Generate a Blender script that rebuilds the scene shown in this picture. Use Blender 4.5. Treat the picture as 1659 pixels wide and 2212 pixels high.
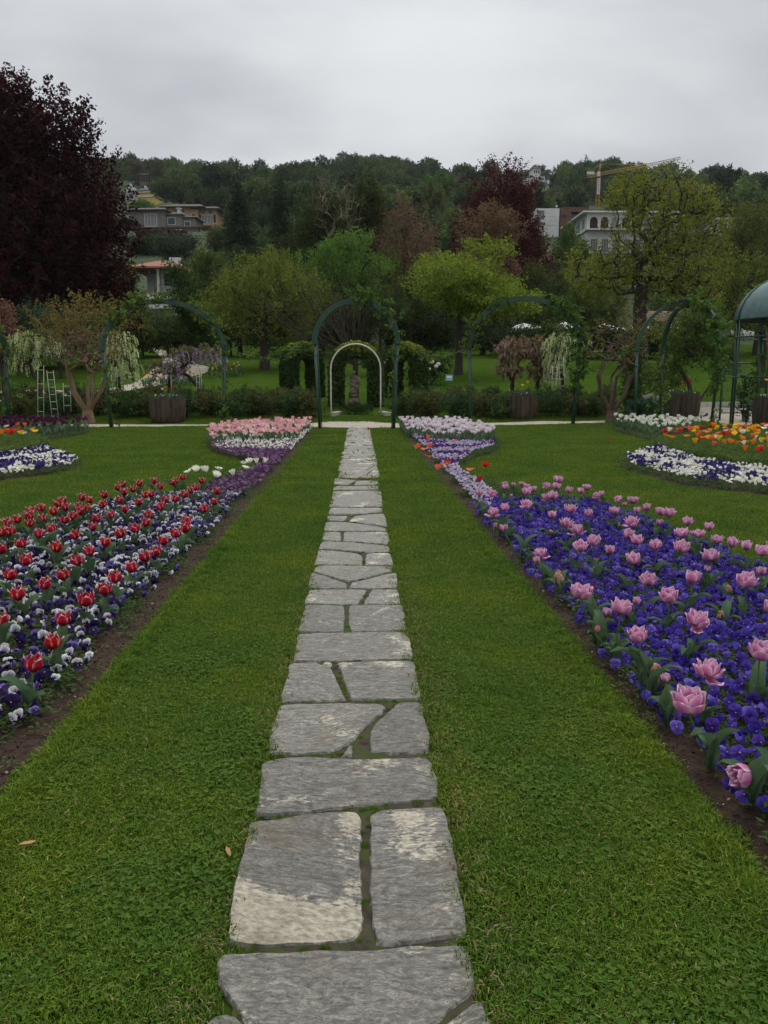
import bpy, bmesh, math, random
import numpy as np
from mathutils import Vector, Matrix, noise
from mathutils.geometry import delaunay_2d_cdt
R = math.radians
PI = math.pi
scene = bpy.context.scene
for _o in list(bpy.data.objects):
    bpy.data.objects.remove(_o)
rng = np.random.default_rng(7)
random.seed(7)

# ------------------------------------------------------------------ camera
FPX, CXP, CYP = 1661.0, 829.5, 1106.0       # measured on the photograph at 1659 px width
PITCH = math.atan((CYP - 818.0) / FPX)
YAW = math.atan(55.0 / FPX * math.cos(PITCH))
EYE = np.array([0.0, 0.0, 1.5])
cd = bpy.data.cameras.new('camera')
cam = bpy.data.objects.new('camera', cd)
scene.collection.objects.link(cam)
cam.location = EYE
cam.rotation_euler = (PI / 2 - PITCH, 0, -YAW)
cd.sensor_fit = 'VERTICAL'
cd.sensor_height = 36.0
cd.lens = 36.0 * FPX / 2212.0
cd.clip_start = 0.05
cd.clip_end = 3000
scene.camera = cam
_f = np.array([math.sin(YAW) * math.cos(PITCH), math.cos(YAW) * math.cos(PITCH), -math.sin(PITCH)])
_r = np.array([math.cos(YAW), -math.sin(YAW), 0.0])
_u = np.cross(_r, _f)

def ray(U, V):
    return _f * FPX + _r * (U - CXP) - _u * (V - CYP)

def P(U, V, z=0.0):
    """Point at height z that lies where the photograph shows it."""
    d = ray(U, V)
    t = (z - EYE[2]) / d[2]
    return EYE + d * t

def D(U, V, Y):
    """Point at distance Y along the path direction."""
    d = ray(U, V)
    return EYE + d * (Y / d[1])

def proj(p):
    q = np.asarray(p, float) - EYE
    c = q @ _f
    return CXP + FPX * (q @ _r) / c, CYP - FPX * (q @ _u) / c

# ------------------------------------------------------------------ sky, sun, exposure
SUN_EL, SUN_AZ = R(58), R(-35)
world = bpy.data.worlds.new('World')
scene.world = world
world.use_nodes = True
nt = world.node_tree
nt.nodes.clear()
def NN(t, kind, **kw):
    n = t.nodes.new(kind)
    for k, v in kw.items():
        if k in n.inputs:
            n.inputs[k].default_value = v
        else:
            setattr(n, k, v)
    return n
out = NN(nt, 'ShaderNodeOutputWorld')
bg1 = NN(nt, 'ShaderNodeBackground', Strength=0.08)
sky = NN(nt, 'ShaderNodeTexSky')
sky.sky_type = 'NISHITA'
sky.sun_disc = False
sky.sun_elevation = SUN_EL
sky.sun_rotation = SUN_AZ
nt.links.new(sky.outputs[0], bg1.inputs['Color'])
bg2 = NN(nt, 'ShaderNodeBackground', Strength=1.0)
zs = NN(nt, 'ShaderNodeMapRange'); zs.inputs['From Min'].default_value = .34; zs.inputs['To Min'].default_value = 1.0; zs.inputs['To Max'].default_value = 2.5
tc = NN(nt, 'ShaderNodeTexCoord')
sep = NN(nt, 'ShaderNodeSeparateXYZ')
nt.links.new(tc.outputs['Generated'], sep.inputs[0])
ad = NN(nt, 'ShaderNodeMath', operation='ADD'); ad.inputs[1].default_value = 0.42
ab = NN(nt, 'ShaderNodeMath', operation='ABSOLUTE')
nt.links.new(sep.outputs['Z'], ab.inputs[0]); nt.links.new(ab.outputs[0], ad.inputs[0])
dx = NN(nt, 'ShaderNodeMath', operation='DIVIDE'); dy = NN(nt, 'ShaderNodeMath', operation='DIVIDE')
nt.links.new(sep.outputs['X'], dx.inputs[0]); nt.links.new(ad.outputs[0], dx.inputs[1])
nt.links.new(sep.outputs['Y'], dy.inputs[0]); nt.links.new(ad.outputs[0], dy.inputs[1])
cmb = NN(nt, 'ShaderNodeCombineXYZ')
nt.links.new(dx.outputs[0], cmb.inputs[0]); nt.links.new(dy.outputs[0], cmb.inputs[1])
mp = NN(nt, 'ShaderNodeMapping')
mp.inputs['Rotation'].default_value = (0, 0, R(-18))
mp.inputs['Location'].default_value = (1.3, 0.35, 0)
mp.inputs['Scale'].default_value = (0.6, 1.1, 1.0)
nt.links.new(cmb.outputs[0], mp.inputs[0])
ns = NN(nt, 'ShaderNodeTexNoise', Scale=2.0, Detail=7.0, Roughness=0.47, Distortion=0.15)
nt.links.new(mp.outputs[0], ns.inputs['Vector'])
cr = NN(nt, 'ShaderNodeValToRGB')
cr.color_ramp.interpolation = 'EASE'
e = cr.color_ramp.elements
e[0].position = 0.33; e[0].color = (0.455, 0.473, 0.503, 1)
e[1].position = 0.66; e[1].color = (0.735, 0.75, 0.76, 1)
nt.links.new(ns.outputs['Fac'], cr.inputs[0])
nt.links.new(cr.outputs[0], bg2.inputs['Color'])
nt.links.new(sep.outputs['Z'], zs.inputs['Value']); nt.links.new(zs.outputs[0], bg2.inputs['Strength'])
mx = NN(nt, 'ShaderNodeMixShader'); mx.inputs[0].default_value = 0.95
nt.links.new(bg1.outputs[0], mx.inputs[1]); nt.links.new(bg2.outputs[0], mx.inputs[2])
nt.links.new(mx.outputs[0], out.inputs['Surface'])

ld = bpy.data.lights.new('sun', 'SUN')
ld.energy = 1.5
ld.angle = R(25)
ld.color = (1.0, 0.96, 0.9)
sun = bpy.data.objects.new('sun', ld)
scene.collection.objects.link(sun)
sun.rotation_euler = (PI / 2 - SUN_EL, 0, R(150))
scene.view_settings.view_transform = 'Standard'
scene.view_settings.look = 'None'
scene.view_settings.exposure = 0.12
scene.view_settings.gamma = 1.0
scene.view_settings.use_curve_mapping = False
scene.cycles.max_bounces = 5
scene.cycles.diffuse_bounces = 3
scene.cycles.glossy_bounces = 2
scene.cycles.transmission_bounces = 3
scene.cycles.volume_bounces = 0
scene.cycles.transparent_max_bounces = 4
scene.cycles.use_adaptive_sampling = True
scene.cycles.adaptive_threshold = 0.02
scene.cycles.use_denoising = True

# ------------------------------------------------------------------ colour and materials
def S(r, g, b, k=1.0):
    f = lambda c: ((c / 255 + 0.055) / 1.055) ** 2.4 if c > 10.3 else c / 255 / 12.92
    return (f(r) * k, f(g) * k, f(b) * k)

def c4(c):
    return (c[0], c[1], c[2], 1.0)

MATS = {}
def base_mat(name, rough=0.7, spec=0.3):
    m = bpy.data.materials.new(name)
    m.use_nodes = True
    t = m.node_tree
    b = t.nodes['Principled BSDF']
    b.inputs['Roughness'].default_value = rough
    b.inputs['Specular IOR Level'].default_value = spec
    MATS[name] = m
    return m, t, b

def pm(name, ca, cb, scale=4.0, rough=0.75, bump=0.3, detail=6.0, spec=0.25, stretch=(1, 1, 1), metal=0.0, cc=None, cscale=1.0, cthr=0.55, dist=0.02):
    """Two tones mixed by noise, with bump; optional third tone in patches (stain, lichen)."""
    m, t, b = base_mat(name, rough, spec)
    b.inputs['Metallic'].default_value = metal
    tc = NN(t, 'ShaderNodeTexCoord')
    mp = NN(t, 'ShaderNodeMapping'); mp.inputs['Scale'].default_value = stretch
    t.links.new(tc.outputs['Object'], mp.inputs[0])
    n = NN(t, 'ShaderNodeTexNoise', Scale=scale, Detail=detail, Roughness=0.6)
    t.links.new(mp.outputs[0], n.inputs['Vector'])
    r = NN(t, 'ShaderNodeValToRGB')
    r.color_ramp.elements[0].position = 0.3; r.color_ramp.elements[0].color = c4(ca)
    r.color_ramp.elements[1].position = 0.7; r.color_ramp.elements[1].color = c4(cb)
    t.links.new(n.outputs['Fac'], r.inputs[0])
    col = r.outputs[0]
    if cc:
        n2 = NN(t, 'ShaderNodeTexNoise', Scale=cscale, Detail=8.0, Roughness=0.65)
        t.links.new(mp.outputs[0], n2.inputs['Vector'])
        r2 = NN(t, 'ShaderNodeValToRGB')
        r2.color_ramp.elements[0].position = cthr; r2.color_ramp.elements[0].color = (0, 0, 0, 1)
        r2.color_ramp.elements[1].position = cthr + 0.08; r2.color_ramp.elements[1].color = (1, 1, 1, 1)
        t.links.new(n2.outputs['Fac'], r2.inputs[0])
        mx = NN(t, 'ShaderNodeMix', data_type='RGBA')
        t.links.new(r2.outputs[0], mx.inputs[0])
        t.links.new(col, mx.inputs[6]); mx.inputs[7].default_value = c4(cc)
        col = mx.outputs[2]
    t.links.new(col, b.inputs['Base Color'])
    if bump:
        bp = NN(t, 'ShaderNodeBump', Strength=bump, Distance=dist)
        t.links.new(n.outputs['Fac'], bp.inputs['Height'])
        t.links.new(bp.outputs[0], b.inputs['Normal'])
    return m

def attr_mat(name, trans=0.3, rough=0.55, spec=0.25, vary=0.12, hue=0.02, patch=0.0):
    """Colour from the mesh's own colour attribute, varied per object; leaves and petals let light through."""
    m, t, b = base_mat(name, rough, spec)
    a = NN(t, 'ShaderNodeAttribute'); a.attribute_name = 'Col'
    oi = NN(t, 'ShaderNodeObjectInfo')
    h = NN(t, 'ShaderNodeHueSaturation')
    mr = NN(t, 'ShaderNodeMapRange'); mr.inputs['To Min'].default_value = 1 - vary; mr.inputs['To Max'].default_value = 1 + vary
    t.links.new(oi.outputs['Random'], mr.inputs['Value'])
    t.links.new(mr.outputs[0], h.inputs['Value'])
    m2 = NN(t, 'ShaderNodeMath', operation='MULTIPLY'); m2.inputs[1].default_value = 7.31
    m3 = NN(t, 'ShaderNodeMath', operation='FRACT')
    mr2 = NN(t, 'ShaderNodeMapRange'); mr2.inputs['To Min'].default_value = 0.5 - hue; mr2.inputs['To Max'].default_value = 0.5 + hue
    t.links.new(oi.outputs['Random'], m2.inputs[0]); t.links.new(m2.outputs[0], m3.inputs[0]); t.links.new(m3.outputs[0], mr2.inputs['Value'])
    t.links.new(mr2.outputs[0], h.inputs['Hue'])
    t.links.new(a.outputs['Color'], h.inputs['Color'])
    col = h.outputs[0]
    if patch:
        g = NN(t, 'ShaderNodeNewGeometry')
        n = NN(t, 'ShaderNodeTexNoise', Scale=patch, Detail=3.0)
        t.links.new(g.outputs['Position'], n.inputs['Vector'])
        r = NN(t, 'ShaderNodeMapRange'); r.inputs['From Min'].default_value = 0.3; r.inputs['From Max'].default_value = 0.7
        r.inputs['To Min'].default_value = 0.7; r.inputs['To Max'].default_value = 1.3
        t.links.new(n.outputs['Fac'], r.inputs['Value'])
        mm = NN(t, 'ShaderNodeVectorMath', operation='SCALE')
        t.links.new(col, mm.inputs[0]); t.links.new(r.outputs[0], mm.inputs['Scale'])
        col = mm.outputs[0]
    t.links.new(col, b.inputs['Base Color'])
    if trans:
        tr = NN(t, 'ShaderNodeBsdfTranslucent')
        t.links.new(col, tr.inputs['Color'])
        mx = NN(t, 'ShaderNodeMixShader'); mx.inputs[0].default_value = trans
        t.links.new(b.outputs[0], mx.inputs[1]); t.links.new(tr.outputs[0], mx.inputs[2])
        t.links.new(mx.outputs[0], t.nodes['Material Output'].inputs['Surface'])
    return m

M_LEAF = attr_mat('leaf', 0.28, 0.7, 0.07, 0.14, 0.015)
M_PETAL = attr_mat('petal', 0.3, 0.6, 0.12, 0.1, 0.008)
M_PLAIN = attr_mat('painted_parts', 0, 0.6, 0.3, 0.0, 0.0)
M_BARK = pm('bark', S(36, 31, 27), S(66, 57, 48), 9, 0.9, 0.6, stretch=(1, 1, .25))
M_BARK_PALE = pm('pale_peeling_bark', S(92, 76, 58), S(136, 116, 92), 5, 0.8, 0.4, stretch=(1, 1, .3), cc=S(92, 72, 54), cscale=3, cthr=.56)
M_GREEN = pm('green_painted_steel', S(16, 48, 35), S(28, 66, 48), 3, 0.45, 0.1, spec=.5, cc=S(52, 66, 46), cscale=5, cthr=.6)
M_WHITE = pm('white_painted_steel', S(168, 166, 152), S(200, 198, 186), 6, 0.5, 0.05, cc=S(160, 158, 140), cscale=7, cthr=.6)
M_SOIL = pm('soil', S(34, 25, 19), S(70, 53, 42), 28, 0.95, 1.0, detail=10, dist=0.03)
M_GRAVEL = pm('gravel', S(132, 123, 110), S(176, 167, 153), 60, 0.95, 0.8, detail=10, cc=S(128, 118, 102), cscale=2.2, cthr=.55)

# ------------------------------------------------------------------ mesh building
class G:
    """Collects pieces and turns them into one mesh."""
    def __init__(s):
        s.V = []; s.L = []; s.T = []; s.C = []; s.M = []; s.n = 0; s.sm = []
    def add(s, V, F, col=(1, 1, 1), mi=0, smooth=False):
        V = np.asarray(V, np.float32).reshape(-1, 3)
        s.V.append(V)
        c = np.asarray(col, np.float32)
        if c.ndim == 1:
            c = np.tile(c[:3], (len(V), 1))
        s.C.append(c)
        if isinstance(F, np.ndarray):
            s.L.append((F + s.n).ravel()); s.T.append(np.full(len(F), F.shape[1], np.int32)); k = len(F)
        else:
            s.L.append(np.array([i + s.n for f in F for i in f], np.int32)); s.T.append(np.array([len(f) for f in F], np.int32)); k = len(F)
        s.M.append(np.full(k, mi, np.int32)); s.sm.append(np.full(k, smooth, bool))
        s.n += len(V)
        return s
    def mesh(s, name, mats):
        me = bpy.data.meshes.new(name)
        V = np.concatenate(s.V); L = np.concatenate(s.L).astype(np.int32); T = np.concatenate(s.T)
        me.vertices.add(len(V)); me.vertices.foreach_set('co', V.ravel())
        me.loops.add(len(L)); me.loops.foreach_set('vertex_index', L)
        me.polygons.add(len(T))
        st = np.zeros(len(T), np.int32); st[1:] = np.cumsum(T)[:-1]
        me.polygons.foreach_set('loop_start', st); me.polygons.foreach_set('loop_total', T)
        me.polygons.foreach_set('material_index', np.concatenate(s.M))
        me.polygons.foreach_set('use_smooth', np.concatenate(s.sm))
        C = np.concatenate(s.C)
        a = me.color_attributes.new('Col', 'FLOAT_COLOR', 'POINT')
        a.data.foreach_set('color', np.concatenate([C, np.ones((len(C), 1), np.float32)], 1).astype(np.float32).ravel())
        for m in (mats if isinstance(mats, (list, tuple)) else [mats]):
            me.materials.append(m)
        me.update(calc_edges=True)
        me.validate()
        return me

def obj(name, me, parent=None, loc=None, rot=None, scale=None, label=None, cat=None, group=None, kind=None):
    o = bpy.data.objects.new(name, me)
    scene.collection.objects.link(o)
    if parent: o.parent = parent
    if loc is not None: o.location = loc
    if rot is not None: o.rotation_euler = rot
    if scale is not None: o.scale = (scale,) * 3 if np.isscalar(scale) else scale
    if label: o['label'] = label
    if cat: o['category'] = cat
    if group: o['group'] = group
    if kind: o['kind'] = kind
    return o

def thing(name, label, cat, loc=(0, 0, 0), rz=0, group=None):
    return obj(name, None, None, loc, (0, 0, rz), None, label, cat, group)

def copy_tree(root, loc, rot=None, scale=None, label=None, group=None):
    r = root.copy(); scene.collection.objects.link(r); r.location = loc
    if rot is not None: r.rotation_euler = rot
    if scale is not None: r.scale = (scale,) * 3 if np.isscalar(scale) else scale
    if label: r['label'] = label
    if group: r['group'] = group
    for ch in list(root.children):
        c = ch.copy(); scene.collection.objects.link(c); c.parent = r
        for g in list(ch.children):
            d = g.copy(); scene.collection.objects.link(d); d.parent = c
    return r

def box(g, x0, x1, y0, y1, z0, z1, col=(1, 1, 1), mi=0):
    V = [(x0, y0, z0), (x1, y0, z0), (x1, y1, z0), (x0, y1, z0), (x0, y0, z1), (x1, y0, z1), (x1, y1, z1), (x0, y1, z1)]
    F = [(0, 3, 2, 1), (4, 5, 6, 7), (0, 1, 5, 4), (1, 2, 6, 5), (2, 3, 7, 6), (3, 0, 4, 7)]
    return g.add(V, F, col, mi)

def frame_of(d):
    d = d / (np.linalg.norm(d) + 1e-9)
    a = np.array([0, 0, 1.0]) if abs(d[2]) < .9 else np.array([1.0, 0, 0])
    x = np.cross(a, d); x /= np.linalg.norm(x)
    return x, np.cross(d, x)

def tube(g, pts, rad, n=6, col=(1, 1, 1), mi=0, smooth=True, caps=True, flat=None):
    """flat=(w, t): rectangular strap section; else round section of radius rad (scalar or list)."""
    pts = [np.asarray(p, float) for p in pts]
    k = len(pts)
    rad = [rad] * k if np.isscalar(rad) else rad
    V = []
    px = None
    for i, p in enumerate(pts):
        d = pts[min(i + 1, k - 1)] - pts[max(i - 1, 0)]
        d /= (np.linalg.norm(d) + 1e-9)
        if px is None:
            x, y = frame_of(d)
        else:
            x = px - d * (px @ d); x /= (np.linalg.norm(x) + 1e-9); y = np.cross(d, x)
        px = x
        for j in range(n):
            a = 2 * PI * j / n
            V.append(p + (x * math.cos(a) + y * math.sin(a)) * rad[i])
    F = [(i * n + j, i * n + (j + 1) % n, (i + 1) * n + (j + 1) % n, (i + 1) * n + j) for i in range(k - 1) for j in range(n)]
    if caps:
        F.append(tuple(range(n - 1, -1, -1))); F.append(tuple((k - 1) * n + j for j in range(n)))
    return g.add(V, F, col, mi, smooth)

def lathe(g, prof, n=16, col=(1, 1, 1), mi=0, smooth=True, c=(0, 0)):
    V = []
    for r, z in prof:
        for j in range(n):
            a = 2 * PI * j / n
            V.append((c[0] + r * math.cos(a), c[1] + r * math.sin(a), z))
    k = len(prof)
    F = [(i * n + j, i * n + (j + 1) % n, (i + 1) * n + (j + 1) % n, (i + 1) * n + j) for i in range(k - 1) for j in range(n)]
    F.append(tuple(range(n - 1, -1, -1))); F.append(tuple((k - 1) * n + j for j in range(n)))
    return g.add(V, F, col, mi, smooth)

def inside(pts, poly):
    """vectorised point in polygon"""
    x, y = pts[:, 0], pts[:, 1]
    r = np.zeros(len(pts), bool)
    n = len(poly)
    for i in range(n):
        x1, y1 = poly[i]; x2, y2 = poly[(i + 1) % n]
        c = (y1 > y) != (y2 > y)
        with np.errstate(divide='ignore', invalid='ignore'):
            xx = (x2 - x1) * (y - y1) / (y2 - y1 + 1e-12) + x1
        r ^= c & (x < xx)
    return r

def dist_to(pts, poly):
    d = np.full(len(pts), 1e9)
    n = len(poly)
    for i in range(n):
        a = np.array(poly[i]); b = np.array(poly[(i + 1) % n]); ab = b - a
        t = np.clip(((pts - a) @ ab) / (ab @ ab + 1e-12), 0, 1)
        d = np.minimum(d, np.linalg.norm(pts - (a + t[:, None] * ab), axis=1))
    return d

def sample_poly(poly, n, rg=rng):
    poly = np.array(poly)
    lo, hi = poly.min(0), poly.max(0)
    out = np.zeros((0, 2))
    while len(out) < n:
        p = rg.random((n * 2 + 50, 2)) * (hi - lo) + lo
        out = np.concatenate([out, p[inside(p, poly)]])
    return out[:n]

def spaced(poly, d, rg=rng, tries=30):
    """points at least d apart inside the polygon"""
    poly = np.array(poly); lo, hi = poly.min(0), poly.max(0)
    area = (hi - lo).prod()
    c = rg.random((int(area / d / d * 3) + 20, 2)) * (hi - lo) + lo
    c = c[inside(c, poly)]
    grid = {}; keep = []
    for p in c:
        k = (int(p[0] // d), int(p[1] // d))
        ok = True
        for a in (-1, 0, 1):
            for b in (-1, 0, 1):
                for q in grid.get((k[0] + a, k[1] + b), ()):
                    if (q[0] - p[0]) ** 2 + (q[1] - p[1]) ** 2 < d * d: ok = False
        if ok:
            grid.setdefault(k, []).append(p); keep.append(p)
    return np.array(keep)

def sheet(name, poly, mat, z=0.0, step=None, zf=None, **kw):
    """A triangulated sheet in the polygon's outline, with interior points `step` apart and heights zf(x, y)."""
    pts = [Vector(p) for p in poly]
    n = len(pts)
    edges = [(i, (i + 1) % n) for i in range(n)]
    extra = []
    if step:
        P2 = np.array(poly); lo, hi = P2.min(0), P2.max(0)
        gx, gy = np.meshgrid(np.arange(lo[0], hi[0], step), np.arange(lo[1], hi[1], step))
        q = np.stack([gx.ravel(), gy.ravel()], 1); q += rng.uniform(-.3, .3, q.shape) * step
        q = q[inside(q, poly)]; q = q[dist_to(q, poly) > step * .4]
        extra = [Vector(p) for p in q]
    r = delaunay_2d_cdt(pts + extra, edges, [], 1, 1e-6)
    V = np.array([(v[0], v[1], z) for v in r[0]])
    if zf is not None:
        V[:, 2] = zf(V[:, :2])
    F = [tuple(f) for f in r[2]]
    g = G(); g.add(V, F, smooth=True)
    return obj(name, g.mesh(name, mat), **kw)

# scatter for what nobody could count: one object, geometry nodes
def source_collection(name, meshes):
    col = bpy.data.collections.new(name)
    for i, me in enumerate(meshes):
        o = bpy.data.objects.new('%s_%02d' % (name, i), me)
        col.objects.link(o)
    return col

def scatter(name, pts, rots, scl, idx, col, label=None, parent=None, kind='stuff', cat=None):
    n = len(pts)
    me = bpy.data.meshes.new(name)
    me.vertices.add(n); me.vertices.foreach_set('co', np.asarray(pts, np.float32).ravel())
    a = me.attributes.new('rot', 'FLOAT_VECTOR', 'POINT'); a.data.foreach_set('vector', np.asarray(rots, np.float32).ravel())
    scl = np.asarray(scl, np.float32)
    if scl.ndim == 1: scl = np.repeat(scl[:, None], 3, 1)
    a = me.attributes.new('scl', 'FLOAT_VECTOR', 'POINT'); a.data.foreach_set('vector', scl.ravel())
    a = me.attributes.new('idx', 'INT', 'POINT'); a.data.foreach_set('value', np.asarray(idx, np.int32))
    me.update()
    o = obj(name, me, parent=parent, label=label, cat=cat, kind=kind)
    ng = bpy.data.node_groups.new(name, 'GeometryNodeTree')
    ng.interface.new_socket('Geometry', in_out='INPUT', socket_type='NodeSocketGeometry')
    ng.interface.new_socket('Geometry', in_out='OUTPUT', socket_type='NodeSocketGeometry')
    gi = ng.nodes.new('NodeGroupInput'); go = ng.nodes.new('NodeGroupOutput')
    ci = ng.nodes.new('GeometryNodeCollectionInfo'); ci.inputs[0].default_value = col
    ci.inputs['Separate Children'].default_value = True; ci.inputs['Reset Children'].default_value = True
    ip = ng.nodes.new('GeometryNodeInstanceOnPoints'); ip.inputs['Pick Instance'].default_value = True
    def na(nm, ty):
        x = ng.nodes.new('GeometryNodeInputNamedAttribute'); x.data_type = ty; x.inputs['Name'].default_value = nm
        return x
    L = ng.links.new
    mp_ = ng.nodes.new('GeometryNodeMeshToPoints')
    L(gi.outputs[0], mp_.inputs['Mesh'])
    L(mp_.outputs[0], ip.inputs['Points'])
    L(ci.outputs[0], ip.inputs['Instance'])
    L(na('idx', 'INT').outputs['Attribute'], ip.inputs['Instance Index'])
    er = ng.nodes.new('FunctionNodeEulerToRotation')
    L(na('rot', 'FLOAT_VECTOR').outputs['Attribute'], er.inputs[0]); L(er.outputs[0], ip.inputs['Rotation'])
    L(na('scl', 'FLOAT_VECTOR').outputs['Attribute'], ip.inputs['Scale'])
    L(ip.outputs[0], go.inputs[0])
    md = o.modifiers.new('scatter', 'NODES'); md.node_group = ng
    return o
# ------------------------------------------------------------------ terrain
_YP = [-60, 26.5, 29, 35, 45, 60, 72, 80, 90, 105, 120, 145, 165, 190, 220, 270, 300, 320, 420, 475, 520, 600, 760]
_ZP = [0, 0, .28, 1.0, 2.0, 3.2, 4.0, 5.6, 10, 14, 17.5, 24, 30.3, 35.5, 42, 57.5, 66.5, 75, 98, 112.5, 124, 126, 105]
_SU = [-800, 200, 300, 400, 500, 600, 690, 760, 860, 960, 1100, 1290, 1400, 1480, 1600, 1800, 2600]
_SV = [400, 358, 350, 352, 374, 390, 366, 340, 346, 372, 366, 348, 380, 398, 392, 404, 420]
def smooth_step(a, b, x):
    t = np.clip((x - a) / (b - a), 0, 1)
    return t * t * (3 - 2 * t)
def H(x, y):
    """height of the terrain"""
    x = np.asarray(x, float); y = np.asarray(y, float)
    b = np.interp(y, _YP, _ZP)
    U = 774.5 + 1661 * 1.02 * x / np.maximum(y, 60)
    sv = np.interp(U, _SU, _SV)            # ridge line
    k = (818 - sv - 44 + 10) / 424.0
    w = smooth_step(250, 520, y)
    z = b * (1 + (k - 1) * w)
    z = z + smooth_step(230, 330, y) * 1.6 * np.sin(x * .045 + y * .021) * np.cos(y * .033 - x * .013)
    # terrace on the right, and bank beside the upper path on the left
    return z

def T(U, V, ymax=700):
    """Point of the terrain seen at (U, V)."""
    d = ray(U, V)
    ys = np.concatenate([np.arange(1, 80, .25), np.arange(80, ymax, 1.0)])
    p = EYE + d * (ys / d[1])[:, None]
    below = p[:, 2] <= H(p[:, 0], p[:, 1])
    if not below.any(): return p[-1]
    i = int(np.argmax(below))
    q = p[i].copy(); q[2] = H(q[0], q[1])
    return q

M_LAWN = None
def lawn_material():
    m, t, b = base_mat('lawn', 0.95, 0.0)
    g = NN(t, 'ShaderNodeNewGeometry')
    n1 = NN(t, 'ShaderNodeTexNoise', Scale=0.9, Detail=4.0, Roughness=0.6)
    n2 = NN(t, 'ShaderNodeTexNoise', Scale=45.0, Detail=6.0, Roughness=0.7)
    mp = NN(t, 'ShaderNodeMapping'); mp.inputs['Scale'].default_value = (1, 1, 1)
    t.links.new(g.outputs['Position'], mp.inputs[0])
    t.links.new(mp.outputs[0], n1.inputs['Vector']); t.links.new(mp.outputs[0], n2.inputs['Vector'])
    r1 = NN(t, 'ShaderNodeValToRGB')
    r1.color_ramp.elements[0].position = .3; r1.color_ramp.elements[0].color = c4((.029, .060, .008))
    r1.color_ramp.elements[1].position = .7; r1.color_ramp.elements[1].color = c4((.048, .084, .011))
    t.links.new(n1.outputs['Fac'], r1.inputs[0])
    r2 = NN(t, 'ShaderNodeMapRange'); r2.inputs['From Min'].default_value = .3; r2.inputs['From Max'].default_value = .7
    r2.inputs['To Min'].default_value = .6; r2.inputs['To Max'].default_value = 1.35
    t.links.new(n2.outputs['Fac'], r2.inputs['Value'])
    sc = NN(t, 'ShaderNodeVectorMath', operation='SCALE')
    t.links.new(r1.outputs[0], sc.inputs[0]); t.links.new(r2.outputs[0], sc.inputs['Scale'])
    t.links.new(sc.outputs[0], b.inputs['Base Color'])
    bp = NN(t, 'ShaderNodeBump', Strength=.8, Distance=.03)
    t.links.new(n2.outputs['Fac'], bp.inputs['Height']); t.links.new(bp.outputs[0], b.inputs['Normal'])
    return m
M_LAWN = lawn_material()
M_HILL = pm('hillside_undergrowth', (.018, .032, .010), (.04, .06, .016), .12, .95, 0, detail=8, cc=(.05, .045, .02), cscale=.05, cthr=.6)

def terrain_mesh(name, ys, xs_per, mat, dz=0.0, **kw):
    V = []; nx = xs_per
    for y in ys:
        w = max(60, 60 + y * 0.95)
        xs = np.linspace(-w, w, nx)
        V += list(np.stack([xs, np.full(nx, y), H(xs, np.full(nx, y)) + dz], 1))
    F = np.array([(i * nx + j, i * nx + j + 1, (i + 1) * nx + j + 1, (i + 1) * nx + j) for i in range(len(ys) - 1) for j in range(nx - 1)], np.int32)
    g = G(); g.add(np.array(V), F, smooth=True)
    return obj(name, g.mesh(name, mat), **kw)

terrain_mesh('lawn', [-30, -8, 0, 8, 16, 22, 26.5, 28, 29, 30, 31, 32, 33.5, 35, 37, 39, 41, 43, 45, 48, 51, 54, 57, 60, 64, 68, 72, 76], 81, M_LAWN, label='mown green lawn around the beds and rising behind', kind='structure')
terrain_mesh('hillside', [76, 80, 85, 90, 97, 105, 112, 120, 130, 140, 150, 165, 180, 195, 210, 225, 240, 255, 270, 290, 310, 330, 350, 370, 390, 410, 430, 450, 475, 500, 520, 545, 570, 600, 680, 760], 141, M_HILL, label='wooded hillside behind the garden', kind='structure')

# ------------------------------------------------------------------ beds (plan outlines)
EDGE = 1.235
EL, ER = 1.27, 1.205
def P2(U, V): p = P(U, V); return (float(p[0]), float(p[1]))
def curve2(pts, n=6):
    """smooth open curve through points"""
    out = []
    k = len(pts)
    for i in range(k - 1):
        p0 = np.array(pts[max(i - 1, 0)]); p1 = np.array(pts[i]); p2 = np.array(pts[i + 1]); p3 = np.array(pts[min(i + 2, k - 1)])
        for j in range(n):
            t = j / n
            out.append(tuple(.5 * ((2 * p1) + (p2 - p0) * t + (2 * p0 - 5 * p1 + 4 * p2 - p3) * t * t + (3 * p1 - p0 - 3 * p2 + p3) * t ** 3)))
    out.append(tuple(pts[-1]))
    return out
# left border: straight edge along the path strip, then the far edge, then the outer curve towards the camera
L_OUT = [P2(690, 927), P2(600, 928), P2(470, 940), P2(448, 955), P2(452, 975), P2(500, 992), P2(560, 1003), P2(560, 1016), P2(515, 1036), P2(455, 1054), P2(420, 1074), P2(330, 1082), P2(245, 1097), P2(100, 1155), P2(0, 1200), P2(-140, 1268)]
L_OUT = L_OUT + [(-3.25, 4.4), (-3.35, 2.5), (-3.3, -0.5)]
BED_L = [(-EL, -0.5), (-EL, 8), (-EL, 14), (-EL, P2(690, 927)[1])] + curve2(L_OUT)
R_OUT = [P2(860, 927), P2(980, 930), P2(1050, 942), P2(1080, 960), P2(1072, 978), P2(1030, 992), P2(995, 1012), P2(1005, 1030), P2(1048, 1046), P2(1110, 1062), P2(1215, 1082), P2(1330, 1118), P2(1440, 1158), P2(1680, 1262)]
R_OUT = R_OUT + [(3.3, 4.4), (3.45, 2.5), (3.4, -0.5)]
BED_R = [(ER, -0.5), (ER, 8), (ER, 14), (ER, P2(860, 927)[1])] + curve2(R_OUT)
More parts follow.
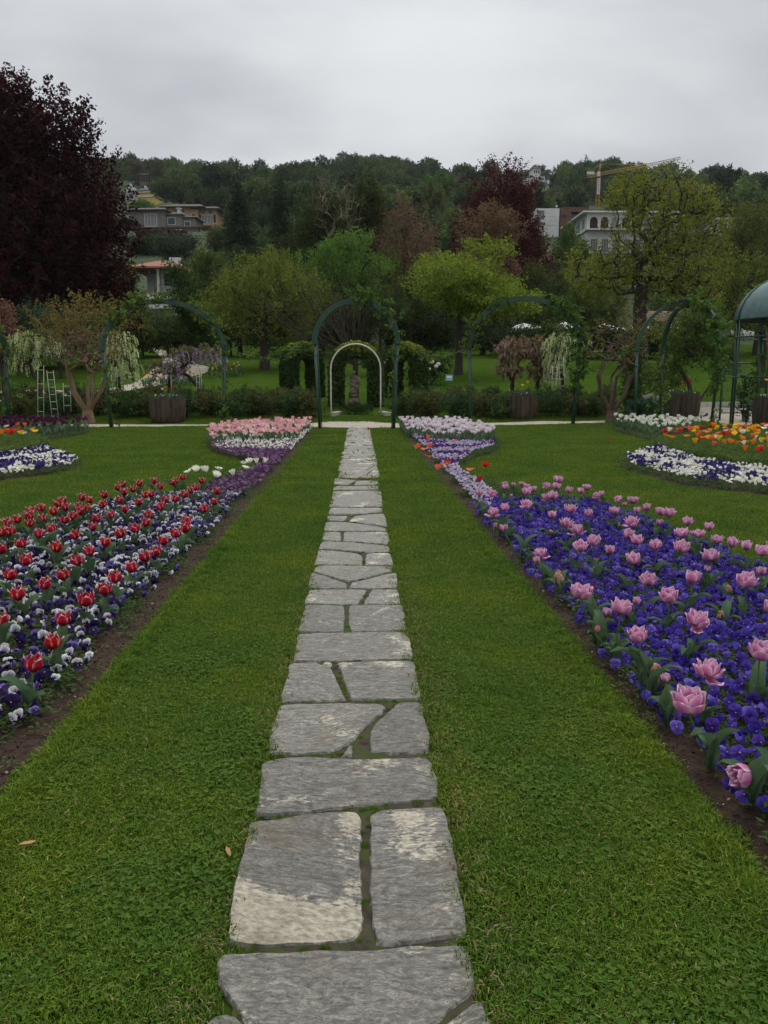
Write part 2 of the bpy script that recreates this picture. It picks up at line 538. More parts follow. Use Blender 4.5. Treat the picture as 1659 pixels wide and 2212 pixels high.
BED_FL = curve2([P2(192, 926), P2(190, 938), P2(120, 950), P2(60, 962), P2(75, 976), P2(130, 985), P2(175, 1003), P2(165, 1015), P2(90, 1030), P2(0, 1042), P2(-220, 1075), P2(-420, 1050), P2(-420, 960), P2(-150, 924), P2(192, 926)])[:-1]
BED_FR = curve2([P2(1322, 922), P2(1335, 936), P2(1395, 952), P2(1425, 968), P2(1385, 982), P2(1340, 1000), P2(1352, 1017), P2(1400, 1032), P2(1500, 1055), P2(1659, 1072), P2(1900, 1095), P2(2100, 1060), P2(1960, 950), P2(1600, 925), P2(1510, 930), P2(1420, 926), P2(1322, 922)])[:-1]
BEDS = {'left': BED_L, 'right': BED_R, 'far left': BED_FL, 'far right': BED_FR}

def soil_z(poly):
    def f(q):
        d = dist_to(q, poly)
        return 0.006 + np.minimum(d, .35) * .13 + np.array([noise.noise(Vector((p[0] * 7, p[1] * 7, 0))) * .018 + noise.noise(Vector((p[0] * 23, p[1] * 23, 3))) * .010 for p in q]) * np.clip(d * 12, 0, 1)
    return f
for nm, poly in BEDS.items():
    sheet('flower_bed', poly, M_SOIL, step=.07 if nm in ('left', 'right') else .25, zf=soil_z(poly), kind='structure',
          label={'left': 'dark soil of the border left of the stone path', 'right': 'dark soil of the border right of the stone path', 'far left': 'soil under the distant bed with purple tulips', 'far right': 'soil under the distant bed with poppies'}[nm])

# ------------------------------------------------------------------ stone path
M_STONE, _t, _b = base_mat('slate_stone', 0.6, 0.35)
def stone_material():
    t, b = _t, _b
    tc = NN(t, 'ShaderNodeTexCoord'); oi = NN(t, 'ShaderNodeObjectInfo')
    off = NN(t, 'ShaderNodeVectorMath', operation='SCALE'); cmbx = NN(t, 'ShaderNodeCombineXYZ')
    for i in range(3): t.links.new(oi.outputs['Random'], cmbx.inputs[i])
    t.links.new(cmbx.outputs[0], off.inputs[0]); off.inputs['Scale'].default_value = 37.0
    addv = NN(t, 'ShaderNodeVectorMath', operation='ADD')
    t.links.new(tc.outputs['Object'], addv.inputs[0]); t.links.new(off.outputs[0], addv.inputs[1])
    # direction of the cleavage grain differs from slab to slab
    rot = NN(t, 'ShaderNodeVectorRotate', rotation_type='Z_AXIS')
    am = NN(t, 'ShaderNodeMapRange'); am.inputs['To Min'].default_value = -.5; am.inputs['To Max'].default_value = .55
    t.links.new(oi.outputs['Random'], am.inputs['Value']); t.links.new(am.outputs[0], rot.inputs['Angle'])
    t.links.new(addv.outputs[0], rot.inputs['Vector'])
    ms = NN(t, 'ShaderNodeMapping'); ms.inputs['Scale'].default_value = (8, 24, 8)
    t.links.new(rot.outputs[0], ms.inputs[0])
    grain = NN(t, 'ShaderNodeTexNoise', Scale=1.0, Detail=9.0, Roughness=0.74, Distortion=2.2)
    t.links.new(ms.outputs[0], grain.inputs['Vector'])
    ms2 = NN(t, 'ShaderNodeMapping'); ms2.inputs['Scale'].default_value = (34, 62, 30)
    t.links.new(rot.outputs[0], ms2.inputs[0])
    fine = NN(t, 'ShaderNodeTexNoise', Scale=1.2, Detail=8.0, Roughness=0.75)
    t.links.new(ms2.outputs[0], fine.inputs['Vector'])
    r = NN(t, 'ShaderNodeValToRGB')
    els = r.color_ramp.elements
    els[0].position = .33; els[0].color = c4(S(60, 58, 54)); els[1].position = .72; els[1].color = c4(S(236, 230, 214))
    x = els.new(.48); x.color = c4(S(119, 117, 110)); x = els.new(.60); x.color = c4(S(146, 142, 132))
    mixf = NN(t, 'ShaderNodeMath', operation='MULTIPLY_ADD'); mixf.inputs[1].default_value = .55
    sub = NN(t, 'ShaderNodeMath', operation='MULTIPLY'); sub.inputs[1].default_value = .45
    t.links.new(fine.outputs['Fac'], sub.inputs[0]); t.links.new(grain.outputs['Fac'], mixf.inputs[0]); t.links.new(sub.outputs[0], mixf.inputs[2])
    t.links.new(mixf.outputs[0], r.inputs[0])
    # pale veins left by the cleavage
    mv = NN(t, 'ShaderNodeMapping'); mv.inputs['Scale'].default_value = (19, 34, 10)
    t.links.new(rot.outputs[0], mv.inputs[0])
    vn = NN(t, 'ShaderNodeTexNoise', Scale=1.5, Detail=6.0, Roughness=.62, Distortion=.8)
    t.links.new(mv.outputs[0], vn.inputs['Vector'])
    s1 = NN(t, 'ShaderNodeMath', operation='SUBTRACT'); s1.inputs[1].default_value = .5
    s2 = NN(t, 'ShaderNodeMath', operation='ABSOLUTE')
    t.links.new(vn.outputs['Fac'], s1.inputs[0]); t.links.new(s1.outputs[0], s2.inputs[0])
    vr_ = NN(t, 'ShaderNodeMapRange'); vr_.inputs['From Min'].default_value = .012; vr_.inputs['From Max'].default_value = .045; vr_.inputs['To Min'].default_value = .34; vr_.inputs['To Max'].default_value = 0
    t.links.new(s2.outputs[0], vr_.inputs['Value'])
    vmask = NN(t, 'ShaderNodeMath', operation='MULTIPLY', use_clamp=True)
    mk = NN(t, 'ShaderNodeMapRange'); mk.inputs['From Min'].default_value = .38; mk.inputs['From Max'].default_value = .58
    t.links.new(grain.outputs['Fac'], mk.inputs['Value'])
    t.links.new(vr_.outputs[0], vmask.inputs[0]); t.links.new(mk.outputs[0], vmask.inputs[1])
    vmx = NN(t, 'ShaderNodeMix', data_type='RGBA'); t.links.new(vmask.outputs[0], vmx.inputs[0]); t.links.new(r.outputs[0], vmx.inputs[6]); vmx.inputs[7].default_value = c4(S(226, 222, 208))
    # cream patches where the top layer has flaked, brown iron stain
    pn = NN(t, 'ShaderNodeTexNoise', Scale=2.6, Detail=9.0, Roughness=.62, Distortion=.4)
    t.links.new(addv.outputs[0], pn.inputs['Vector'])
    pr = NN(t, 'ShaderNodeValToRGB'); pr.color_ramp.elements[0].position = .61; pr.color_ramp.elements[0].color = (0, 0, 0, 1); pr.color_ramp.elements[1].position = .66; pr.color_ramp.elements[1].color = (1, 1, 1, 1)
    at_ = NN(t, 'ShaderNodeAttribute'); at_.attribute_name = 'Col'
    pb = NN(t, 'ShaderNodeMath', operation='MULTIPLY_ADD'); pb.inputs[1].default_value = .21
    t.links.new(at_.outputs['Fac'], pb.inputs[0]); t.links.new(pn.outputs['Fac'], pb.inputs[2])
    pc_ = NN(t, 'ShaderNodeMath', operation='MULTIPLY_ADD'); pc_.inputs[1].default_value = .42; 
    pd_ = NN(t, 'ShaderNodeMath', operation='SUBTRACT'); pd_.inputs[1].default_value = .21
    t.links.new(fine.outputs['Fac'], pc_.inputs[0]); t.links.new(pb.outputs[0], pc_.inputs[2]); t.links.new(pc_.outputs[0], pd_.inputs[0])
    t.links.new(pd_.outputs[0], pr.inputs[0])
    cm = NN(t, 'ShaderNodeMix', data_type='RGBA')
    t.links.new(pr.outputs[0], cm.inputs[0]); t.links.new(vmx.outputs[2], cm.inputs[6])
    cream = NN(t, 'ShaderNodeValToRGB'); cream.color_ramp.elements[0].position = .35; cream.color_ramp.elements[0].color = c4(S(150, 138, 116)); cream.color_ramp.elements[1].position = .6; cream.color_ramp.elements[1].color = c4(S(222, 214, 194))
    t.links.new(fine.outputs['Fac'], cream.inputs[0]); t.links.new(cream.outputs[0], cm.inputs[7])
    bn = NN(t, 'ShaderNodeTexNoise', Scale=4.0, Detail=5.0, Roughness=.6)
    t.links.new(rot.outputs[0], bn.inputs['Vector'])
    br = NN(t, 'ShaderNodeValToRGB'); br.color_ramp.elements[0].position = .56; br.color_ramp.elements[0].color = (0, 0, 0, 1); br.color_ramp.elements[1].position = .75; br.color_ramp.elements[1].color = (.55, .55, .55, 1)
    t.links.new(bn.outputs['Fac'], br.inputs[0])
    bm_ = NN(t, 'ShaderNodeMix', data_type='RGBA'); t.links.new(br.outputs[0], bm_.inputs[0]); t.links.new(cm.outputs[2], bm_.inputs[6]); bm_.inputs[7].default_value = c4(S(124, 108, 88))
    hs = NN(t, 'ShaderNodeHueSaturation')
    vr = NN(t, 'ShaderNodeMapRange'); vr.inputs['To Min'].default_value = .92; vr.inputs['To Max'].default_value = 1.18
    f2 = NN(t, 'ShaderNodeMath', operation='MULTIPLY'); f2.inputs[1].default_value = 5.7; f3 = NN(t, 'ShaderNodeMath', operation='FRACT')
    t.links.new(oi.outputs['Random'], f2.inputs[0]); t.links.new(f2.outputs[0], f3.inputs[0]); t.links.new(f3.outputs[0], vr.inputs['Value'])
    t.links.new(vr.outputs[0], hs.inputs['Value']); t.links.new(bm_.outputs[2], hs.inputs['Color'])
    t.links.new(hs.outputs[0], b.inputs['Base Color'])
    hsum = NN(t, 'ShaderNodeMath', operation='MULTIPLY_ADD'); hsum.inputs[1].default_value = 2.2
    t.links.new(grain.outputs['Fac'], hsum.inputs[0]); t.links.new(fine.outputs['Fac'], hsum.inputs[2])
    bp = NN(t, 'ShaderNodeBump', Strength=.95, Distance=.016)
    t.links.new(hsum.outputs[0], bp.inputs['Height']); t.links.new(bp.outputs[0], b.inputs['Normal'])
stone_material()
M_JOINT = pm('joint_mortar_and_moss', S(30, 26, 21), S(80, 71, 58), 14, .95, .8, detail=9, cc=S(50, 62, 22), cscale=7, cthr=.50)

def cD(x, y): return P2((1100 + .5425 * x) / 1.8228, (1700 + .5425 * y) / 1.8228)
def cC(x, y): return P2((900 + .6028 * x) / 1.8228, (2900 + .6028 * y) / 1.8228)
STC = [
 [(790, 80), (812, 78), (812, 155), (735, 155)],
 [(220, 200), (300, 175), (520, 160), (830, 178), (1160, 172), (1290, 165), (1330, 200), (1365, 300), (1365, 435), (1200, 450), (850, 480), (500, 525), (300, 540), (172, 540), (190, 450)],
 [(140, 590), (300, 575), (480, 545), (700, 525), (835, 520), (860, 570), (868, 640), (865, 760), (872, 1000), (870, 1290), (820, 1365), (600, 1385), (350, 1395), (120, 1395), (-20, 1373), (40, 1000)],
 [(930, 530), (1010, 505), (1250, 490), (1390, 480), (1415, 530), (1480, 800), (1520, 1050), (1560, 1330), (1400, 1350), (1020, 1400), (960, 1390), (935, 1200), (922, 1000), (925, 700)],
 [(-50, 1462), (300, 1455), (520, 1435), (700, 1430), (1000, 1432), (1200, 1415), (1540, 1400), (1570, 1440), (1600, 1550), (1615, 1690), (1560, 1740), (1430, 1840), (1380, 1900), (1200, 2000), (700, 2030), (150, 1950), (40, 1790), (-66, 1650), (-75, 1500)],
 [(-80, 1845), (50, 1850), (130, 1960), (100, 2150), (-160, 2200), (-140, 1900)],
 [(1490, 1860), (1600, 1780), (1665, 1765), (1710, 1900), (1760, 2200), (1300, 2250), (1250, 2040), (1400, 1940)],
]
STD = [
 [(10, 2006), (120, 1998), (400, 1995), (750, 2003), (775, 2020), (740, 2070), (660, 2130), (600, 2190), (545, 2250), (500, 2290), (390, 2352), (100, 2368), (-75, 2355), (-82, 2310), (-70, 2212), (-30, 2100)],
 [(985, 1988), (870, 1985), (820, 2030), (770, 2085), (700, 2140), (655, 2205), (665, 2345), (800, 2365), (1030, 2355), (1085, 2350), (1088, 2200), (1045, 2080), (1030, 1995)],
 [(70, 1705), (270, 1695), (300, 1715), (370, 1725), (400, 1790), (440, 1880), (485, 1970), (300, 1978), (20, 1980), (10, 1930), (40, 1860), (60, 1780)],
 [(322, 1694), (385, 1694), (372, 1718), (308, 1708)],
 [(425, 1700), (700, 1685), (960, 1680), (985, 1710), (1000, 1800), (1025, 1900), (1025, 1960), (800, 1970), (530, 1968), (490, 1900), (460, 1800)],
 [(130, 1490), (350, 1482), (600, 1476), (900, 1472), (940, 1510), (960, 1580), (970, 1665), (700, 1675), (400, 1688), (100, 1685), (115, 1600)],
 [(190, 1278), (340, 1274), (465, 1280), (475, 1350), (466, 1470), (330, 1475), (135, 1470), (160, 1370)],
 [(508, 1278), (700, 1274), (895, 1276), (910, 1340), (918, 1460), (750, 1466), (525, 1470), (500, 1400), (502, 1320)],
 [(215, 1165), (400, 1160), (635, 1165), (605, 1220), (568, 1268), (400, 1270), (180, 1264), (195, 1210)],
 [(680, 1160), (860, 1160), (868, 1210), (880, 1266), (700, 1270), (612, 1264), (630, 1230), (655, 1190)],
 [(235, 1038), (330, 1062), (440, 1103), (493, 1120), (485, 1150), (330, 1153), (210, 1150), (215, 1090)],
 [(527, 1110), (650, 1087), (750, 1058), (850, 1040), (858, 1090), (856, 1150), (700, 1152), (505, 1150)],
 [(290, 987), (550, 987), (820, 992), (815, 1027), (700, 1058), (550, 1095), (500, 1098), (400, 1073), (250, 1030), (265, 1000)],
 [(285, 870), (400, 877), (540, 892), (600, 907), (606, 940), (600, 978), (400, 980), (255, 977), (270, 920)],
 [(632, 897), (800, 892), (818, 930), (825, 977), (700, 980), (622, 980), (624, 930)],
 [(310, 810), (500, 812), (780, 840), (800, 847), (800, 885), (650, 887), (450, 870), (285, 862), (295, 830)],
 [(325, 739), (443, 739), (447, 770), (446, 800), (400, 804), (305, 800)],
 [(467, 739), (785, 739), (800, 800), (780, 830), (500, 806), (464, 800)],
 [(335, 663), (480, 668), (620, 685), (760, 708), (785, 718), (770, 731), (560, 733), (322, 731)],
 [(350, 622), (496, 622), (478, 650), (450, 657), (340, 650)],
 [(542, 624), (640, 612), (760, 604), (775, 640), (785, 697), (640, 680), (502, 657)],
 [(370, 564), (560, 563), (750, 564), (745, 590), (640, 603), (350, 612)],
 [(390, 437), (740, 434), (745, 500), (748, 550), (700, 555), (360, 556), (375, 510)],
 [(395, 404), (718, 402), (725, 428), (388, 431)],
 [(400, 347), (558, 360), (500, 392), (395, 395)],
 [(557, 364), (715, 364), (725, 391), (542, 394)],
]
SLABS = []
path = obj('stone_path', None, label='narrow path of grey and cream slate slabs', kind='structure')
pl, pr = cC(-150, 2250), cC(1700, 2250)
YF = P2(770, 925)[1]
PATH_POLY = [(-.36, 0.4), (.32, 0.4), (.335, 6), (.34, YF), (-.345, YF), (-.345, 6)]
def slab(poly, h=.019, parent=path, bias=None):
    """A slab with a ragged outline, worn upper edge and uneven top."""
    poly = np.array(poly); SLABS.append(poly)
    if (np.roll(poly[:, 0], -1) * poly[:, 1] - poly[:, 0] * np.roll(poly[:, 1], -1)).sum() > 0: poly = poly[::-1]
    c = poly.mean(0)
    near = c[1] < 6
    step = .022 if near else .05
    ring = []
    n = len(poly)
    for i in range(n):
        a, b = poly[i], poly[(i + 1) % n]
        k = max(1, int(np.linalg.norm(b - a) / step))
        nrm = np.array([(b - a)[1], -(b - a)[0]]); nrm = nrm / (np.linalg.norm(nrm) + 1e-9)
        for j in range(k):
            q = a + (b - a) * j / k
            am = (.0045 if near else .004)
            q = q + nrm * (noise.noise(Vector((q[0] * 21, q[1] * 21, 1.3))) * am * 1.6 + rng.uniform(-1, 1) * am * .5)
            ring.append(q)
    ring = np.array(ring)
    m = len(ring)
    sm = .25 * np.roll(ring, 1, 0) + .5 * ring + .25 * np.roll(ring, -1, 0)
    sc = np.linalg.norm(ring - c, axis=1, keepdims=True)
    inner = sm + (c - sm) / sc * (.005 if near else .008)
    tilt = rng.uniform(-.006, .006, 2)
    tf = lambda q: h + (q - c) @ tilt + np.array([noise.noise(Vector((x * 4, y * 9, 5))) * .004 + noise.noise(Vector((x * 14, y * 30, 9))) * .0016 for x, y in q])
    lo, hi = ring.min(0), ring.max(0)
    stp = .045 if near else .12
    gx, gy = np.meshgrid(np.arange(lo[0], hi[0], stp), np.arange(lo[1], hi[1], stp))
    q = np.stack([gx.ravel(), gy.ravel()], 1) + rng.uniform(-.3, .3, (gx.size, 2)) * stp
    q = q[inside(q, inner)]
    if len(q): q = q[dist_to(q, inner) > stp * .35]
    pts = [Vector(x) for x in inner] + [Vector(x) for x in q]
    r = delaunay_2d_cdt(pts, [(i, (i + 1) % m) for i in range(m)], [], 1, 1e-7)
    tv = np.array([(v[0], v[1]) for v in r[0]])
    top = np.concatenate([tv, tf(tv)[:, None]], 1)
    g = G()
    col = np.zeros((len(top), 3))
    if bias:
        for (bx, by), br in bias:
            col += np.clip(1 - np.linalg.norm(tv - [bx, by], axis=1) / br, 0, 1)[:, None]
    g.add(top - [c[0], c[1], 0], [tuple(f) for f in r[2]], col, smooth=True)
    if len(r[0]) >= m and np.allclose(tv[:m], inner, atol=1e-4):
        zi = tf(tv[:m])
        a = np.concatenate([inner, zi[:, None]], 1); b_ = np.concatenate([ring, (tf(ring) - .009)[:, None]], 1); d_ = np.concatenate([ring, np.full((m, 1), -.03)], 1)
        V = np.concatenate([a, b_, d_]) - [c[0], c[1], 0]
        F = [(j, (j + 1) % m, m + (j + 1) % m, m + j) for j in range(m)] + [(m + j, m + (j + 1) % m, 2 * m + (j + 1) % m, 2 * m + j) for j in range(m)]
        F = [f[::-1] for f in F]
        g.add(V, F, (0, 0, 0))
    return obj('stone', g.mesh('stone', M_STONE), parent, (c[0], c[1], 0))
BIAS = {2: [(cC(60, 1230), .21), (cC(330, 1330), .20), (cC(600, 1360), .13), (cC(790, 1290), .15)], 3: [(cC(1230, 790), .22), (cC(1180, 560), .07)]}
for n_, s in enumerate(STC): slab([cC(*p) for p in s], bias=BIAS.get(n_))
for s in STD: slab([cD(*p) for p in s])
# farther courses, laid on in rows of one to three stones
y = cD(500, 342)[1]
def row(y0, y1, xl, xr, parent=path):
    gap = .012
    k = rng.choice([1, 2, 2, 3], p=[.25, .3, .25, .2])
    cuts = [xl] + sorted(list(xl + (xr - xl) * rng.uniform(.2, .8, k - 1))) + [xr]
    js = rng.uniform(-.07, .07, k + 1); js[0] = js[-1] = 0
    for i in range(k):
        a0, a1 = cuts[i], cuts[i + 1]
        if a1 - a0 < .09: continue
        e0 = gap if i else rng.uniform(-.02, .02); e1 = gap if i < k - 1 else rng.uniform(-.02, .02)
        mid = rng.uniform(-.015, .02)
        slab([(a0 + e0 - js[i], y0 + gap), ((a0 + a1) / 2, y0 + gap + mid * .4), (a1 - e1 - js[i + 1], y0 + gap), (a1 - e1 + js[i + 1], y1 - gap), ((a0 + a1) / 2, y1 - gap + mid * .4), (a0 + e0 + js[i], y1 - gap)], parent=parent)
while y < YF - .2:
    d = rng.uniform(.28, .62)
    if y + d > YF - .2: d = YF - y
    row(y, y + d, -.33, .325)
    y += d
PB = [(-.36, .4), (.32, .4), (.33, YF), (-.35, YF)]
sheet('path_bedding', [(-.31, .2), (.27, .2), (.285, YF), (-.31, YF)], M_JOINT, z=.010, step=.3, kind='structure', parent=path)

# cross path of gravel and the short paved stretch behind it
def T2(U, V): p = T(U, V); return (float(p[0]), float(p[1]))
GRAVEL = curve2([T2(-300, 918), T2(200, 917.5), T2(300, 918.5), T2(420, 918), T2(560, 919), T2(640, 917), T2(700, 914), T2(745, 911.5), T2(800, 911.5), T2(850, 915), T2(900, 917), T2(1000, 916), T2(1150, 913), T2(1240, 911), T2(1320, 909), T2(1410, 905), T2(1425, 888), T2(1440, 876)], 4) + \
         curve2([T2(1500, 876), T2(1619, 886), T2(1700, 888), T2(1900, 900), T2(1900, 936), T2(1700, 932), T2(1619, 925), T2(1560, 917), T2(1510, 908), T2(1460, 909), T2(1400, 912), T2(1240, 916.5), T2(1150, 918), T2(1040, 921), T2(880, 925), T2(800, 926), T2(745, 926), T2(680, 924.5), T2(470, 922), T2(300, 923), T2(200, 923), T2(-300, 925)], 4)
sheet('gravel_path', GRAVEL, M_GRAVEL, step=.5, zf=lambda q: H(q[:, 0], q[:, 1]) + .012, kind='structure', label='pale gravel path crossing behind the beds')
bp_ = obj('paved_stretch', None, label='short stretch of slabs leading to the statue', kind='structure')
y = P2(770, 914.5)[1]; y2 = P2(770, 898)[1]
while y < y2 - .1:
    d = min(rng.uniform(.5, .9), y2 - y)
    row(y, y + d, -.37, .34, bp_)
    y += d

# upper gravel path on the left: strips draped on the slope
def ribbon(name, left, right, mat, dz=.03, nx=5, sub=4, **kw):
    left = curve2(left, sub); right = curve2(right, sub)
    V = []
    for a, b in zip(left, right):
        pa, pb = T(*a), T(*b)
        for j in range(nx):
            q = pa + (pb - pa) * j / (nx - 1)
            V.append((q[0], q[1], float(H(q[0], q[1])) + dz))
    n = len(left)
    F = [(i * nx + j, i * nx + j + 1, (i + 1) * nx + j + 1, (i + 1) * nx + j) for i in range(n - 1) for j in range(nx - 1)]
    g = G(); g.add(V, F, smooth=True)
    return obj(name, g.mesh(name, mat), **kw)
ribbon('upper_path', [(-60, 850), (0, 846), (60, 844), (130, 846), (200, 846), (240, 840), (285, 830), (308, 818), (330, 800), (345, 788), (352, 778), (340, 765), (325, 752), (314, 742)],
       [(-60, 872), (0, 870), (60, 868), (130, 862), (200, 856), (250, 850), (300, 842), (350, 832), (400, 818), (445, 806), (450, 794), (420, 786), (370, 766), (330, 744)], M_GRAVEL, kind='structure', label='pale gravel path curving up the far lawn')
# ------------------------------------------------------------------ flowers
def mixc(a, b, t):
    a = np.asarray(a, float); b = np.asarray(b, float); t = np.asarray(t)
    return a + (b - a) * t[..., None] if t.ndim else a + (b - a) * t

def petal_grid(nu, nv, width, prof, twist=0.0, point=1.0, frill=0.0, seed=0, cup=.55):
    """Petal surface: prof(v) -> (r, z) along its middle; width(v) half width; returns V, F and (u, v) per vertex."""
    rg = np.random.default_rng(seed)
    us = np.linspace(-1, 1, nu); vs = np.linspace(0, 1, nv)
    V = []; UV = []
    for v in vs:
        r, z = prof(v); w = width(v)
        for u in us:
            fz = frill * math.sin(u * 7 + seed) * v * v
            # wraps round the axis
            a = u * w / max(r, .004) if r > .012 else u * w / .012
            a = max(-1.25, min(1.25, a))
            rr = r * (1 - cup * 0) + fz
            x = rr * math.cos(a) ; y = max(rr, .010) * math.sin(a)
            zz = z - (u * u) * (z * .0) - abs(u) ** 2.2 * .012 * v * point + fz * .6
            V.append((x, y, zz)); UV.append((u, v))
    F = np.array([(i * nu + j, i * nu + j + 1, (i + 1) * nu + j + 1, (i + 1) * nu + j) for i in range(nv - 1) for j in range(nu - 1)], np.int32)
    return np.array(V), F, np.array(UV)

def rotz(V, a):
    c, s = math.cos(a), math.sin(a)
    return V @ np.array([[c, s, 0], [-s, c, 0], [0, 0, 1]])
def rotx(V, a):
    c, s = math.cos(a), math.sin(a)
    return V @ np.array([[1, 0, 0], [0, c, s], [0, -s, c]])
def roty(V, a):
    c, s = math.cos(a), math.sin(a)
    return V @ np.array([[c, 0, -s], [0, 1, 0], [s, 0, c]])

RED, REDD, FRINGE = (.40, .006, .020), (.22, .003, .014), (.86, .62, .60)
def red_petal(inner, seed):
    flare = .006 if not inner else -.002
    rr = .030 if not inner else .026
    prof = lambda v: (.006 + rr * math.sin(min(v * 2.5, 1.57)) - .009 * max(0, min(v, .82) - .5) / .32 + flare * max(0, v - .8) / .2 * 1.6, .074 * v ** 1.15 + (0 if not inner else .003))
    width = lambda v: .0275 * (math.sin(PI * (min(v, .8) * .66 + .14)) ** .8) * (1 if v < .74 else max(.02, 1 - ((v - .74) / .26) ** 1.25))
    V, F, UV = petal_grid(7, 8, width, prof, point=1.1, frill=.0016, seed=seed)
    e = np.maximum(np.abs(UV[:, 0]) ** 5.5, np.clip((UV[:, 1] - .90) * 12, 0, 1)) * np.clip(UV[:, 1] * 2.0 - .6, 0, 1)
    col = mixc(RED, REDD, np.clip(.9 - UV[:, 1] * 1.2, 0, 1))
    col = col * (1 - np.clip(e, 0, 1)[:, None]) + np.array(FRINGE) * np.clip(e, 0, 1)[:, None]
    return V, F, col

PK, PKD, PKW = (.60, .165, .38), (.32, .03, .14), (.90, .74, .86)
def pink_petal(ring, seed, open_=1.0):
    rg = np.random.default_rng(seed)
    rr = [.036, .029, .019][ring]
    hh = [.068, .074, .070][ring] * rg.uniform(.88, 1.1)
    fl = [.004, .002, .002][ring]
    prof = lambda v: (.006 + rr * math.sin(min(v * 2.3, 1.57)) - [.006, .005, .004][ring] * max(0, min(v, .85) - .5) / .35 + fl * max(0, v - .82) / .18, hh * v ** 1.2 - (.004 if ring == 0 else 0))
    width = lambda v: [.031, .027, .019][ring] * (math.sin(PI * (min(v, .62) * .56 + .15)) ** .7) * (1 if v < .66 else max(.10, math.sqrt(max(0, 1 - ((v - .66) / .345) ** 2))))
    V, F, UV = petal_grid(7, 8, width, prof, point=.35, frill=.0035, seed=seed)
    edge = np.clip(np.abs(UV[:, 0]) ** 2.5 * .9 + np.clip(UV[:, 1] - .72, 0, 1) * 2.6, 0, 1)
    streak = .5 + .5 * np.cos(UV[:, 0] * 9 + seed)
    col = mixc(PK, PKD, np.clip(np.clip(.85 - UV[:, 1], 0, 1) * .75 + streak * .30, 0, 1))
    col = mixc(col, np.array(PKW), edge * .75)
    return V, F, np.clip(col, 0, 1)

def stem_mesh(h, lean=.02, r=.0038, col=(.10, .16, .055), seed=0):
    g = G()
    pts = [(lean * math.sin(t * 1.4) * t, lean * .5 * t * t, h * t) for t in np.linspace(0, 1, 5)]
    tube(g, pts, [r * 1.15, r, r, r * .95, r * 1.3], 6, col)
    return g.mesh('stem', M_PETAL), np.array(pts[-1])

LEAFG = (.062, .115, .060)
def tulip_leaf(seed, L=.24, w=.028):
    rg = np.random.default_rng(seed)
    nv, nu = 8, 5
    bend = rg.uniform(.7, 2.1)
    V = []; C = []
    x = z = 0.0; th = R(80)
    sl = L / (nv - 1)
    pts = []
    for i in range(nv):
        pts.append((x, z, th))
        x += math.cos(th) * sl; z += math.sin(th) * sl; th -= bend * (i / nv) * .55
    for i, (x, z, th) in enumerate(pts):
        v = i / (nv - 1)
        ww = w * (math.sin(PI * (v * .88 + .10)) ** .8)
        if i == nv - 1: ww = .0008
        for j in range(nu):
            u = -1 + 2 * j / (nu - 1)
            fold = abs(u) ** 1.5 * ww * .75
            wav = math.sin(v * 9 + seed + u) * .004 * abs(u)
            V.append((x - math.sin(th) * (-fold) * -1, u * ww, max(z + math.cos(th) * fold + wav, .004)))
            C.append(mixc(LEAFG, (.11, .17, .08), abs(u) * .35 + .25 * v))
    F = np.array([(i * nu + j, i * nu + j + 1, (i + 1) * nu + j + 1, (i + 1) * nu + j) for i in range(nv - 1) for j in range(nu - 1)], np.int32)
    g = G(); g.add(V, F, np.array(C), smooth=True)
    return g.mesh('leaf', M_LEAF)

LEAVES = [tulip_leaf(s, L, w) for s, L, w in [(1, .19, .024), (2, .22, .028), (3, .16, .030), (4, .21, .022), (5, .14, .024), (6, .25, .027)]]
STEMS = [stem_mesh(.31, l, seed=i) for i, l in enumerate([.0, .03, -.03, .05])]

def bloom_mesh(fn, spec, name='bloom', tilt=0.0):
    g = G()
    for (arg, seed, ang, t) in spec:
        V, F, C = fn(arg, seed)
        V = roty(V, t)
        g.add(rotz(V, ang), F, C, smooth=True)
    # green-white base of the cup and dark pollen heads
    g2 = G()
    lathe(g, [(.003, -.004), (.008, .0), (.007, .006), (.002, .008)], 6, (.14, .2, .08))
    return g.mesh(name, M_PETAL)

def ring_spec(k0, k1, k2=0, seed=0, j=.08, t0=0.0, t1=0.0, t2=0.0):
    rg = np.random.default_rng(seed + 50)
    sp = []
    for r_, (k, tt) in enumerate(((k0, t0), (k1, t1), (k2, t2))):
        for i in range(k):
            sp.append((r_, seed + r_ * 10 + i, 2 * PI * i / k + r_ * PI / max(k, 1) + rg.uniform(-j, j), tt + rg.uniform(-.05, .09)))
    return sp
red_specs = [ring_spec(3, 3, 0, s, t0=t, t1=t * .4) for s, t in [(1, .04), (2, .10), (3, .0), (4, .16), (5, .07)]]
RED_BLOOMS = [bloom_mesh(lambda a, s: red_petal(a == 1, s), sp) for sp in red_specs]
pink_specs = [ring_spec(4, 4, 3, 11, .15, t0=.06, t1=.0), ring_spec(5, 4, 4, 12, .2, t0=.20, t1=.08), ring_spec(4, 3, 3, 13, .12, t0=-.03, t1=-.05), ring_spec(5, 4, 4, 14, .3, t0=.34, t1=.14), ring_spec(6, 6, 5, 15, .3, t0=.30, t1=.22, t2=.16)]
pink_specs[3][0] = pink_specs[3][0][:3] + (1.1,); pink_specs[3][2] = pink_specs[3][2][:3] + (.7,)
PINK_BLOOMS = [bloom_mesh(pink_petal, sp) for sp in pink_specs]
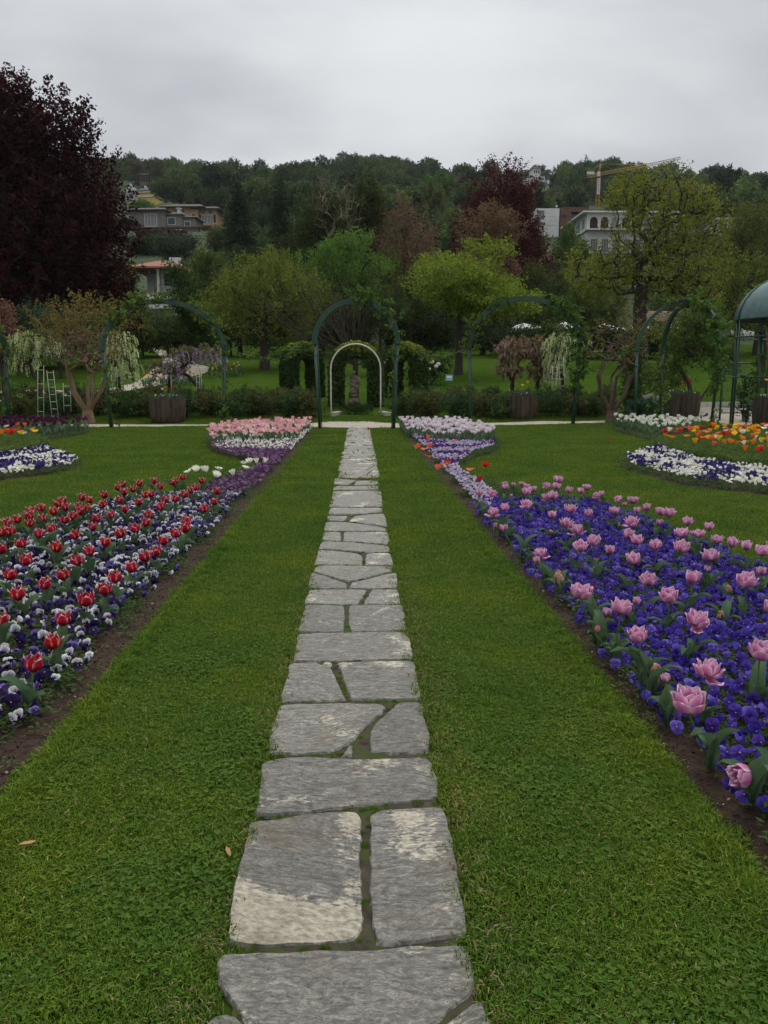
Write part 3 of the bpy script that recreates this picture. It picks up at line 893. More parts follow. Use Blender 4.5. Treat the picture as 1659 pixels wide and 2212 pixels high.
def bud_mesh(ca, cb):
    g = G()
    for i in range(3):
        prof = lambda v: (.002 + .018 * math.sin(PI * (v * .9 + .05)), .055 * v)
        width = lambda v: .022 * math.sin(PI * (v * .8 + .15)) * (1 if v < .8 else 1 - (v - .8) * 4.5)
        V, F, UV = petal_grid(6, 7, width, prof, point=.3, seed=i)
        g.add(rotz(V, i * 2 * PI / 3), F, mixc(np.array(cb), np.array(ca), UV[:, 1]), smooth=True)
    return g.mesh('bloom', M_PETAL)
PINK_BUD = bud_mesh((.62, .11, .24), (.4, .25, .2)); DARK_BUD = bud_mesh((.12, .008, .035), (.16, .02, .04))
def wilt_mesh(seed):
    g = G(); rg = np.random.default_rng(seed)
    for i in range(7):
        prof = lambda v: (.006 + .03 * v, .03 * v - (.07 + .02 * (i % 3)) * v * v)
        width = lambda v: .014 * math.sin(PI * (v * .8 + .15)) + .001
        V, F, UV = petal_grid(5, 7, width, prof, frill=.006, seed=seed + i)
        V[:, 2] += rg.uniform(-.01, .03); V += rg.uniform(-.004, .004, V.shape)
        g.add(rotz(V, i * .9 + rg.uniform(-.2, .2)), F, mixc(np.array((.55, .24, .26)), np.array((.42, .30, .18)), UV[:, 1]), smooth=True)
    return g.mesh('bloom', M_PETAL)
WILT = wilt_mesh(3)

# separate petals for the nearest tulips
def petal_mesh(fn, a, s):
    V, F, C = fn(a, s); g = G(); g.add(V, F, C, smooth=True)
    return g.mesh('petal', M_PETAL)
RED_P = {(r_, k): petal_mesh(lambda a, s: red_petal(a == 1, s), r_, k) for r_ in (0, 1) for k in (1, 2)}
PINK_P = {(r_, k): petal_mesh(pink_petal, r_, k) for r_ in (0, 1, 2) for k in (1, 2)}

def make_tulip(name, label, group, head, size, hz, bloom, specs=None, petals=None, nleaf=3, tilt=None, seed=0, leafscale=1.0):
    """head = where the base of the bloom is, in world space; the stem rises from the soil under it"""
    rg = np.random.default_rng(seed + 900)
    base = [head[0] + rg.uniform(-.02, .02), head[1] + rg.uniform(-.02, .02), 0.03]
    lim = 1.31 if head[0] > 0 else 1.46
    if abs(base[0]) < lim: base[0] = math.copysign(lim + rg.uniform(0, .05), head[0])
    t = thing(name, label, 'tulip', base, 0, group)
    k = seed % 4
    sm, tip = STEMS[k]
    hh = head[2] - base[2]
    hv = Vector((head[0] - base[0], head[1] - base[1], hh))
    qd = Vector(tuple(tip)).rotation_difference(hv)
    s = obj('stem', sm, t, (0, 0, 0), qd.to_euler(), (1, 1, hv.length / .31))
    rz = rg.uniform(0, 6.28)
    tipv = hv
    tl = tilt or (rg.uniform(-.16, .16), rg.uniform(-.16, .16))
    if petals and specs:
        b = obj('bloom', None, t, tipv, (tl[0], tl[1], rz), size)
        for (r_, sd, ang, tt) in specs:
            # petals share two outlines per ring
            o = obj('petal', petals[(r_, 1 + sd % 2)], b, (0, 0, 0), (0, 0, 0))
            o.matrix_local = Matrix.Rotation(ang, 4, 'Z') @ Matrix.Rotation(tt, 4, 'Y')
    else:
        b = obj('bloom', bloom, t, tipv, (tl[0], tl[1], rz), size)
    a0 = rg.uniform(0, 6.28)
    for i in range(nleaf):
        lf = LEAVES[(seed + i * 2) % 6]
        q = rg.uniform(.95, 1.35) * leafscale
        obj('leaf', lf, t, (0, 0, .0), (rg.uniform(-.1, .1), 0, a0 + i * 2 * PI / nleaf + rg.uniform(-.5, .5)), q)
    return t

RH = [(205,1305),(325,1165),(398,1025),(15,1025),(540,905),(120,870),(645,835),(285,800),(725,760),(392,745),(820,700),(68,745),(170,655),(482,655),(905,635),(560,600),(980,595),(355,575),(130,550),(8,585),(1020,535),(660,540),(1160,455),(1100,485),(470,495),(240,490),(755,487),(75,475),(835,455),(318,455),(575,445),(905,420),(1160,410),(185,420),(10,480),(45,425),(110,400),(260,395),(410,400),(460,380),(600,395),(690,372),(925,367),(1270,330),(1005,320),(780,335),(335,350),(410,325),(365,300),(190,345),(185,380),(260,325),(545,330),(490,315),(645,303),(865,290),(745,275),(1090,272),(1030,275),(1335,290),(555,280),(515,260),(650,248),(905,245),(940,240),(780,230),(1150,243),(1350,225),(1215,200),(1185,215),(735,200),(765,180),(830,210),(865,172),(1000,192),(960,160),(1075,168),(1095,160),(1135,135),(1255,157),(395,285),(500,345),
      (-60,560),(-70,700),(-50,880),(-90,1000),(-120,820),(-40,470),(-110,600),(-160,720),(-100,1180)]
n_ = 0
for i, (cx, cy) in enumerate(RH):
    U, V = .3472 * cx, 987.5 + .3472 * (cy + 32 * (cy + 200) / 1500)
    hz = .215 + rng.uniform(-.015, .015)
    p = P(U, V, hz)
    dist = p[1]
    near = dist < 4.6
    edge_x = p[0] > -1.72
    where = ('at the near end of the border' if dist < 3.6 else 'near the soil strip' if edge_x else 'amid the border' if dist < 6.6 else 'towards the far end of the border')
    look = ['short stemmed red tulip with jagged white rim', 'red tulip with white rim and wide open cup', 'red tulip with white rim and closed cup', 'red tulip with flared white tips', 'red tulip with white rim'][i % 5]
    if i == 0: lab = 'nearest red tulip with white rim, upright beside the bare soil strip'
    elif i == 1: lab = 'second nearest red tulip, open towards the path with a long leaf beside it'
    elif i == 2: lab = 'third red tulip from the near end, leaning over white pansies'
    elif i == len(RH): lab = ''
    else: lab = look + ' ' + where
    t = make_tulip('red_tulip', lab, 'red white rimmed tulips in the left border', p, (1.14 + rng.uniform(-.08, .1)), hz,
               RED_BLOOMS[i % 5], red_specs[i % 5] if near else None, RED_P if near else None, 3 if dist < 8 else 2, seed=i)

PHD = [(1230,1300,1.35,1),(1610,1030,1.3,0),(1340,1130,1.25,3),(1060,1085,.9,9),(1115,1178,.6,2),(970,950,1.05,0),(745,912,.8,7),(1280,865,1.2,3),(870,803,1.15,1),(797,825,.7,2),(955,767,.6,2),(1130,740,1.25,0),(660,720,1.25,4),(720,690,1.0,8),(1545,660,1.25,1),(1250,645,1.2,2),(1450,675,.7,9),(540,600,1.0,9),(1020,652,1.2,1),(1620,612,.8,2),(1335,597,.6,2),(1355,525,1.25,1),(940,545,1.15,0),(425,550,.7,2),(445,510,1,3),(735,542,.5,7),(820,497,1.0,2),(655,475,1.1,4),(725,445,1.25,1),(1060,470,1.15,0),(1195,480,1.2,1),(960,445,1.1,0),(910,415,1.1,2),(1540,475,1,2),(1465,457,1,0),(1390,440,1,4),(1625,500,1.1,1),(1290,410,.9,4),(1195,405,1.1,4),(1255,405,.6,2),(1345,370,1,0),(1230,342,1.1,1),(1080,350,.8,2),(1125,297,1.2,1),(1085,290,1,4),(1010,270,1,2),(960,285,1,2),(930,342,1.25,3),(862,340,.7,9),(840,287,1,4),(940,230,1.1,4),(860,222,.9,3),(895,252,.6,2),(580,350,1.1,3),(640,385,1.2,3),(600,277,1.2,1),(510,310,1,2),(700,300,1,0),(500,382,.8,9),(250,382,.9,2),(190,292,1.1,3),(205,345,.7,9),(252,270,1,0),(367,250,1.1,3),(745,205,.9,3),(770,195,.8,2),(655,182,1,2),(690,160,1,4),(597,177,1,0),(540,122,1.2,1),(530,157,1.1,1),(475,152,1,3),(510,207,1.2,1),(470,212,.9,3),(370,187,1.1,0),(405,170,1,4),(370,155,.9,4),(345,142,.8,4),(290,205,.5,2),(300,147,.7,2),(260,162,.9,2),(255,142,.8,4),(185,192,1,3),(118,192,1,0),(148,240,.5,7),(1405,812,.6,9),(1690,800,1.2,0),(1730,640,1.1,1),(1760,1000,1.2,2),(1700,560,1.0,3),(1800,730,1.1,0),(1850,1200,1.2,1),(1740,1400,1.2,0),(1690,470,1,1),(1820,560,1,2)]
for i, (cx, cy, sz, kind_) in enumerate(PHD):
    U = 987.5 + .4048 * cx
    V = 987.5 + .4048 * (cy + 34 * sz * (cy + 350) / 1500)
    hz = .27 + rng.uniform(-.025, .02) + (.02 if sz > 1 else 0) - (.05 if kind_ == 9 else 0)
    if sz < .85: hz -= .04
    p = P(U, V, hz); dist = p[1]
    near = dist < 4.4 and kind_ < 5
    bl = DARK_BUD if kind_ == 8 else PINK_BUD if kind_ == 7 else WILT if kind_ == 9 else PINK_BLOOMS[kind_]
    look = {0: 'cup shaped pink tulip with pale rim', 1: 'wide open double pink tulip', 2: 'half closed rose pink tulip', 3: 'loose pink tulip with petals falling outward', 4: 'ruffled many petalled deep pink tulip', 7: 'small closed pink tulip bud', 8: 'dark maroon tulip bud beside a ruffled pink bloom', 9: 'wilted brownish pink tulip with drooping petals'}[kind_]
    where = ('' if kind_ == 8 else ' close to the camera' if dist < 3.4 else ' among the violets in the middle of the border' if dist < 6 else ' at the back of the violet planting')
    if kind_ != 8: where = ' among near violet pansies' if dist < 3.4 else ' beside the strip of soil' if p[0] < 1.75 else where
    if i == 0: look, where = 'largest pink double tulip standing alone over wavy leaves by the soil strip', ''
    sc_ = sz * rng.uniform(.84, .98) * (1.0 if kind_ not in (7, 8) else 1.0)
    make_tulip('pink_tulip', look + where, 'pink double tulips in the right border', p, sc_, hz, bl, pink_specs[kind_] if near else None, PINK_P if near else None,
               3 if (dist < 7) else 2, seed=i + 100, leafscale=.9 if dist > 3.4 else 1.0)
# the tulip lying on its side
p = P(987.5 + .4048 * 1560, 987.5 + .4048 * 1700, .16)
t = make_tulip('pink_tulip', 'pink tulip fallen on its side near the soil strip', 'pink double tulips in the right border', p, 1.0, .16, PINK_BLOOMS[2], pink_specs[2], PINK_P, 3, tilt=(.1, -1.45), seed=405)
for c_ in t.children:
    if c_.name.startswith('bloom'): c_.rotation_euler = (0, R(-85), R(10))

# ------------------------------------------------------------------ pansies
def pansy(seed, cols, eye=(.75, .48, .03), size=.055, small=False):
    """five broad petals facing forward and up; cols = (upper, lower, blotch)"""
    rg = np.random.default_rng(seed)
    g = G()
    up, lo, bl = [np.array(c) for c in cols[:3]]
    side = np.array(cols[3]) if len(cols) > 3 else lo
    tips = rg.uniform(-.012, .012, 5)
    h = size / 2
    # (angle, length, width, forward)
    pet = [(R(58), 1.12, .66, -.006, up), (R(122), 1.12, .66, -.0085, up), (R(8), .92, .52, .0, side), (R(172), .92, .52, .001, side), (R(-90), .98, .74, .003, lo)]
    for pi_, (a, L, W, fw, c) in enumerate(pet):
        L *= h * rg.uniform(.9, 1.1); W *= h * rg.uniform(.9, 1.1)
        n = 7
        V = [(0, 0, fw)]; C = [bl]
        for ring, (rr, bb) in enumerate(((.5, .55 if not small else .3), (1.0, 0.0))):
            for j in range(n):
                th = -PI / 2 + PI * j / (n - 1)
                x = L * (.30 + .70 * math.cos(th) ** .8 if abs(math.cos(th)) > 1e-6 else .30) * rr
                y = W * math.sin(th) * rr
                z = fw + rg.uniform(-.003, .004) * rr + (.004 * math.cos(th * 3 + seed) - .005 + tips[pi_]) * rr * rr
                V.append((x * math.cos(a) - y * math.sin(a), x * math.sin(a) + y * math.cos(a), z)); C.append(c + (bl - c) * bb)
        F = [(0, 1 + j, 2 + j) for j in range(n - 1)] + [(1 + j, 1 + n + j, 2 + n + j, 2 + j) for j in range(n - 1)]
        g.add(V, F, np.array(C), smooth=True)
    V = [(h * .10 * math.cos(a), h * .10 * math.sin(a) - h * .05, .008) for a in np.linspace(0, 2 * PI, 6)[:-1]]
    g.add(V, [(0, 1, 2, 3, 4)], eye)
    return g
def tilt_mesh(g, name, az=0.0):
    """face the flower: local -Y, looking up a little"""
    g.V = [rotx(np.asarray(v, float), R(-68) * -1).astype(np.float32) for v in g.V]
    return g.mesh(name, M_PETAL)
BLUE = ((.098, .062, .42), (.072, .042, .33), (.04, .018, .18))
BLUE2 = ((.17, .13, .52), (.12, .085, .43), (.06, .035, .25))
BLUE3 = ((.060, .038, .32), (.045, .026, .26), (.02, .010, .14))
BIC = ((.76, .76, .80), (.030, .014, .10), (.008, .004, .025), (.55, .54, .66))
BIC2 = ((.82, .81, .84), (.05, .03, .12), (.012, .006, .035), (.03, .015, .08))
BIC3 = ((.20, .17, .42), (.045, .025, .14), (.008, .004, .03))
BIC4 = ((.035, .022, .12), (.022, .012, .08), (.008, .004, .025))
BLUE_M = [tilt_mesh(pansy(s, c), 'pansy') for s, c in [(1, BLUE), (2, BLUE), (3, BLUE2), (4, BLUE3), (5, BLUE), (6, BLUE3)]]
BIC_M = [tilt_mesh(pansy(s, c), 'pansy') for s, c in [(11, BIC), (12, BIC4), (13, BIC2), (14, BIC3), (15, BIC), (16, BIC4), (17, BIC3), (18, BIC2)]]
def pansy_rot(n, rg):
    # most face out towards the light in front, some turn away
    az = rg.normal(0, .9, n)
    t = rg.random(n) < .18
    az[t] += PI
    return np.stack([rg.normal(-.12, .38, n), rg.normal(0, .22, n), az], 1)

def bed_region(poly, side, inset=.24, y0=0.8, y1=99, y2=None):
    """planted area: keeps off the soil strip beside the lawn edge"""
    q = [(x, y) for x, y in poly]
    return q

def plant(side, poly, spacing, zlo, zhi, y0, y1, meshes, name, lab_f, group, nmax, seed):
    rg = np.random.default_rng(seed)
    pts = spaced(poly, spacing, rg)
    strip = (.19 if side == 'L' else .07) + .03 * np.sin(pts[:, 1] * 3.1) + .03 * np.sin(pts[:, 1] * 9.7)
    ok = (np.abs(pts[:, 0]) > EDGE + strip) & (pts[:, 1] > y0) & (pts[:, 1] < y1)
    pts = pts[ok]
    d = dist_to(pts, poly); pts = pts[d > .05]
    edge = np.minimum((np.abs(pts[:, 0]) - EDGE - .1) / .14, 1)
    z = zlo + (zhi - zlo) * np.clip(edge, .15, 1) * rg.uniform(.6, 1.0, len(pts))
    P3 = np.concatenate([pts, z[:, None]], 1)
    order = np.argsort(np.linalg.norm(P3[:, :2], axis=1))
    P3 = P3[order]
    # visible ones first: those in the frame
    uv = np.array([proj(p) for p in P3]); vis = (uv[:, 0] > -10) & (uv[:, 0] < 1669) & (uv[:, 1] < 2230)
    rots = pansy_rot(len(P3), rg)
    idx = rg.integers(0, len(meshes), len(P3))
    scl = rg.uniform(.8, 1.2, len(P3))
    vi = np.where(vis)[0][:nmax]
    first = set(vi.tolist())
    for n_, i in enumerate(vi):
        obj(name, meshes[idx[i]], None, P3[i], rots[i], scl[i], lab_f(n_, P3[i], idx[i]), 'pansy', group)
    rest = np.array([i for i in range(len(P3)) if i not in first])
    return P3, rest, rots, idx, scl

lab_b = lambda n, p, k: ('blue violet pansy with yellow eye', 'pale violet pansy', 'dark violet pansy')[0 if k in (0, 1, 4) else 1 if k == 2 else 2] + (' beside the bare soil strip' if p[0] < 1.72 else ' among the pink tulips')
PB_, rest, ro, ix, sc_ = plant('R', BED_R, .049, .07, .145, 1.2, P2(1000, 1100)[1], BLUE_M, 'violet_pansy', lab_b, 'blue violet pansies under the pink tulips', 290, 21)
SRC_BLUE = source_collection('pansy_source_blue', BLUE_M)
scatter('pansy_carpet', PB_[rest], ro[rest], sc_[rest], ix[rest], SRC_BLUE, 'carpet of blue violet pansies under the pink tulips')
lab_w = lambda n, p, k: ('white pansy with violet lower petal', 'white topped pansy with black lower petals', 'lilac and deep violet pansy', 'near black violet pansy')[0 if k in (0, 1, 4) else 1 if k in (2, 7) else 3 if k == 5 else 2] + (' beside the bare soil strip' if p[0] > -1.72 else ' among the red tulips')
PW_, rest, ro, ix, sc_ = plant('L', BED_L, .052, .07, .135, 1.2, P2(490, 1085)[1], BIC_M, 'white_pansy', lab_w, 'white and dark violet pansies under the red tulips', 290, 22)
SRC_BIC = source_collection('pansy_source_white', BIC_M)
scatter('pansy_carpet', PW_[rest], ro[rest], sc_[rest], ix[rest], SRC_BIC, 'carpet of white and dark violet pansies under the red tulips')

# leaves under the flowers
def leafy_clump(seed, n, h, r, size, ca, cb):
    rg = np.random.default_rng(seed)
    c = np.stack([rg.normal(0, r * .5, n), rg.normal(0, r * .5, n), rg.uniform(.01, h, n)], 1)
    a = rg.normal(0, 1, (n, 3)); a[:, 2] = a[:, 2] * .5 + .1; a /= np.linalg.norm(a, axis=1, keepdims=True)
    b = np.cross(a, rg.normal(0, .5, (n, 3)) + [0, 0, 1]); b /= np.linalg.norm(b, axis=1, keepdims=True) + 1e-9
    l = rg.uniform(.6, 1.2, n)[:, None] * size; w = l * .42
    nrm = np.cross(a, b)
    V = np.stack([c - a * l / 2, c + b * w / 2 + nrm * w * .15, c + a * l / 2, c - b * w / 2 + nrm * w * .15], 1).reshape(-1, 3)
    V[:, 2] = np.maximum(V[:, 2], .002)
    F = np.arange(n * 4, dtype=np.int32).reshape(n, 4)
    C = np.repeat(mixc(np.array(ca), np.array(cb), rg.random(n)), 4, 0)
    g = G(); g.add(V, F, C)
    return g.mesh('leafy_clump', M_LEAF)
UNDER = source_collection('under_leaves', [leafy_clump(s, 70, .13, .08, .032, (.035, .065, .022), (.075, .12, .035)) for s in (1, 2, 3, 4)])
def under(poly, spacing, y0, y1, label, scale=(1.0, 1.0), strip=.16, seed=5, col=UNDER):
    rg = np.random.default_rng(seed)
    pts = spaced(poly, spacing, rg)
    m = (pts[:, 1] > y0) & (pts[:, 1] < y1) & ((np.abs(pts[:, 0]) > EDGE + strip + .06 * np.sin(pts[:, 1] * 5)) | (np.abs(pts[:, 0]) > 4)) 
    pts = pts[m]; pts = pts[dist_to(pts, poly) > .04]
    z = np.full(len(pts), .02)
    ro_ = np.stack([np.zeros(len(pts)), np.zeros(len(pts)), rg.uniform(0, 6.28, len(pts))], 1)
    s = rg.uniform(scale[0] * .8, scale[0] * 1.2, len(pts)); s3 = np.stack([s, s, s * scale[1]], 1)
    scatter('bedding_foliage', np.concatenate([pts, z[:, None]], 1), ro_, s3, rg.integers(0, 4, len(pts)), col, label)
under(BED_R, .060, .6, 99, 'green pansy leaves filling the right border', (1, .68))
under(BED_L, .060, .6, 99, 'green pansy leaves filling the left border', (1, .62), .225, seed=6)
under(BED_FL, .10, 0, 99, 'green leaves filling the distant left bed', (1.4, .45), 0, 7)
under(BED_FR, .10, 0, 99, 'green leaves filling the distant right bed', (1.4, .5), 0, 8)

# ------------------------------------------------------------------ far plantings
def small_bloom(seed, col, col2, size, n=5):
    return tilt_mesh(pansy(seed, (col, col2, mixc(np.array(col2), np.array((.2, .1, .1)), .3)), size=size, small=True), 'small_bloom')
LIL = [small_bloom(31, (.52, .44, .62), (.62, .56, .70), .040), small_bloom(32, (.40, .30, .55), (.50, .42, .62), .040), small_bloom(33, (.62, .58, .70), (.55, .45, .62), .04)]
PUR = [small_bloom(34, (.070, .020, .085), (.12, .04, .14), .034), small_bloom(35, (.14, .055, .16), (.20, .09, .22), .034), small_bloom(36, (.05, .012, .07), (.08, .02, .10), .034), small_bloom(44, (.28, .17, .30), (.34, .22, .36), .030)]
WHT = [small_bloom(37, (.78, .78, .70), (.82, .80, .66), .045), small_bloom(38, (.80, .80, .74), (.82, .82, .78), .045)]
NAVY = [small_bloom(39, (.022, .020, .13), (.03, .027, .17), .055), small_bloom(40, (.034, .032, .19), (.02, .017, .12), .055)]
DPUR = [small_bloom(41, (.10, .03, .20), (.14, .05, .28), .045), small_bloom(42, (.07, .02, .16), (.10, .03, .22), .045)]
YEL = [small_bloom(43, (.75, .45, .02), (.8, .55, .05), .045)]
SRCS = {k: source_collection('small_' + k, v) for k, v in dict(lil=LIL, pur=PUR, wht=WHT, navy=NAVY, dpur=DPUR, yel=YEL).items()}
def carpet(poly, spacing, z, src, label, sel=None, seed=1, strip=.1, sc=1.0):
    rg = np.random.default_rng(seed)
    pts = spaced(poly, spacing, rg)
    pts = pts[(dist_to(pts, poly) > .03)]
    if sel is not None: pts = pts[sel(pts)]
    n = len(pts)
    zz = z * rg.uniform(.7, 1.1, n)
    k = len(bpy.data.collections[SRCS[src].name].objects)
    scatter('pansy_carpet', np.concatenate([pts, zz[:, None]], 1), pansy_rot(n, rg), rg.uniform(.85, 1.2, n) * sc, rg.integers(0, k, n), SRCS[src], label)
cell = lambda p, s, t, sd: np.array([noise.noise(Vector((x * s, y * s, sd))) > t for x, y in p])
farL = [P2(690, 935), P2(640, 990), P2(600, 1032), P2(560, 1062), P2(480, 1110), P2(420, 1090), P2(462, 1056), P2(520, 1036), P2(562, 1016), P2(556, 1005), P2(500, 994), P2(455, 978), P2(455, 965), P2(560, 968), P2(660, 965), P2(690, 930)]
farL = [(min(x, -EDGE - .10), y) for x, y in farL]
carpet(farL, .042, .15, 'pur', 'carpet of small purple pansies in front of the pink tulips', seed=2, sc=1.15)
midL = [P2(688, 930), P2(660, 968), P2(632, 984), P2(560, 984), P2(462, 982), P2(470, 950), P2(600, 950)]
midL = [(min(x, -EDGE - .08), y) for x, y in midL]
carpet(midL, .062, .17, 'wht', 'cream white pansies under the pink tulips', seed=3)
farR = [P2(862, 930), P2(905, 985), P2(950, 1040), P2(1000, 1095), P2(1060, 1130), P2(1075, 1085), P2(1042, 1056), P2(1002, 1034), P2(990, 1014), P2(1025, 988), P2(1068, 974), P2(1075, 962), P2(980, 945)]
farR = [(max(x, EDGE + .08), y) for x, y in farR]
carpet(farR, .050, .15, 'lil', 'carpet of small lilac pansies under the white tulips', sel=lambda p: ~cell(p, 1.5, .10, 4) | (p[:, 1] < 12), seed=4)
carpet(farR, .055, .15, 'dpur', 'patches of deep purple pansies under the white tulips', sel=lambda p: cell(p, 1.5, .10, 4) & (p[:, 1] > 12), seed=5)
def front(poly, w, lo=None):
    """a band w wide along the near side of the outline"""
    return lambda p: (dist_to(p, poly) < w)
bl_fl = [P2(30, 985), P2(100, 978), P2(172, 1004), P2(160, 1016), P2(90, 1030), P2(0, 1041), P2(-220, 1073), P2(-300, 1050), P2(-100, 1000)]
POPF = source_collection('poppy_leaves', [leafy_clump(s + 10, 90, .16, .08, .034, (.060, .100, .022), (.13, .19, .045)) for s in (1, 2, 3, 4)])
for poly_, lb in (([P2(1415, 970), P2(1445, 985), P2(1550, 1010), P2(1659, 1028), P2(1900, 1060), P2(1960, 1000), P2(1800, 955), P2(1600, 948), P2(1500, 955), P2(1440, 962)], 'right'), ([P2(75, 958), P2(105, 972), P2(60, 986), P2(-60, 1008), P2(-220, 1030), P2(-260, 980), P2(-60, 955)], 'left')):
    q = spaced(poly_, .075, np.random.default_rng(43)); n = len(q)
    scatter('bedding_foliage', np.concatenate([q, np.full((n, 1), .03)], 1), np.stack([np.zeros(n), np.zeros(n), rng.uniform(0, 6.28, n)], 1), np.stack([rng.uniform(1, 1.5, n)] * 2 + [rng.uniform(.9, 1.5, n)], 1), rng.integers(0, 4, n), POPF, 'light green poppy foliage in the distant %s bed' % lb)
carpet(bl_fl, .048, .17, 'navy', 'navy blue pansies in the distant left bed', sel=lambda p: cell(p, 2.6, 0.0, 8), seed=6)
POPF = source_collection('poppy_leaves', [leafy_clump(s + 10, 90, .16, .08, .034, (.060, .100, .022), (.13, .19, .045)) for s in (1, 2, 3, 4)])
for poly_, lb in (([P2(1415, 970), P2(1445, 985), P2(1550, 1010), P2(1659, 1028), P2(1900, 1060), P2(1960, 1000), P2(1800, 955), P2(1600, 948), P2(1500, 955), P2(1440, 962)], 'right'), ([P2(75, 958), P2(105, 972), P2(60, 986), P2(-60, 1008), P2(-220, 1030), P2(-260, 980), P2(-60, 955)], 'left')):
    q = spaced(poly_, .075, np.random.default_rng(43)); n = len(q)
    scatter('bedding_foliage', np.concatenate([q, np.full((n, 1), .03)], 1), np.stack([np.zeros(n), np.zeros(n), rng.uniform(0, 6.28, n)], 1), np.stack([rng.uniform(1, 1.5, n)] * 2 + [rng.uniform(.9, 1.5, n)], 1), rng.integers(0, 4, n), POPF, 'light green poppy foliage in the distant %s bed' % lb)
carpet(bl_fl, .048, .17, 'wht', 'white pansies in the distant left bed', sel=lambda p: ~cell(p, 2.6, 0.0, 8), seed=7)
bl_fr = [P2(1430, 972), P2(1350, 998), P2(1358, 1014), P2(1405, 1029), P2(1500, 1052), P2(1659, 1070), P2(1900, 1092), P2(1950, 1065), P2(1659, 1030), P2(1520, 1010), P2(1460, 990)]
carpet(bl_fr, .048, .17, 'navy', 'navy blue pansies in the distant right bed', sel=lambda p: cell(p, 2.4, .06, 9), seed=8)
carpet(bl_fr, .048, .17, 'wht', 'white pansies in the distant right bed', sel=lambda p: ~cell(p, 2.4, .06, 9), seed=9)

def far_tulip(seed, ca, cb, h, op=.0, stripe=None):
    LH = h * 1.1
    """whole plant as one small mesh: bloom, stem and two leaves"""
    g = G(); rg = np.random.default_rng(seed)
    l = rg.uniform(-.03, .03)
    tube(g, [(0, 0, 0), (l * .4, 0, h * .5), (l, 0, h)], .0045, 4, (.11, .17, .06), caps=False)
    for i in range(6):
        prof = lambda v: (.005 + (.026 + op * .012) * math.sin(min(v * 1.9, 1.57)) * (1 - .25 * max(0, v - .6)) + op * .02 * v, .066 * v)
        width = lambda v: .022 * math.sin(PI * (v * .78 + .13)) * (1 if v < .8 else 1 - (v - .8) * 3)
        V, F, UV = petal_grid(4, 5, width, prof, seed=i, point=.6)
        V = rotz(V * 1.22, i * PI / 3 + rg.uniform(-.1, .1)) + [l, 0, h]
        c = mixc(np.array(ca), np.array(cb), np.clip(UV[:, 1] * .8 + .3 * np.cos(UV[:, 0] * 6) ** 2 - .2, 0, 1))
        g.add(V, F, c, smooth=True)
    for i in range(3):
        a = rg.uniform(0, 6.28); L = LH * rg.uniform(.7, .95); w = .022
        pts = np.array([(0, -w * .6, 0), (0, w * .6, 0), (L * .12, -w, L * .45), (L * .12, w, L * .45), (L * .38, -w * .6, L * .85), (L * .38, w * .6, L * .85), (L * .55, 0, L * .9)])
        g.add(rotz(pts, a), [(0, 1, 3, 2), (2, 3, 5, 4), (4, 5, 6)], mixc(np.array((.06, .11, .06)), np.array((.09, .15, .08)), rg.random()))
    return g.mesh('tulip', M_PETAL)
FT_PINK = [far_tulip(s, (.86, .66, .62), (.72, .11, .24), .26, o) for s, o in [(1, .2), (2, .5), (3, 0)]] + [far_tulip(4, (.88, .74, .68), (.84, .32, .40), .27, .8)]
FT_LILAC = [far_tulip(s, (.74, .60, .68), (.88, .86, .87), .26, o) for s, o in [(5, .2), (6, 0), (7, .4)]]
FT_PURP = [far_tulip(s, (.06, .010, .05), (.13, .022, .10), .30, o) for s, o in [(8, 0), (9, .1), (10, .3)]]
FT_WHITE = [far_tulip(s, (.74, .76, .62), (.86, .86, .82), .26, o) for s, o in [(11, 0), (12, .2)]]
def plant_far(name, poly, spacing, meshes, labels, group, seed, nmax, hs=(.9, 1.1)):
    rg = np.random.default_rng(seed)
    pts = spaced(poly, spacing, rg)
    pts = pts[np.argsort(pts[:, 1])][:nmax]
    for i, p in enumerate(pts):
        k = int(rg.integers(0, len(meshes)))
        obj(name, meshes[k], None, (p[0], p[1], .03), (rg.normal(0, .05), rg.normal(0, .05), rg.uniform(0, 6.28)), (q_ := rg.uniform(*hs), q_, q_ * rg.uniform(.84, 1.2)), labels(p, k), 'tulip', group)
    return len(pts)
pkpoly = [P2(688, 929), P2(672, 948), P2(635, 966), P2(560, 968), P2(500, 966), P2(465, 974), P2(452, 964), P2(460, 945), P2(560, 930), P2(640, 926)]
pkpoly = [(min(x, -EDGE - .14), y) for x, y in pkpoly]
n1 = plant_far('salmon_tulip', pkpoly, .145, FT_PINK, lambda p, k: 'pink tulip ' + ('with open cream throat ' if k == 3 else '') + ('in the front row over the white pansies' if p[1] < 18 else 'in the back rows beside the central arch'), 'salmon pink tulips in the far left planting', 31, 290, (.9, 1.15))
lwpoly = [P2(862, 929), P2(878, 948), P2(940, 965), P2(1010, 965), P2(1062, 968), P2(1068, 955), P2(1010, 932), P2(940, 927)]
n2 = plant_far('white_lilac_tulip', lwpoly, .14, FT_LILAC, lambda p, k: 'white tulip flushed lilac ' + ('in the front rows over the lilac pansies' if p[1] < 18 else 'in the back rows beside the central arch'), 'white and lilac tulips in the far right planting', 32, 290, (.9, 1.15))
pupoly = [P2(190, 928), P2(188, 936), P2(110, 948), P2(30, 956), P2(-120, 960), P2(-200, 950), P2(-120, 928), P2(40, 921)]
n3 = plant_far('purple_tulip', pupoly, .17, FT_PURP, lambda p, k: 'deep purple tulip ' + ('at the edge of the bed by the lawn' if p[0] > -8 else 'in the mass of the distant left bed'), 'deep purple tulips in the distant left bed', 33, 280, (.9, 1.2))
wpoly = [P2(1324, 924), P2(1345, 935), P2(1400, 946), P2(1450, 950), P2(1505, 938), P2(1512, 932), P2(1440, 926), P2(1380, 923)]
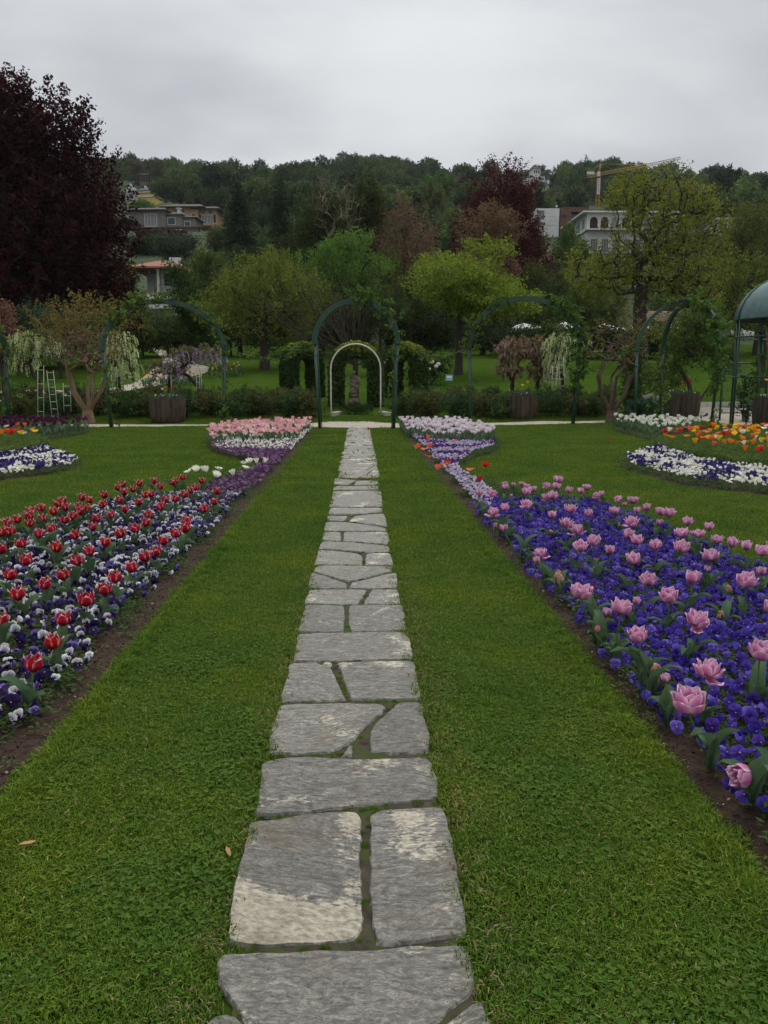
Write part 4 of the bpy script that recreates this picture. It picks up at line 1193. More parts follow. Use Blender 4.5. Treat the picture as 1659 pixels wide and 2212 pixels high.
n4 = plant_far('white_tulip', wpoly, .19, FT_WHITE, lambda p, k: 'plain white tulip in the distant right bed by the gravel', 'white tulips in the distant right bed', 34, 170, (1.0, 1.25))
print('far tulips', n1, n2, n3, n4)

# poppies
def poppy(seed, col, col2, size=.085, h=.36, shut=.35):
    rg = np.random.default_rng(seed)
    g = G()
    for i in range(4):
        prof = lambda v: (.002 + size * .5 * v * (1 - shut * .3), size * (shut * .55) * v * v + .0)
        width = lambda v: size * .40 * math.sin(PI * min(v * .62 + .05, .62)) 
        V, F, UV = petal_grid(7, 5, width, prof, frill=.007, point=-.2, seed=seed + i)
        V[:, 2] += (i % 2) * .003
        g.add(rotz(V, i * PI / 2 + rg.uniform(-.15, .15)), F, mixc(np.array(col2), np.array(col), np.clip(UV[:, 1] * 1.6, 0, 1)), smooth=True)
    lathe(g, [(.003, .0), (.008, .004), (.007, .012), (.002, .014)], 6, (.35, .40, .08))
    return g.mesh('bloom', M_PETAL)
def poppy_stem(h, seed):
    rg = np.random.default_rng(seed); g = G()
    a, b = rg.uniform(-.05, .05, 2)
    pts = [(a * math.sin(t * 2), b * t, h * t) for t in np.linspace(0, 1, 5)]
    tube(g, pts, .0022, 4, (.12, .19, .07), caps=False)
    return g.mesh('stem', M_PETAL), np.array(pts[-1])
PC = {'white': ((.80, .80, .70), (.72, .72, .36)), 'red': ((.58, .035, .02), (.40, .05, .01)), 'orange': ((.80, .22, .015), (.75, .40, .02)), 'yellow': ((.80, .50, .02), (.75, .60, .05)), 'salmon': ((.75, .16, .10), (.7, .3, .1))}
POP = {k: [poppy(s + 60, a, b, sh, .36, st) for s, sh, st in ((1, .085, .4), (2, .095, .75), (3, .075, 1.2))] for k, (a, b) in PC.items()}
PST = [poppy_stem(.36, s) for s in range(4)]
def place_poppy(c, p, size, i, label, group):
    """p = position of the flower head"""
    k = i % 4
    sm, tip = PST[k]
    t = thing('poppy', label, 'poppy', (p[0] - tip[0], p[1] - tip[1], .03), 0, group)
    hz = (p[2] - .03)
    obj('stem', sm, t, scale=(1, 1, hz / .36))
    obj('bloom', POP[c][i % 3], t, (tip[0], tip[1], hz), (rng.uniform(-.5, .3), rng.uniform(-.35, .35), rng.uniform(0, 6.28)), size)
    return t
# white ones over the purple pansies, from their places in the photograph
i = 0
for U, V in [(408, 1020), (424, 1018), (446, 1020), (472, 1014), (466, 1030), (505, 1027), (528, 1002), (540, 1000), (555, 1001), (530, 1012), (441, 1018), (572, 1000), (543, 935), (592, 930)]:
    hz = .34
    p = P(U, V, hz)
    place_poppy('white', p, 1.35, i, ('white poppy standing above the purple pansies at the narrow waist' if U < 500 else 'white poppy near the tip of the purple pansies'), 'white poppies over the left border'); i += 1
for U, V, s in [(905, 968, 1.2), (915, 972, 1), (927, 967, 1.3), (898, 970, .9), (966, 1003, 1.2), (950, 1012, 1), (945, 1015, 1), (1016, 1017, 1.1), (1049, 1009, 1.1), (1036, 1041, 1), (925, 988, 1.1), (924, 945, 1), (925, 950, 1), (983, 953, 1), (796, 927, .8), (1318, 951, 1.0)]:
    z = .04 if U in (796,) else .32
    if U == 1318: z = .1
    p = P(U, V, z)
    place_poppy('red' if U in (966, 1049, 1036, 796, 1318) else 'salmon', p, s * 1.25, i, ('orange red poppy ' + ('lying low on the lawn edge by the path' if U == 796 else 'alone on the right lawn' if U == 1318 else 'over the lilac pansies' if U < 940 else 'above the lawn beyond the lilac pansies')), 'orange red poppies over the right border'); i += 1
poly = [P2(1425, 985), P2(1470, 1000), P2(1560, 1018), P2(1659, 1032), P2(1900, 1060), P2(1960, 1000), P2(1800, 965), P2(1600, 955), P2(1500, 962), P2(1440, 968)]
pts = spaced(poly, .15, np.random.default_rng(41))
cols = ['yellow', 'orange', 'red', 'white', 'orange', 'salmon', 'yellow', 'white', 'orange', 'red']
for q in pts[:230]:
    c = cols[int(rng.integers(0, 10))]
    place_poppy(c, (q[0], q[1], rng.uniform(.34, .50)), rng.uniform(1.3, 1.75), i, '%s poppy in the mixed poppy bed on the right' % c, 'mixed poppies in the distant right bed'); i += 1
poly = [P2(70, 960), P2(95, 975), P2(40, 990), P2(-60, 1010), P2(-220, 1030), P2(-260, 980), P2(-60, 960)]
for q in spaced(poly, .22, np.random.default_rng(42))[:70]:
    c = cols[int(rng.integers(0, 10))]
    place_poppy(c, (q[0], q[1], rng.uniform(.34, .48)), rng.uniform(1.3, 1.75), i, '%s poppy in the mixed poppy bed on the left' % c, 'mixed poppies in the distant left bed'); i += 1
# ------------------------------------------------------------------ grass
def grass_material():
    m, t, b = base_mat('grass_blade', 0.75, 0.08)
    g = NN(t, 'ShaderNodeNewGeometry'); a = NN(t, 'ShaderNodeAttribute'); a.attribute_name = 'Col'
    n = NN(t, 'ShaderNodeTexNoise', Scale=1.1, Detail=5.0, Roughness=.65)
    t.links.new(g.outputs['Position'], n.inputs['Vector'])
    r = NN(t, 'ShaderNodeValToRGB'); els = r.color_ramp.elements
    els[0].position = .30; els[0].color = (.66, .80, .90, 1); els[1].position = .72; els[1].color = (1.45, 1.22, .9, 1)
    x = els.new(.5); x.color = (1, 1, 1, 1)
    t.links.new(n.outputs['Fac'], r.inputs[0])
    mu = NN(t, 'ShaderNodeMix', data_type='RGBA', blend_type='MULTIPLY'); mu.inputs[0].default_value = 1
    t.links.new(a.outputs['Color'], mu.inputs[6]); t.links.new(r.outputs[0], mu.inputs[7])
    t.links.new(mu.outputs[2], b.inputs['Base Color'])
    tr = NN(t, 'ShaderNodeBsdfTranslucent'); t.links.new(mu.outputs[2], tr.inputs['Color'])
    mx = NN(t, 'ShaderNodeMixShader'); mx.inputs[0].default_value = .3
    t.links.new(b.outputs[0], mx.inputs[1]); t.links.new(tr.outputs[0], mx.inputs[2])
    t.links.new(mx.outputs[0], t.nodes['Material Output'].inputs['Surface'])
    return m
M_GRASS = grass_material()
def tuft(seed, n, r, h, w, dry=.06, clover=0):
    rg = np.random.default_rng(seed)
    g = G()
    c = rg.uniform(-r, r, (n, 2)); az = rg.uniform(0, 2 * PI, n); ln = rg.uniform(.15, 1.1, n); hh = h * rg.uniform(.55, 1.15, n)
    d = np.stack([np.cos(az), np.sin(az)], 1); s = np.stack([-np.sin(az), np.cos(az)], 1)
    p0 = np.concatenate([c, np.zeros((n, 1))], 1)
    ww = w * rg.uniform(.7, 1.3, n)[:, None] / 2
    S3 = np.concatenate([s * ww, np.zeros((n, 1))], 1)
    m = np.concatenate([c + d * (hh * ln * .30)[:, None], (hh * .6)[:, None]], 1)
    tp = np.concatenate([c + d * (hh * ln * .9)[:, None], (hh * (1 - .35 * ln))[:, None]], 1)
    V = np.stack([p0 - S3, p0 + S3, m + S3 * .9, m - S3 * .9, tp], 1).reshape(-1, 3)
    k = np.arange(n, dtype=np.int32)[:, None] * 5
    q = np.concatenate([k, k + 1, k + 2, k + 3], 1); tr_ = np.concatenate([k + 3, k + 2, k + 4], 1)
    green = mixc(np.array((.048, .108, .010)), np.array((.135, .205, .025)), rg.random(n))
    isdry = rg.random(n) < dry
    green[isdry] = mixc(np.array((.22, .19, .07)), np.array((.30, .25, .12)), rg.random(isdry.sum()))
    C = np.repeat(green, 5, 0)
    g.add(V, q, C); g.add(np.zeros((0, 3)), np.zeros((0, 3), np.int32), np.zeros((0, 3)))
    g.L.append((tr_).ravel()); g.T.append(np.full(n, 3, np.int32)); g.M.append(np.zeros(n, np.int32)); g.sm.append(np.zeros(n, bool))
    for i in range(clover):
        cx, cy = rg.uniform(-r, r, 2); cz = rg.uniform(.5, 1.0) * h
        sz = rg.uniform(.0028, .0052)
        col = mixc(np.array((.042, .094, .011)), np.array((.098, .155, .026)), rg.random())
        a0 = rg.uniform(0, 6.28)
        for j in range(3):
            a = a0 + j * 2.094
            tl = rg.uniform(-.35, .5)
            cc = np.array([cx + math.cos(a) * sz * 1.05, cy + math.sin(a) * sz * 1.05, cz + tl * sz])
            pts = []
            for q_ in range(6):
                th = q_ * PI / 3
                u, v = math.cos(th) * sz, math.sin(th) * sz
                pts.append(cc + np.array([math.cos(a) * u - math.sin(a) * v, math.sin(a) * u + math.cos(a) * v, u * tl]))
            g.add(pts, [(0, 1, 2, 3, 4, 5)], col)
    return g.mesh('grass_tuft', M_GRASS)
G_NEAR = source_collection('grass_source_near', [tuft(s, 105, .055, .031, .0034) for s in range(3)] + [tuft(5, 85, .055, .030, .0034, .45)])
G_CLOV = source_collection('grass_source_clover', [tuft(s + 20, 100, .055, .029, .0034, .05, 11) for s in range(3)] + [tuft(29, 70, .055, .025, .0034, .05, 20)])
G_MID = source_collection('grass_source_mid', [tuft(s + 40, 130, .10, .026, .0048, .05) for s in range(4)])
G_FAR = source_collection('grass_source_far', [tuft(s + 60, 110, .17, .030, .010, .04) for s in range(4)])

BEDP = [np.array(b) for b in BEDS.values()]
GR = np.array(GRAVEL)
def on_lawn(p, over=.012):
    ok = np.ones(len(p), bool)
    ok &= ~((p[:, 0] > -.29) & (p[:, 0] < .265) & (p[:, 1] < YF))
    k_ = np.where((np.abs(p[:, 0]) < .46) & (p[:, 1] < YF))[0]
    if len(k_):
        h_ = np.zeros(len(k_), bool)
        pk = p[k_]
        for sp_ in SLABS:
            cy_ = sp_[:, 1]
            j_ = np.where((pk[:, 1] > cy_.min() - .05) & (pk[:, 1] < cy_.max() + .05))[0]
            if len(j_):
                q_ = pk[j_]; c_ = sp_.mean(0)
                h_[j_] |= inside(q_, c_ + (sp_ - c_) * 1.0) | (dist_to(q_, sp_) < .016)
        ok[k_[h_]] = False
    for b in BEDP:
        i = inside(p, b); j = np.where(i)[0]
        if len(j):
            dd = dist_to(p[j], b)
            i[j[dd < over]] = False
        ok &= ~i
    ok &= ~inside(p, GR)
    return ok
def visible(p, pad=60, z=0.02):
    q = np.concatenate([p, np.full((len(p), 1), z)], 1) - EYE
    c = q @ _f
    u = CXP + FPX * (q @ _r) / c; v = CYP - FPX * (q @ _u) / c
    return (c > .3) & (u > -pad * 11) & (u < 1659 + pad * 11) & (v < 2212 + pad * 3)
def grass(name, y0, y1, sp, col, label, sel=None, seed=0, smin=.8, smax=1.25):
    rg = np.random.default_rng(seed)
    w = 1.0 + y1 * .72
    nx = int(2 * w / sp); ny = int((y1 - y0) / sp)
    gx, gy = np.meshgrid(np.linspace(-w, w, nx), np.linspace(y0, y1, ny))
    p = np.stack([gx.ravel(), gy.ravel()], 1) + rg.uniform(-.6, .6, (gx.size, 2)) * sp
    p = p[visible(p)]
    p = p[on_lawn(p)]
    if sel is not None: p = p[sel(p, rg)]
    n = len(p)
    ro_ = np.stack([rg.normal(0, .05, n), rg.normal(0, .05, n), rg.uniform(0, 6.28, n)], 1)
    s = rg.uniform(smin, smax, n)
    z = H(p[:, 0], p[:, 1])
    idx = rg.integers(0, 4, n)
    if sp < .06:
        # dry tufts gather beside the slabs
        idx = np.where(idx == 3, rg.integers(0, 3, n), idx)
        dr = (np.abs(p[:, 0] + .01) < .335 + .10) & (rg.random(n) < .45)
        idx[dr] = 3
    scatter(name, np.concatenate([p, z[:, None]], 1), ro_, s, idx, col, label)
    return n
def cl(p): return np.array([noise.noise(Vector((x * 1.6, y * 1.6, 2.2))) + .5 * noise.noise(Vector((x * 5, y * 5, 7))) for x, y in p])
csel = lambda p, rg: (cl(p) + rg.normal(0, .3, len(p)) - .22 * np.clip(p[:, 1] - 2.6, 0, 9) + .12 * (p[:, 0] < 0) - 2 * (np.abs(p[:, 0] + .01) < .40)) > .06
gsel = lambda p, rg: ((cl(p) + rg.normal(0, .2, len(p)) - .22 * np.clip(p[:, 1] - 2.6, 0, 9)) < .45) & (rg.random(len(p)) < np.clip((6.6 - p[:, 1]) / 2.2, 0, 1))
msel = lambda p, rg: rg.random(len(p)) < np.clip((p[:, 1] - 3.8) / 1.6, 0, 1) * np.clip((13.5 - p[:, 1]) / 3.5, 0, 1)
fsel = lambda p, rg: rg.random(len(p)) < np.clip((p[:, 1] - 9) / 3, 0, 1)
print('grass', grass('grass', .9, 6.6, .042, G_NEAR, 'mown grass of the near lawn', gsel, 1),
      grass('clover', .9, 5.2, .048, G_CLOV, 'clover patches in the near lawn', csel, 2),
      grass('grass', 3.8, 13.5, .072, G_MID, 'mown grass of the middle lawn', msel, 3),
      grass('grass', 9, 28, .16, G_FAR, 'mown grass of the far lawn', fsel, 4))

# longer blades left along the cut edges of the lawn
rg = np.random.default_rng(77)
G_EDGE = source_collection('grass_source_edge', [tuft(s + 80, 34, .03, .052, .0036, .03) for s in range(4)])
n = 3400
yy = .9 + 9 * rg.random(n) ** 1.5; sg = rg.choice([-1, 1], n, p=[.45, .55])
xx = np.where(sg < 0, -EL + .015 + np.abs(rg.normal(0, .035, n)), ER - .015 - np.abs(rg.normal(0, .05, n)))
p = np.stack([xx, yy], 1)
scatter('grass', np.concatenate([p, np.zeros((n, 1))], 1), np.stack([rg.normal(0, .15, n), rg.normal(0, .15, n), rg.uniform(0, 6.28, n)], 1), rg.uniform(.6, 1.25, n), rg.integers(0, 4, n), G_EDGE, 'longer grass blades along the cut lawn edges')
# seedlings and weeds on the bare soil
n = 420
yy = .9 + 11 * rg.random(n) ** 1.4; sg = rg.choice([-1, 1], n)
xx = sg * (np.where(sg < 0, EL, ER) + .05 + rg.random(n) * .22)
p = np.stack([xx, yy, np.full(n, .022)], 1)
SEED = source_collection('weed_source', [leafy_clump(s + 30, 9, .025, .035, .020, (.045, .08, .022), (.09, .14, .04)) for s in range(4)])
scatter('weeds', p, np.stack([np.zeros(n), np.zeros(n), rg.uniform(0, 6.28, n)], 1), rg.uniform(.5, 1.3, n), rg.integers(0, 4, n), SEED, 'seedlings and small weeds on the bare soil strips')

# moss and seedlings in the joints of the path
q = np.stack([rng.uniform(-.32, .30, 9000), .9 + 12 * rng.random(9000) ** 1.5], 1)
m_ = np.zeros(len(q), bool)
for sp_ in SLABS: m_ |= inside(q, sp_)
q = q[~m_]; q = q[np.array([noise.noise(Vector((x * 5, y * 5, 11))) > -.02 for x, y in q])][:900]
scatter('joint_moss', np.concatenate([q, np.full((len(q), 1), .010)], 1), np.stack([np.zeros(len(q)), np.zeros(len(q)), rng.uniform(0, 6.28, len(q))], 1), np.stack([rng.uniform(.12, .3, len(q))] * 2 + [rng.uniform(.25, .6, len(q))], 1), rng.integers(0, 3, len(q)), G_NEAR, 'moss and tiny grass in the joints between the slabs')

# clods, pebbles and fallen petals on the bare soil
def lump(seed, col):
    rg = np.random.default_rng(seed)
    bm = bmesh.new(); bmesh.ops.create_icosphere(bm, subdivisions=1, radius=1)
    V = np.array([v.co[:] for v in bm.verts]) * rg.uniform(.7, 1.2, (len(bm.verts), 1)) * [1, .8, .6]
    F = [tuple(v.index for v in f.verts) for f in bm.faces]; bm.free()
    g = G(); g.add(V, F, col, smooth=False)
    return g.mesh('clod', M_PLAIN)
CL = source_collection('clods', [lump(1, S(42, 31, 24)), lump(2, S(62, 47, 37)), lump(3, S(34, 26, 20)), lump(4, S(52, 40, 31)), lump(5, S(44, 33, 26)), lump(6, S(150, 138, 120))])
for nm, sgn in (('left', -1), ('right', 1)):
    rg = np.random.default_rng(55 + sgn)
    n = 9000
    yy = .8 + 15 * rg.random(n) ** 1.7; xx = sgn * ((EL if sgn < 0 else ER) + .012 + rg.random(n) ** 1.3 * .42)
    p = np.stack([xx, yy], 1)
    z = soil_z(BEDS[nm])(p)
    s = .002 + .010 * rg.random(n) ** 3.5
    k = rg.choice(6, n, p=[.24, .2, .22, .2, .11, .03])
    scatter('soil_clods', np.concatenate([p, z[:, None]], 1), rg.uniform(0, 6.28, (n, 3)), s, k, CL, 'clods and small stones on the bare soil strip on the %s' % nm)

# two dead leaves on the grass
def dead_leaf(U, V, rz, label):
    g = G()
    pts = np.array([(-.022, 0, .004), (-.008, -.0055, .009), (.01, -.004, .008), (.022, 0, .012), (.01, .005, .010), (-.008, .0055, .007)])
    g.add(pts, [(0, 1, 5), (1, 2, 4, 5), (2, 3, 4)], S(176, 140, 92), smooth=True)
    p = P(U, V, .025)
    obj('dead_leaf', g.mesh('dead_leaf', M_LEAF), None, p, (.3, .2, rz), 1.2, label, 'leaf')
dead_leaf(58, 1825, .5, 'dry curled brown leaf lying on the lawn left of the path')
dead_leaf(495, 1843, -1.1, 'small dry leaf lying beside the edge of the big slab')
# ------------------------------------------------------------------ leaf machinery
def leaf_cards(c, dirn, per, L, spread, size, ca, cb, rg, up=.3, aspect=.55, cvar=.7):
    """leaves along short sprays: c clump centres, dirn unit directions"""
    n = len(c); N = n * per
    t = rg.random((n, per)) ** .8
    tp = 1 - .55 * t
    pos = c[:, None, :] + dirn[:, None, :] * (L * (t - .35))[..., None] + rg.normal(0, 1, (n, per, 3)) * (spread * tp)[..., None]
    pos = pos.reshape(-1, 3)
    a = rg.normal(0, 1, (N, 3)) + np.repeat(dirn, per, 0) * .6
    a /= np.linalg.norm(a, axis=1, keepdims=True)
    nr = rg.normal(0, 1, (N, 3)) + np.array([0, 0, up * 2])
    b = np.cross(nr, a); b /= np.linalg.norm(b, axis=1, keepdims=True) + 1e-9
    l = (size * rg.uniform(.65, 1.25, N))[:, None]; w = l * aspect
    V = np.stack([pos - a * l / 2, pos + b * w / 2 - a * l * .05, pos + a * l / 2, pos - b * w / 2 - a * l * .05], 1).reshape(-1, 3)
    F = np.arange(N * 4, dtype=np.int32).reshape(N, 4)
    k = np.clip(np.repeat(rg.random(n), per) * cvar + rg.random(N) * (1 - cvar) + rg.normal(0, .08, N), 0, 1)
    C = np.repeat(mixc(np.array(ca), np.array(cb), k), 4, 0)
    return V, F, C

def lobe_points(lobes, n, rg, power=.42):
    lobes = np.array(lobes, float)
    w = (lobes[:, 3] * lobes[:, 4] * lobes[:, 5]) ** .75; w /= w.sum()
    k = rg.choice(len(lobes), n, p=w)
    d = rg.normal(0, 1, (n, 3)); d /= np.linalg.norm(d, axis=1, keepdims=True)
    r = rg.random(n) ** power
    c = lobes[k, :3] + d * lobes[k, 3:] * r[:, None]
    return c, d

def limbs(g, nodes, root, r0, rg, seg=2, tip=.006, droop=0.0, mi=0, col=(1, 1, 1), sides=5, wig=.08, power=.5):
    """connect points into a branching skeleton, thick towards the root"""
    root = np.array(root, float)
    order = np.argsort(np.linalg.norm(nodes - root, axis=1))
    nodes = nodes[order]
    P_ = [root]; par = [-1]
    for q in nodes:
        A = np.array(P_)
        d = np.linalg.norm(A - q, axis=1)
        dr = np.linalg.norm(A - root, axis=1)
        cost = d + .25 * dr + np.where(A[:, 2] > q[2] + .3, .8 * (A[:, 2] - q[2]), 0)
        j = int(np.argmin(cost))
        P_.append(q); par.append(j)
    n = len(P_); cnt = np.ones(n)
    for i in range(n - 1, 0, -1): cnt[par[i]] += cnt[i]
    rad = np.maximum(r0 * (cnt / cnt[0]) ** power, tip)
    for i in range(1, n):
        a, b = P_[par[i]], P_[i]
        L = np.linalg.norm(b - a)
        pts = [a]
        for s in range(1, seg):
            t = s / seg
            pts.append(a + (b - a) * t + rg.normal(0, wig, 3) * L + np.array([0, 0, droop * L * 4 * t * (1 - t)]))
        pts.append(b)
        ra = min(rad[par[i]], rad[i] * 1.35)
        tube(g, pts, [ra + (rad[i] - ra) * s / seg for s in range(seg + 1)], sides, col, mi, caps=False)

TREE_CACHE = {}
def tree_meshes(key, lobes, nclump, per, L, spread, size, ca, cb, trunk_h, r0, up=.5, out=.6, nlimb=60, seed=0, aspect=.55, power=.42, droop=0.0, bark=None, cvar=.7, wig=.08, leafup=.3, tipr=.012, extra=None):
    if key in TREE_CACHE: return TREE_CACHE[key]
    rg = np.random.default_rng(seed)
    c, d = lobe_points(lobes, nclump, rg, power)
    dirn = d * out + np.array([0, 0, up]) + rg.normal(0, .25, d.shape)
    dirn /= np.linalg.norm(dirn, axis=1, keepdims=True)
    V, F, C = leaf_cards(c, dirn, per, L, spread, size, ca, cb, rg, leafup, aspect, cvar)
    g = G(); g.add(V, F, C)
    if extra: extra(g, c, d, rg)
    crown = g.mesh('crown', M_LEAF)
    g = G()
    top = np.array([0, 0, trunk_h])
    tube(g, [np.array([0, 0, -.3]), np.array([r0 * .1, 0, trunk_h * .3]), np.array([-r0 * .2, r0 * .2, trunk_h * .7]), top], [r0 * 1.5, r0 * 1.08, r0 * .95, r0 * .9], 9, caps=False)
    sel = rg.choice(len(c), min(nlimb, len(c)), replace=False)
    nd = c[sel] * [.93, .93, 1] 
    limbs(g, nd, top, r0 * .9, rg, droop=droop, wig=wig, tip=tipr)
    trunk = g.mesh('trunk', bark or M_BARK)
    TREE_CACHE[key] = (crown, trunk)
    return crown, trunk

def put_tree(name, key_meshes, loc, rz, sc, label, cat='tree', group=None, crown='crown'):
    cm, tm = key_meshes
    t = thing(name, label, cat, loc, rz, group)
    t.scale = (sc,) * 3 if np.isscalar(sc) else sc
    obj('trunk', tm, t); obj(crown, cm, t)
    return t

# ------------------------------------------------------------------ rose arches of the main row
def arch_curve(w, h, base_in=.12, n=22, spring=None):
    """from the left foot over the top to the right foot, in the x-z plane"""
    r = w / 2
    zs = h - (spring or r)
    rz = spring or r
    pts = [(-r + base_in, 0)] + [(-r + base_in * (1 - t), zs * t) for t in (.35, .7)] + [(-r, zs)]
    for i in range(1, n):
        a = PI - PI * i / n
        pts.append((r * math.cos(a), zs + rz * math.sin(a)))
    pts += [(r, zs)] + [(r - base_in * (1 - t), zs * t) for t in (.7, .35)] + [(r - base_in, 0)]
    return pts, zs

def strap(g, pts, w, t, mi=0):
    """flat steel band following pts (x, z), w wide in y and t thick in the arch's plane"""
    V = []
    k = len(pts)
    for i in range(k):
        a = np.array(pts[max(i - 1, 0)]); b = np.array(pts[min(i + 1, k - 1)])
        d = b - a; d = d / np.linalg.norm(d); nn = np.array([-d[1], d[0]])
        p = np.array(pts[i])
        for s, y in ((1, -w / 2), (-1, -w / 2), (-1, w / 2), (1, w / 2)):
            q = p + nn * s * t / 2
            V.append((q[0], y, q[1]))
    F = [(i * 4 + j, (i + 1) * 4 + j, (i + 1) * 4 + (j + 1) % 4, i * 4 + (j + 1) % 4) for i in range(k - 1) for j in range(4)]
    F += [(0, 1, 2, 3), (4 * k - 1, 4 * k - 2, 4 * k - 3, 4 * k - 4)]
    g.add(V, F, mi=mi)

def make_arch(loc, w, h, rz, label, spring=None):
    t = thing('rose_arch', label, 'garden arch', loc, rz, 'green steel arches behind the beds')
    pts, zs = arch_curve(w, h, spring=spring)
    up = [p for p in pts if p[1] >= zs - .02]
    g = G(); strap(g, up, .13, .155); obj('arch_band', g.mesh('arch_band', M_GREEN), t)
    for s in (-1, 1):
        g = G()
        leg = [(s * (w / 2 - .12), -.05), (s * (w / 2 - .07), zs * .4), (s * (w / 2 - .01), zs)]
        tube(g, [(x, 0, z) for x, z in leg], .047, 8)
        tube(g, [(x - s * .065, .03, z) for x, z in leg], .014, 6)
        obj('leg', g.mesh('leg', M_GREEN), t)
        g = G()
        lathe(g, [(.05, zs - .03), (.075, zs - .025), (.075, zs + .005), (.05, zs + .01)], 8, c=(s * w / 2, 0))
        lathe(g, [(.042, zs - .36), (.055, zs - .355), (.055, zs - .33), (.042, zs - .325)], 8, c=(s * (w / 2 - .02), 0))
        obj('collar', g.mesh('collar', M_GREEN), t)
    return t, zs

def vine_mesh(paths, per, spread, size, ca, cb, seed, stems=True, name='climbing_rose'):
    """leafy climber that follows given 3-D paths; returns mesh of leaves and mesh of stems"""
    rg = np.random.default_rng(seed)
    cs = []; ds = []
    for pts, dens in paths:
        pts = np.array(pts, float)
        seg = np.linalg.norm(np.diff(pts, axis=0), axis=1); cum = np.concatenate([[0], np.cumsum(seg)])
        n = max(3, int(cum[-1] * dens * 1.35))
        tt = rg.random(n) * cum[-1]
        q = np.stack([np.interp(tt, cum, pts[:, i]) for i in range(3)], 1) + rg.normal(0, spread, (n, 3))
        cs.append(q); d = rg.normal(0, 1, (n, 3)) + [0, -.2, .25]; ds.append(d / np.linalg.norm(d, axis=1, keepdims=True))
    c = np.concatenate(cs); d = np.concatenate(ds)
    V, F, C = leaf_cards(c, d, per, .22, .05, size, ca, cb, rg, .5, .6, .5)
    g = G(); g.add(V, F, C)
    g2 = G()
    for pts, dens in paths:
        pts = np.array(pts, float)
        for k in range(2):
            q = pts + rg.normal(0, .035, pts.shape)
            tube(g2, q, .010, 4, S(62, 56, 36), caps=False)
    return g.mesh('foliage', M_LEAF), g2.mesh('stem', M_PLAIN)

VG, VG2 = (.035, .070, .016), (.15, .235, .045)
def arch_path(pts, i0, i1, lift=.08):
    return [(x * 1.0, 0, z + lift) for x, z in pts[i0:i1]]

def climber(loc, rz, paths, label, seed, per=20, spread=.15, size=.10, ca=VG, cb=VG2):
    t = thing('climbing_rose', label, 'climbing plant', loc, rz)
    a, b = vine_mesh(paths, per, spread, size, ca, cb, seed)
    obj('foliage', a, t); obj('stem', b, t)
    return t

ARCH = []
def arch_at(Ul, Ur, Vbl, Vbr, Vtop, label, vines, seed, spring_k=1.0):
    pl, pr = P(Ul, Vbl), P(Ur, Vbr)
    c = (pl + pr) / 2
    w = np.linalg.norm(pr - pl) + .24
    rz = math.atan2(pr[1] - pl[1], pr[0] - pl[0])
    uc = proj(c)[0]
    h = D(uc, Vtop, c[1])[2]
    t, zs = make_arch(tuple(c), w, h, rz, label, spring=min(w / 2, 1.55) * spring_k)
    pts, _ = arch_curve(w, h, spring=min(w / 2, 1.55) * spring_k)
    n = len(pts)
    for lab, paths in vines:
        pp = []
        for i0, i1, dens in paths:
            pp.append((arch_path(pts, int(i0 * n), max(int(i1 * n), int(i0 * n) + 2)), dens))
        climber(tuple(c), rz, pp, lab, seed); seed += 1
    ARCH.append((c, w, h, rz, zs))
arch_at(240, 484, 924, 915, 651, 'broad green steel arch on the left over the round planter', [('climbing rose lying thick over the left shoulder of the left arch', [(.22, .52, 26), (.0, .22, 5)]), ('climbing rose trained up the right leg of the left arch', [(.62, .80, 16), (.80, 1.0, 7)])], 61)
arch_at(691, 850, 926.5, 927.5, 649, 'central green steel arch at the end of the stone path', [('climbing rose bunched over the crown of the central arch', [(.46, .68, 34), (.68, .99, 7)])], 63)
arch_at(1017, 1238, 914, 918, 645, 'broad green steel arch on the right, its right leg wrapped in leaves', [('climbing rose along the left shoulder of the right arch', [(.12, .42, 20), (.0, .12, 4)]), ('dense climber wrapping the right leg of the right arch', [(.60, .97, 38)])], 65)
arch_at(-245, 20, 926, 913, 655, 'green steel arch at the left margin showing only its right leg', [('thin climber on the leg of the arch at the left margin', [(.6, 1.0, 7)])], 67)

# domed pergola of three ribs on the corner by the gravel
apex = D(1489, 650, 23.6)
tp = thing('rose_pergola', 'tall green pergola whose three ribs meet over the barrel planter on the right', 'pergola', (apex[0], apex[1], 0))
def rib(dx, dy, h, flat=True):
    g = G(); L = math.hypot(dx, dy)
    zs = h - 1.45
    arc = [(L * math.sin(a), zs + 1.45 * math.cos(a)) for a in np.linspace(0, PI / 2, 12)]
    strap(g, [(x, z) for x, z in arc], .11, .10)
    for V in g.V: pass
    leg = [(L, 0, zs), (L - .03, 0, zs * .5), (L - .09, 0, -.05)]
    tube(g, leg, .042, 8)
    lathe(g, [(.05, zs - .03), (.075, zs - .02), (.075, zs + .01), (.05, zs + .02)], 8, c=(L, 0))
    lathe(g, [(.045, zs - .50), (.06, zs - .49), (.06, zs - .46), (.045, zs - .45)], 8, c=(L - .02, 0))
    o = obj('rib', g.mesh('rib', M_GREEN), tp, (0, 0, 0), (0, 0, math.atan2(dy, dx)))
    return o
hA = apex[2]
rib(-1.42, .25, hA); rib(.55, -1.0, hA); rib(-.12, 1.5, hA)
g = G(); lathe(g, [(.0, hA - .08), (.09, hA - .07), (.07, hA + .07), (.0, hA + .1)], 8); obj('cap', g.mesh('cap', M_GREEN), tp)
def _rp(dx, dy, t0, t1, h, n=8):
    L = math.hypot(dx, dy); zs = h - 1.45; out = []
    for t in np.linspace(t0, t1, n):
        if t < 1: a = t * PI / 2; q = (L * math.sin(a), zs + 1.45 * math.cos(a))
        else: q = (L, zs * (2 - t))
        out.append((q[0] * dx / L, q[0] * dy / L, q[1] + .05))
    return out
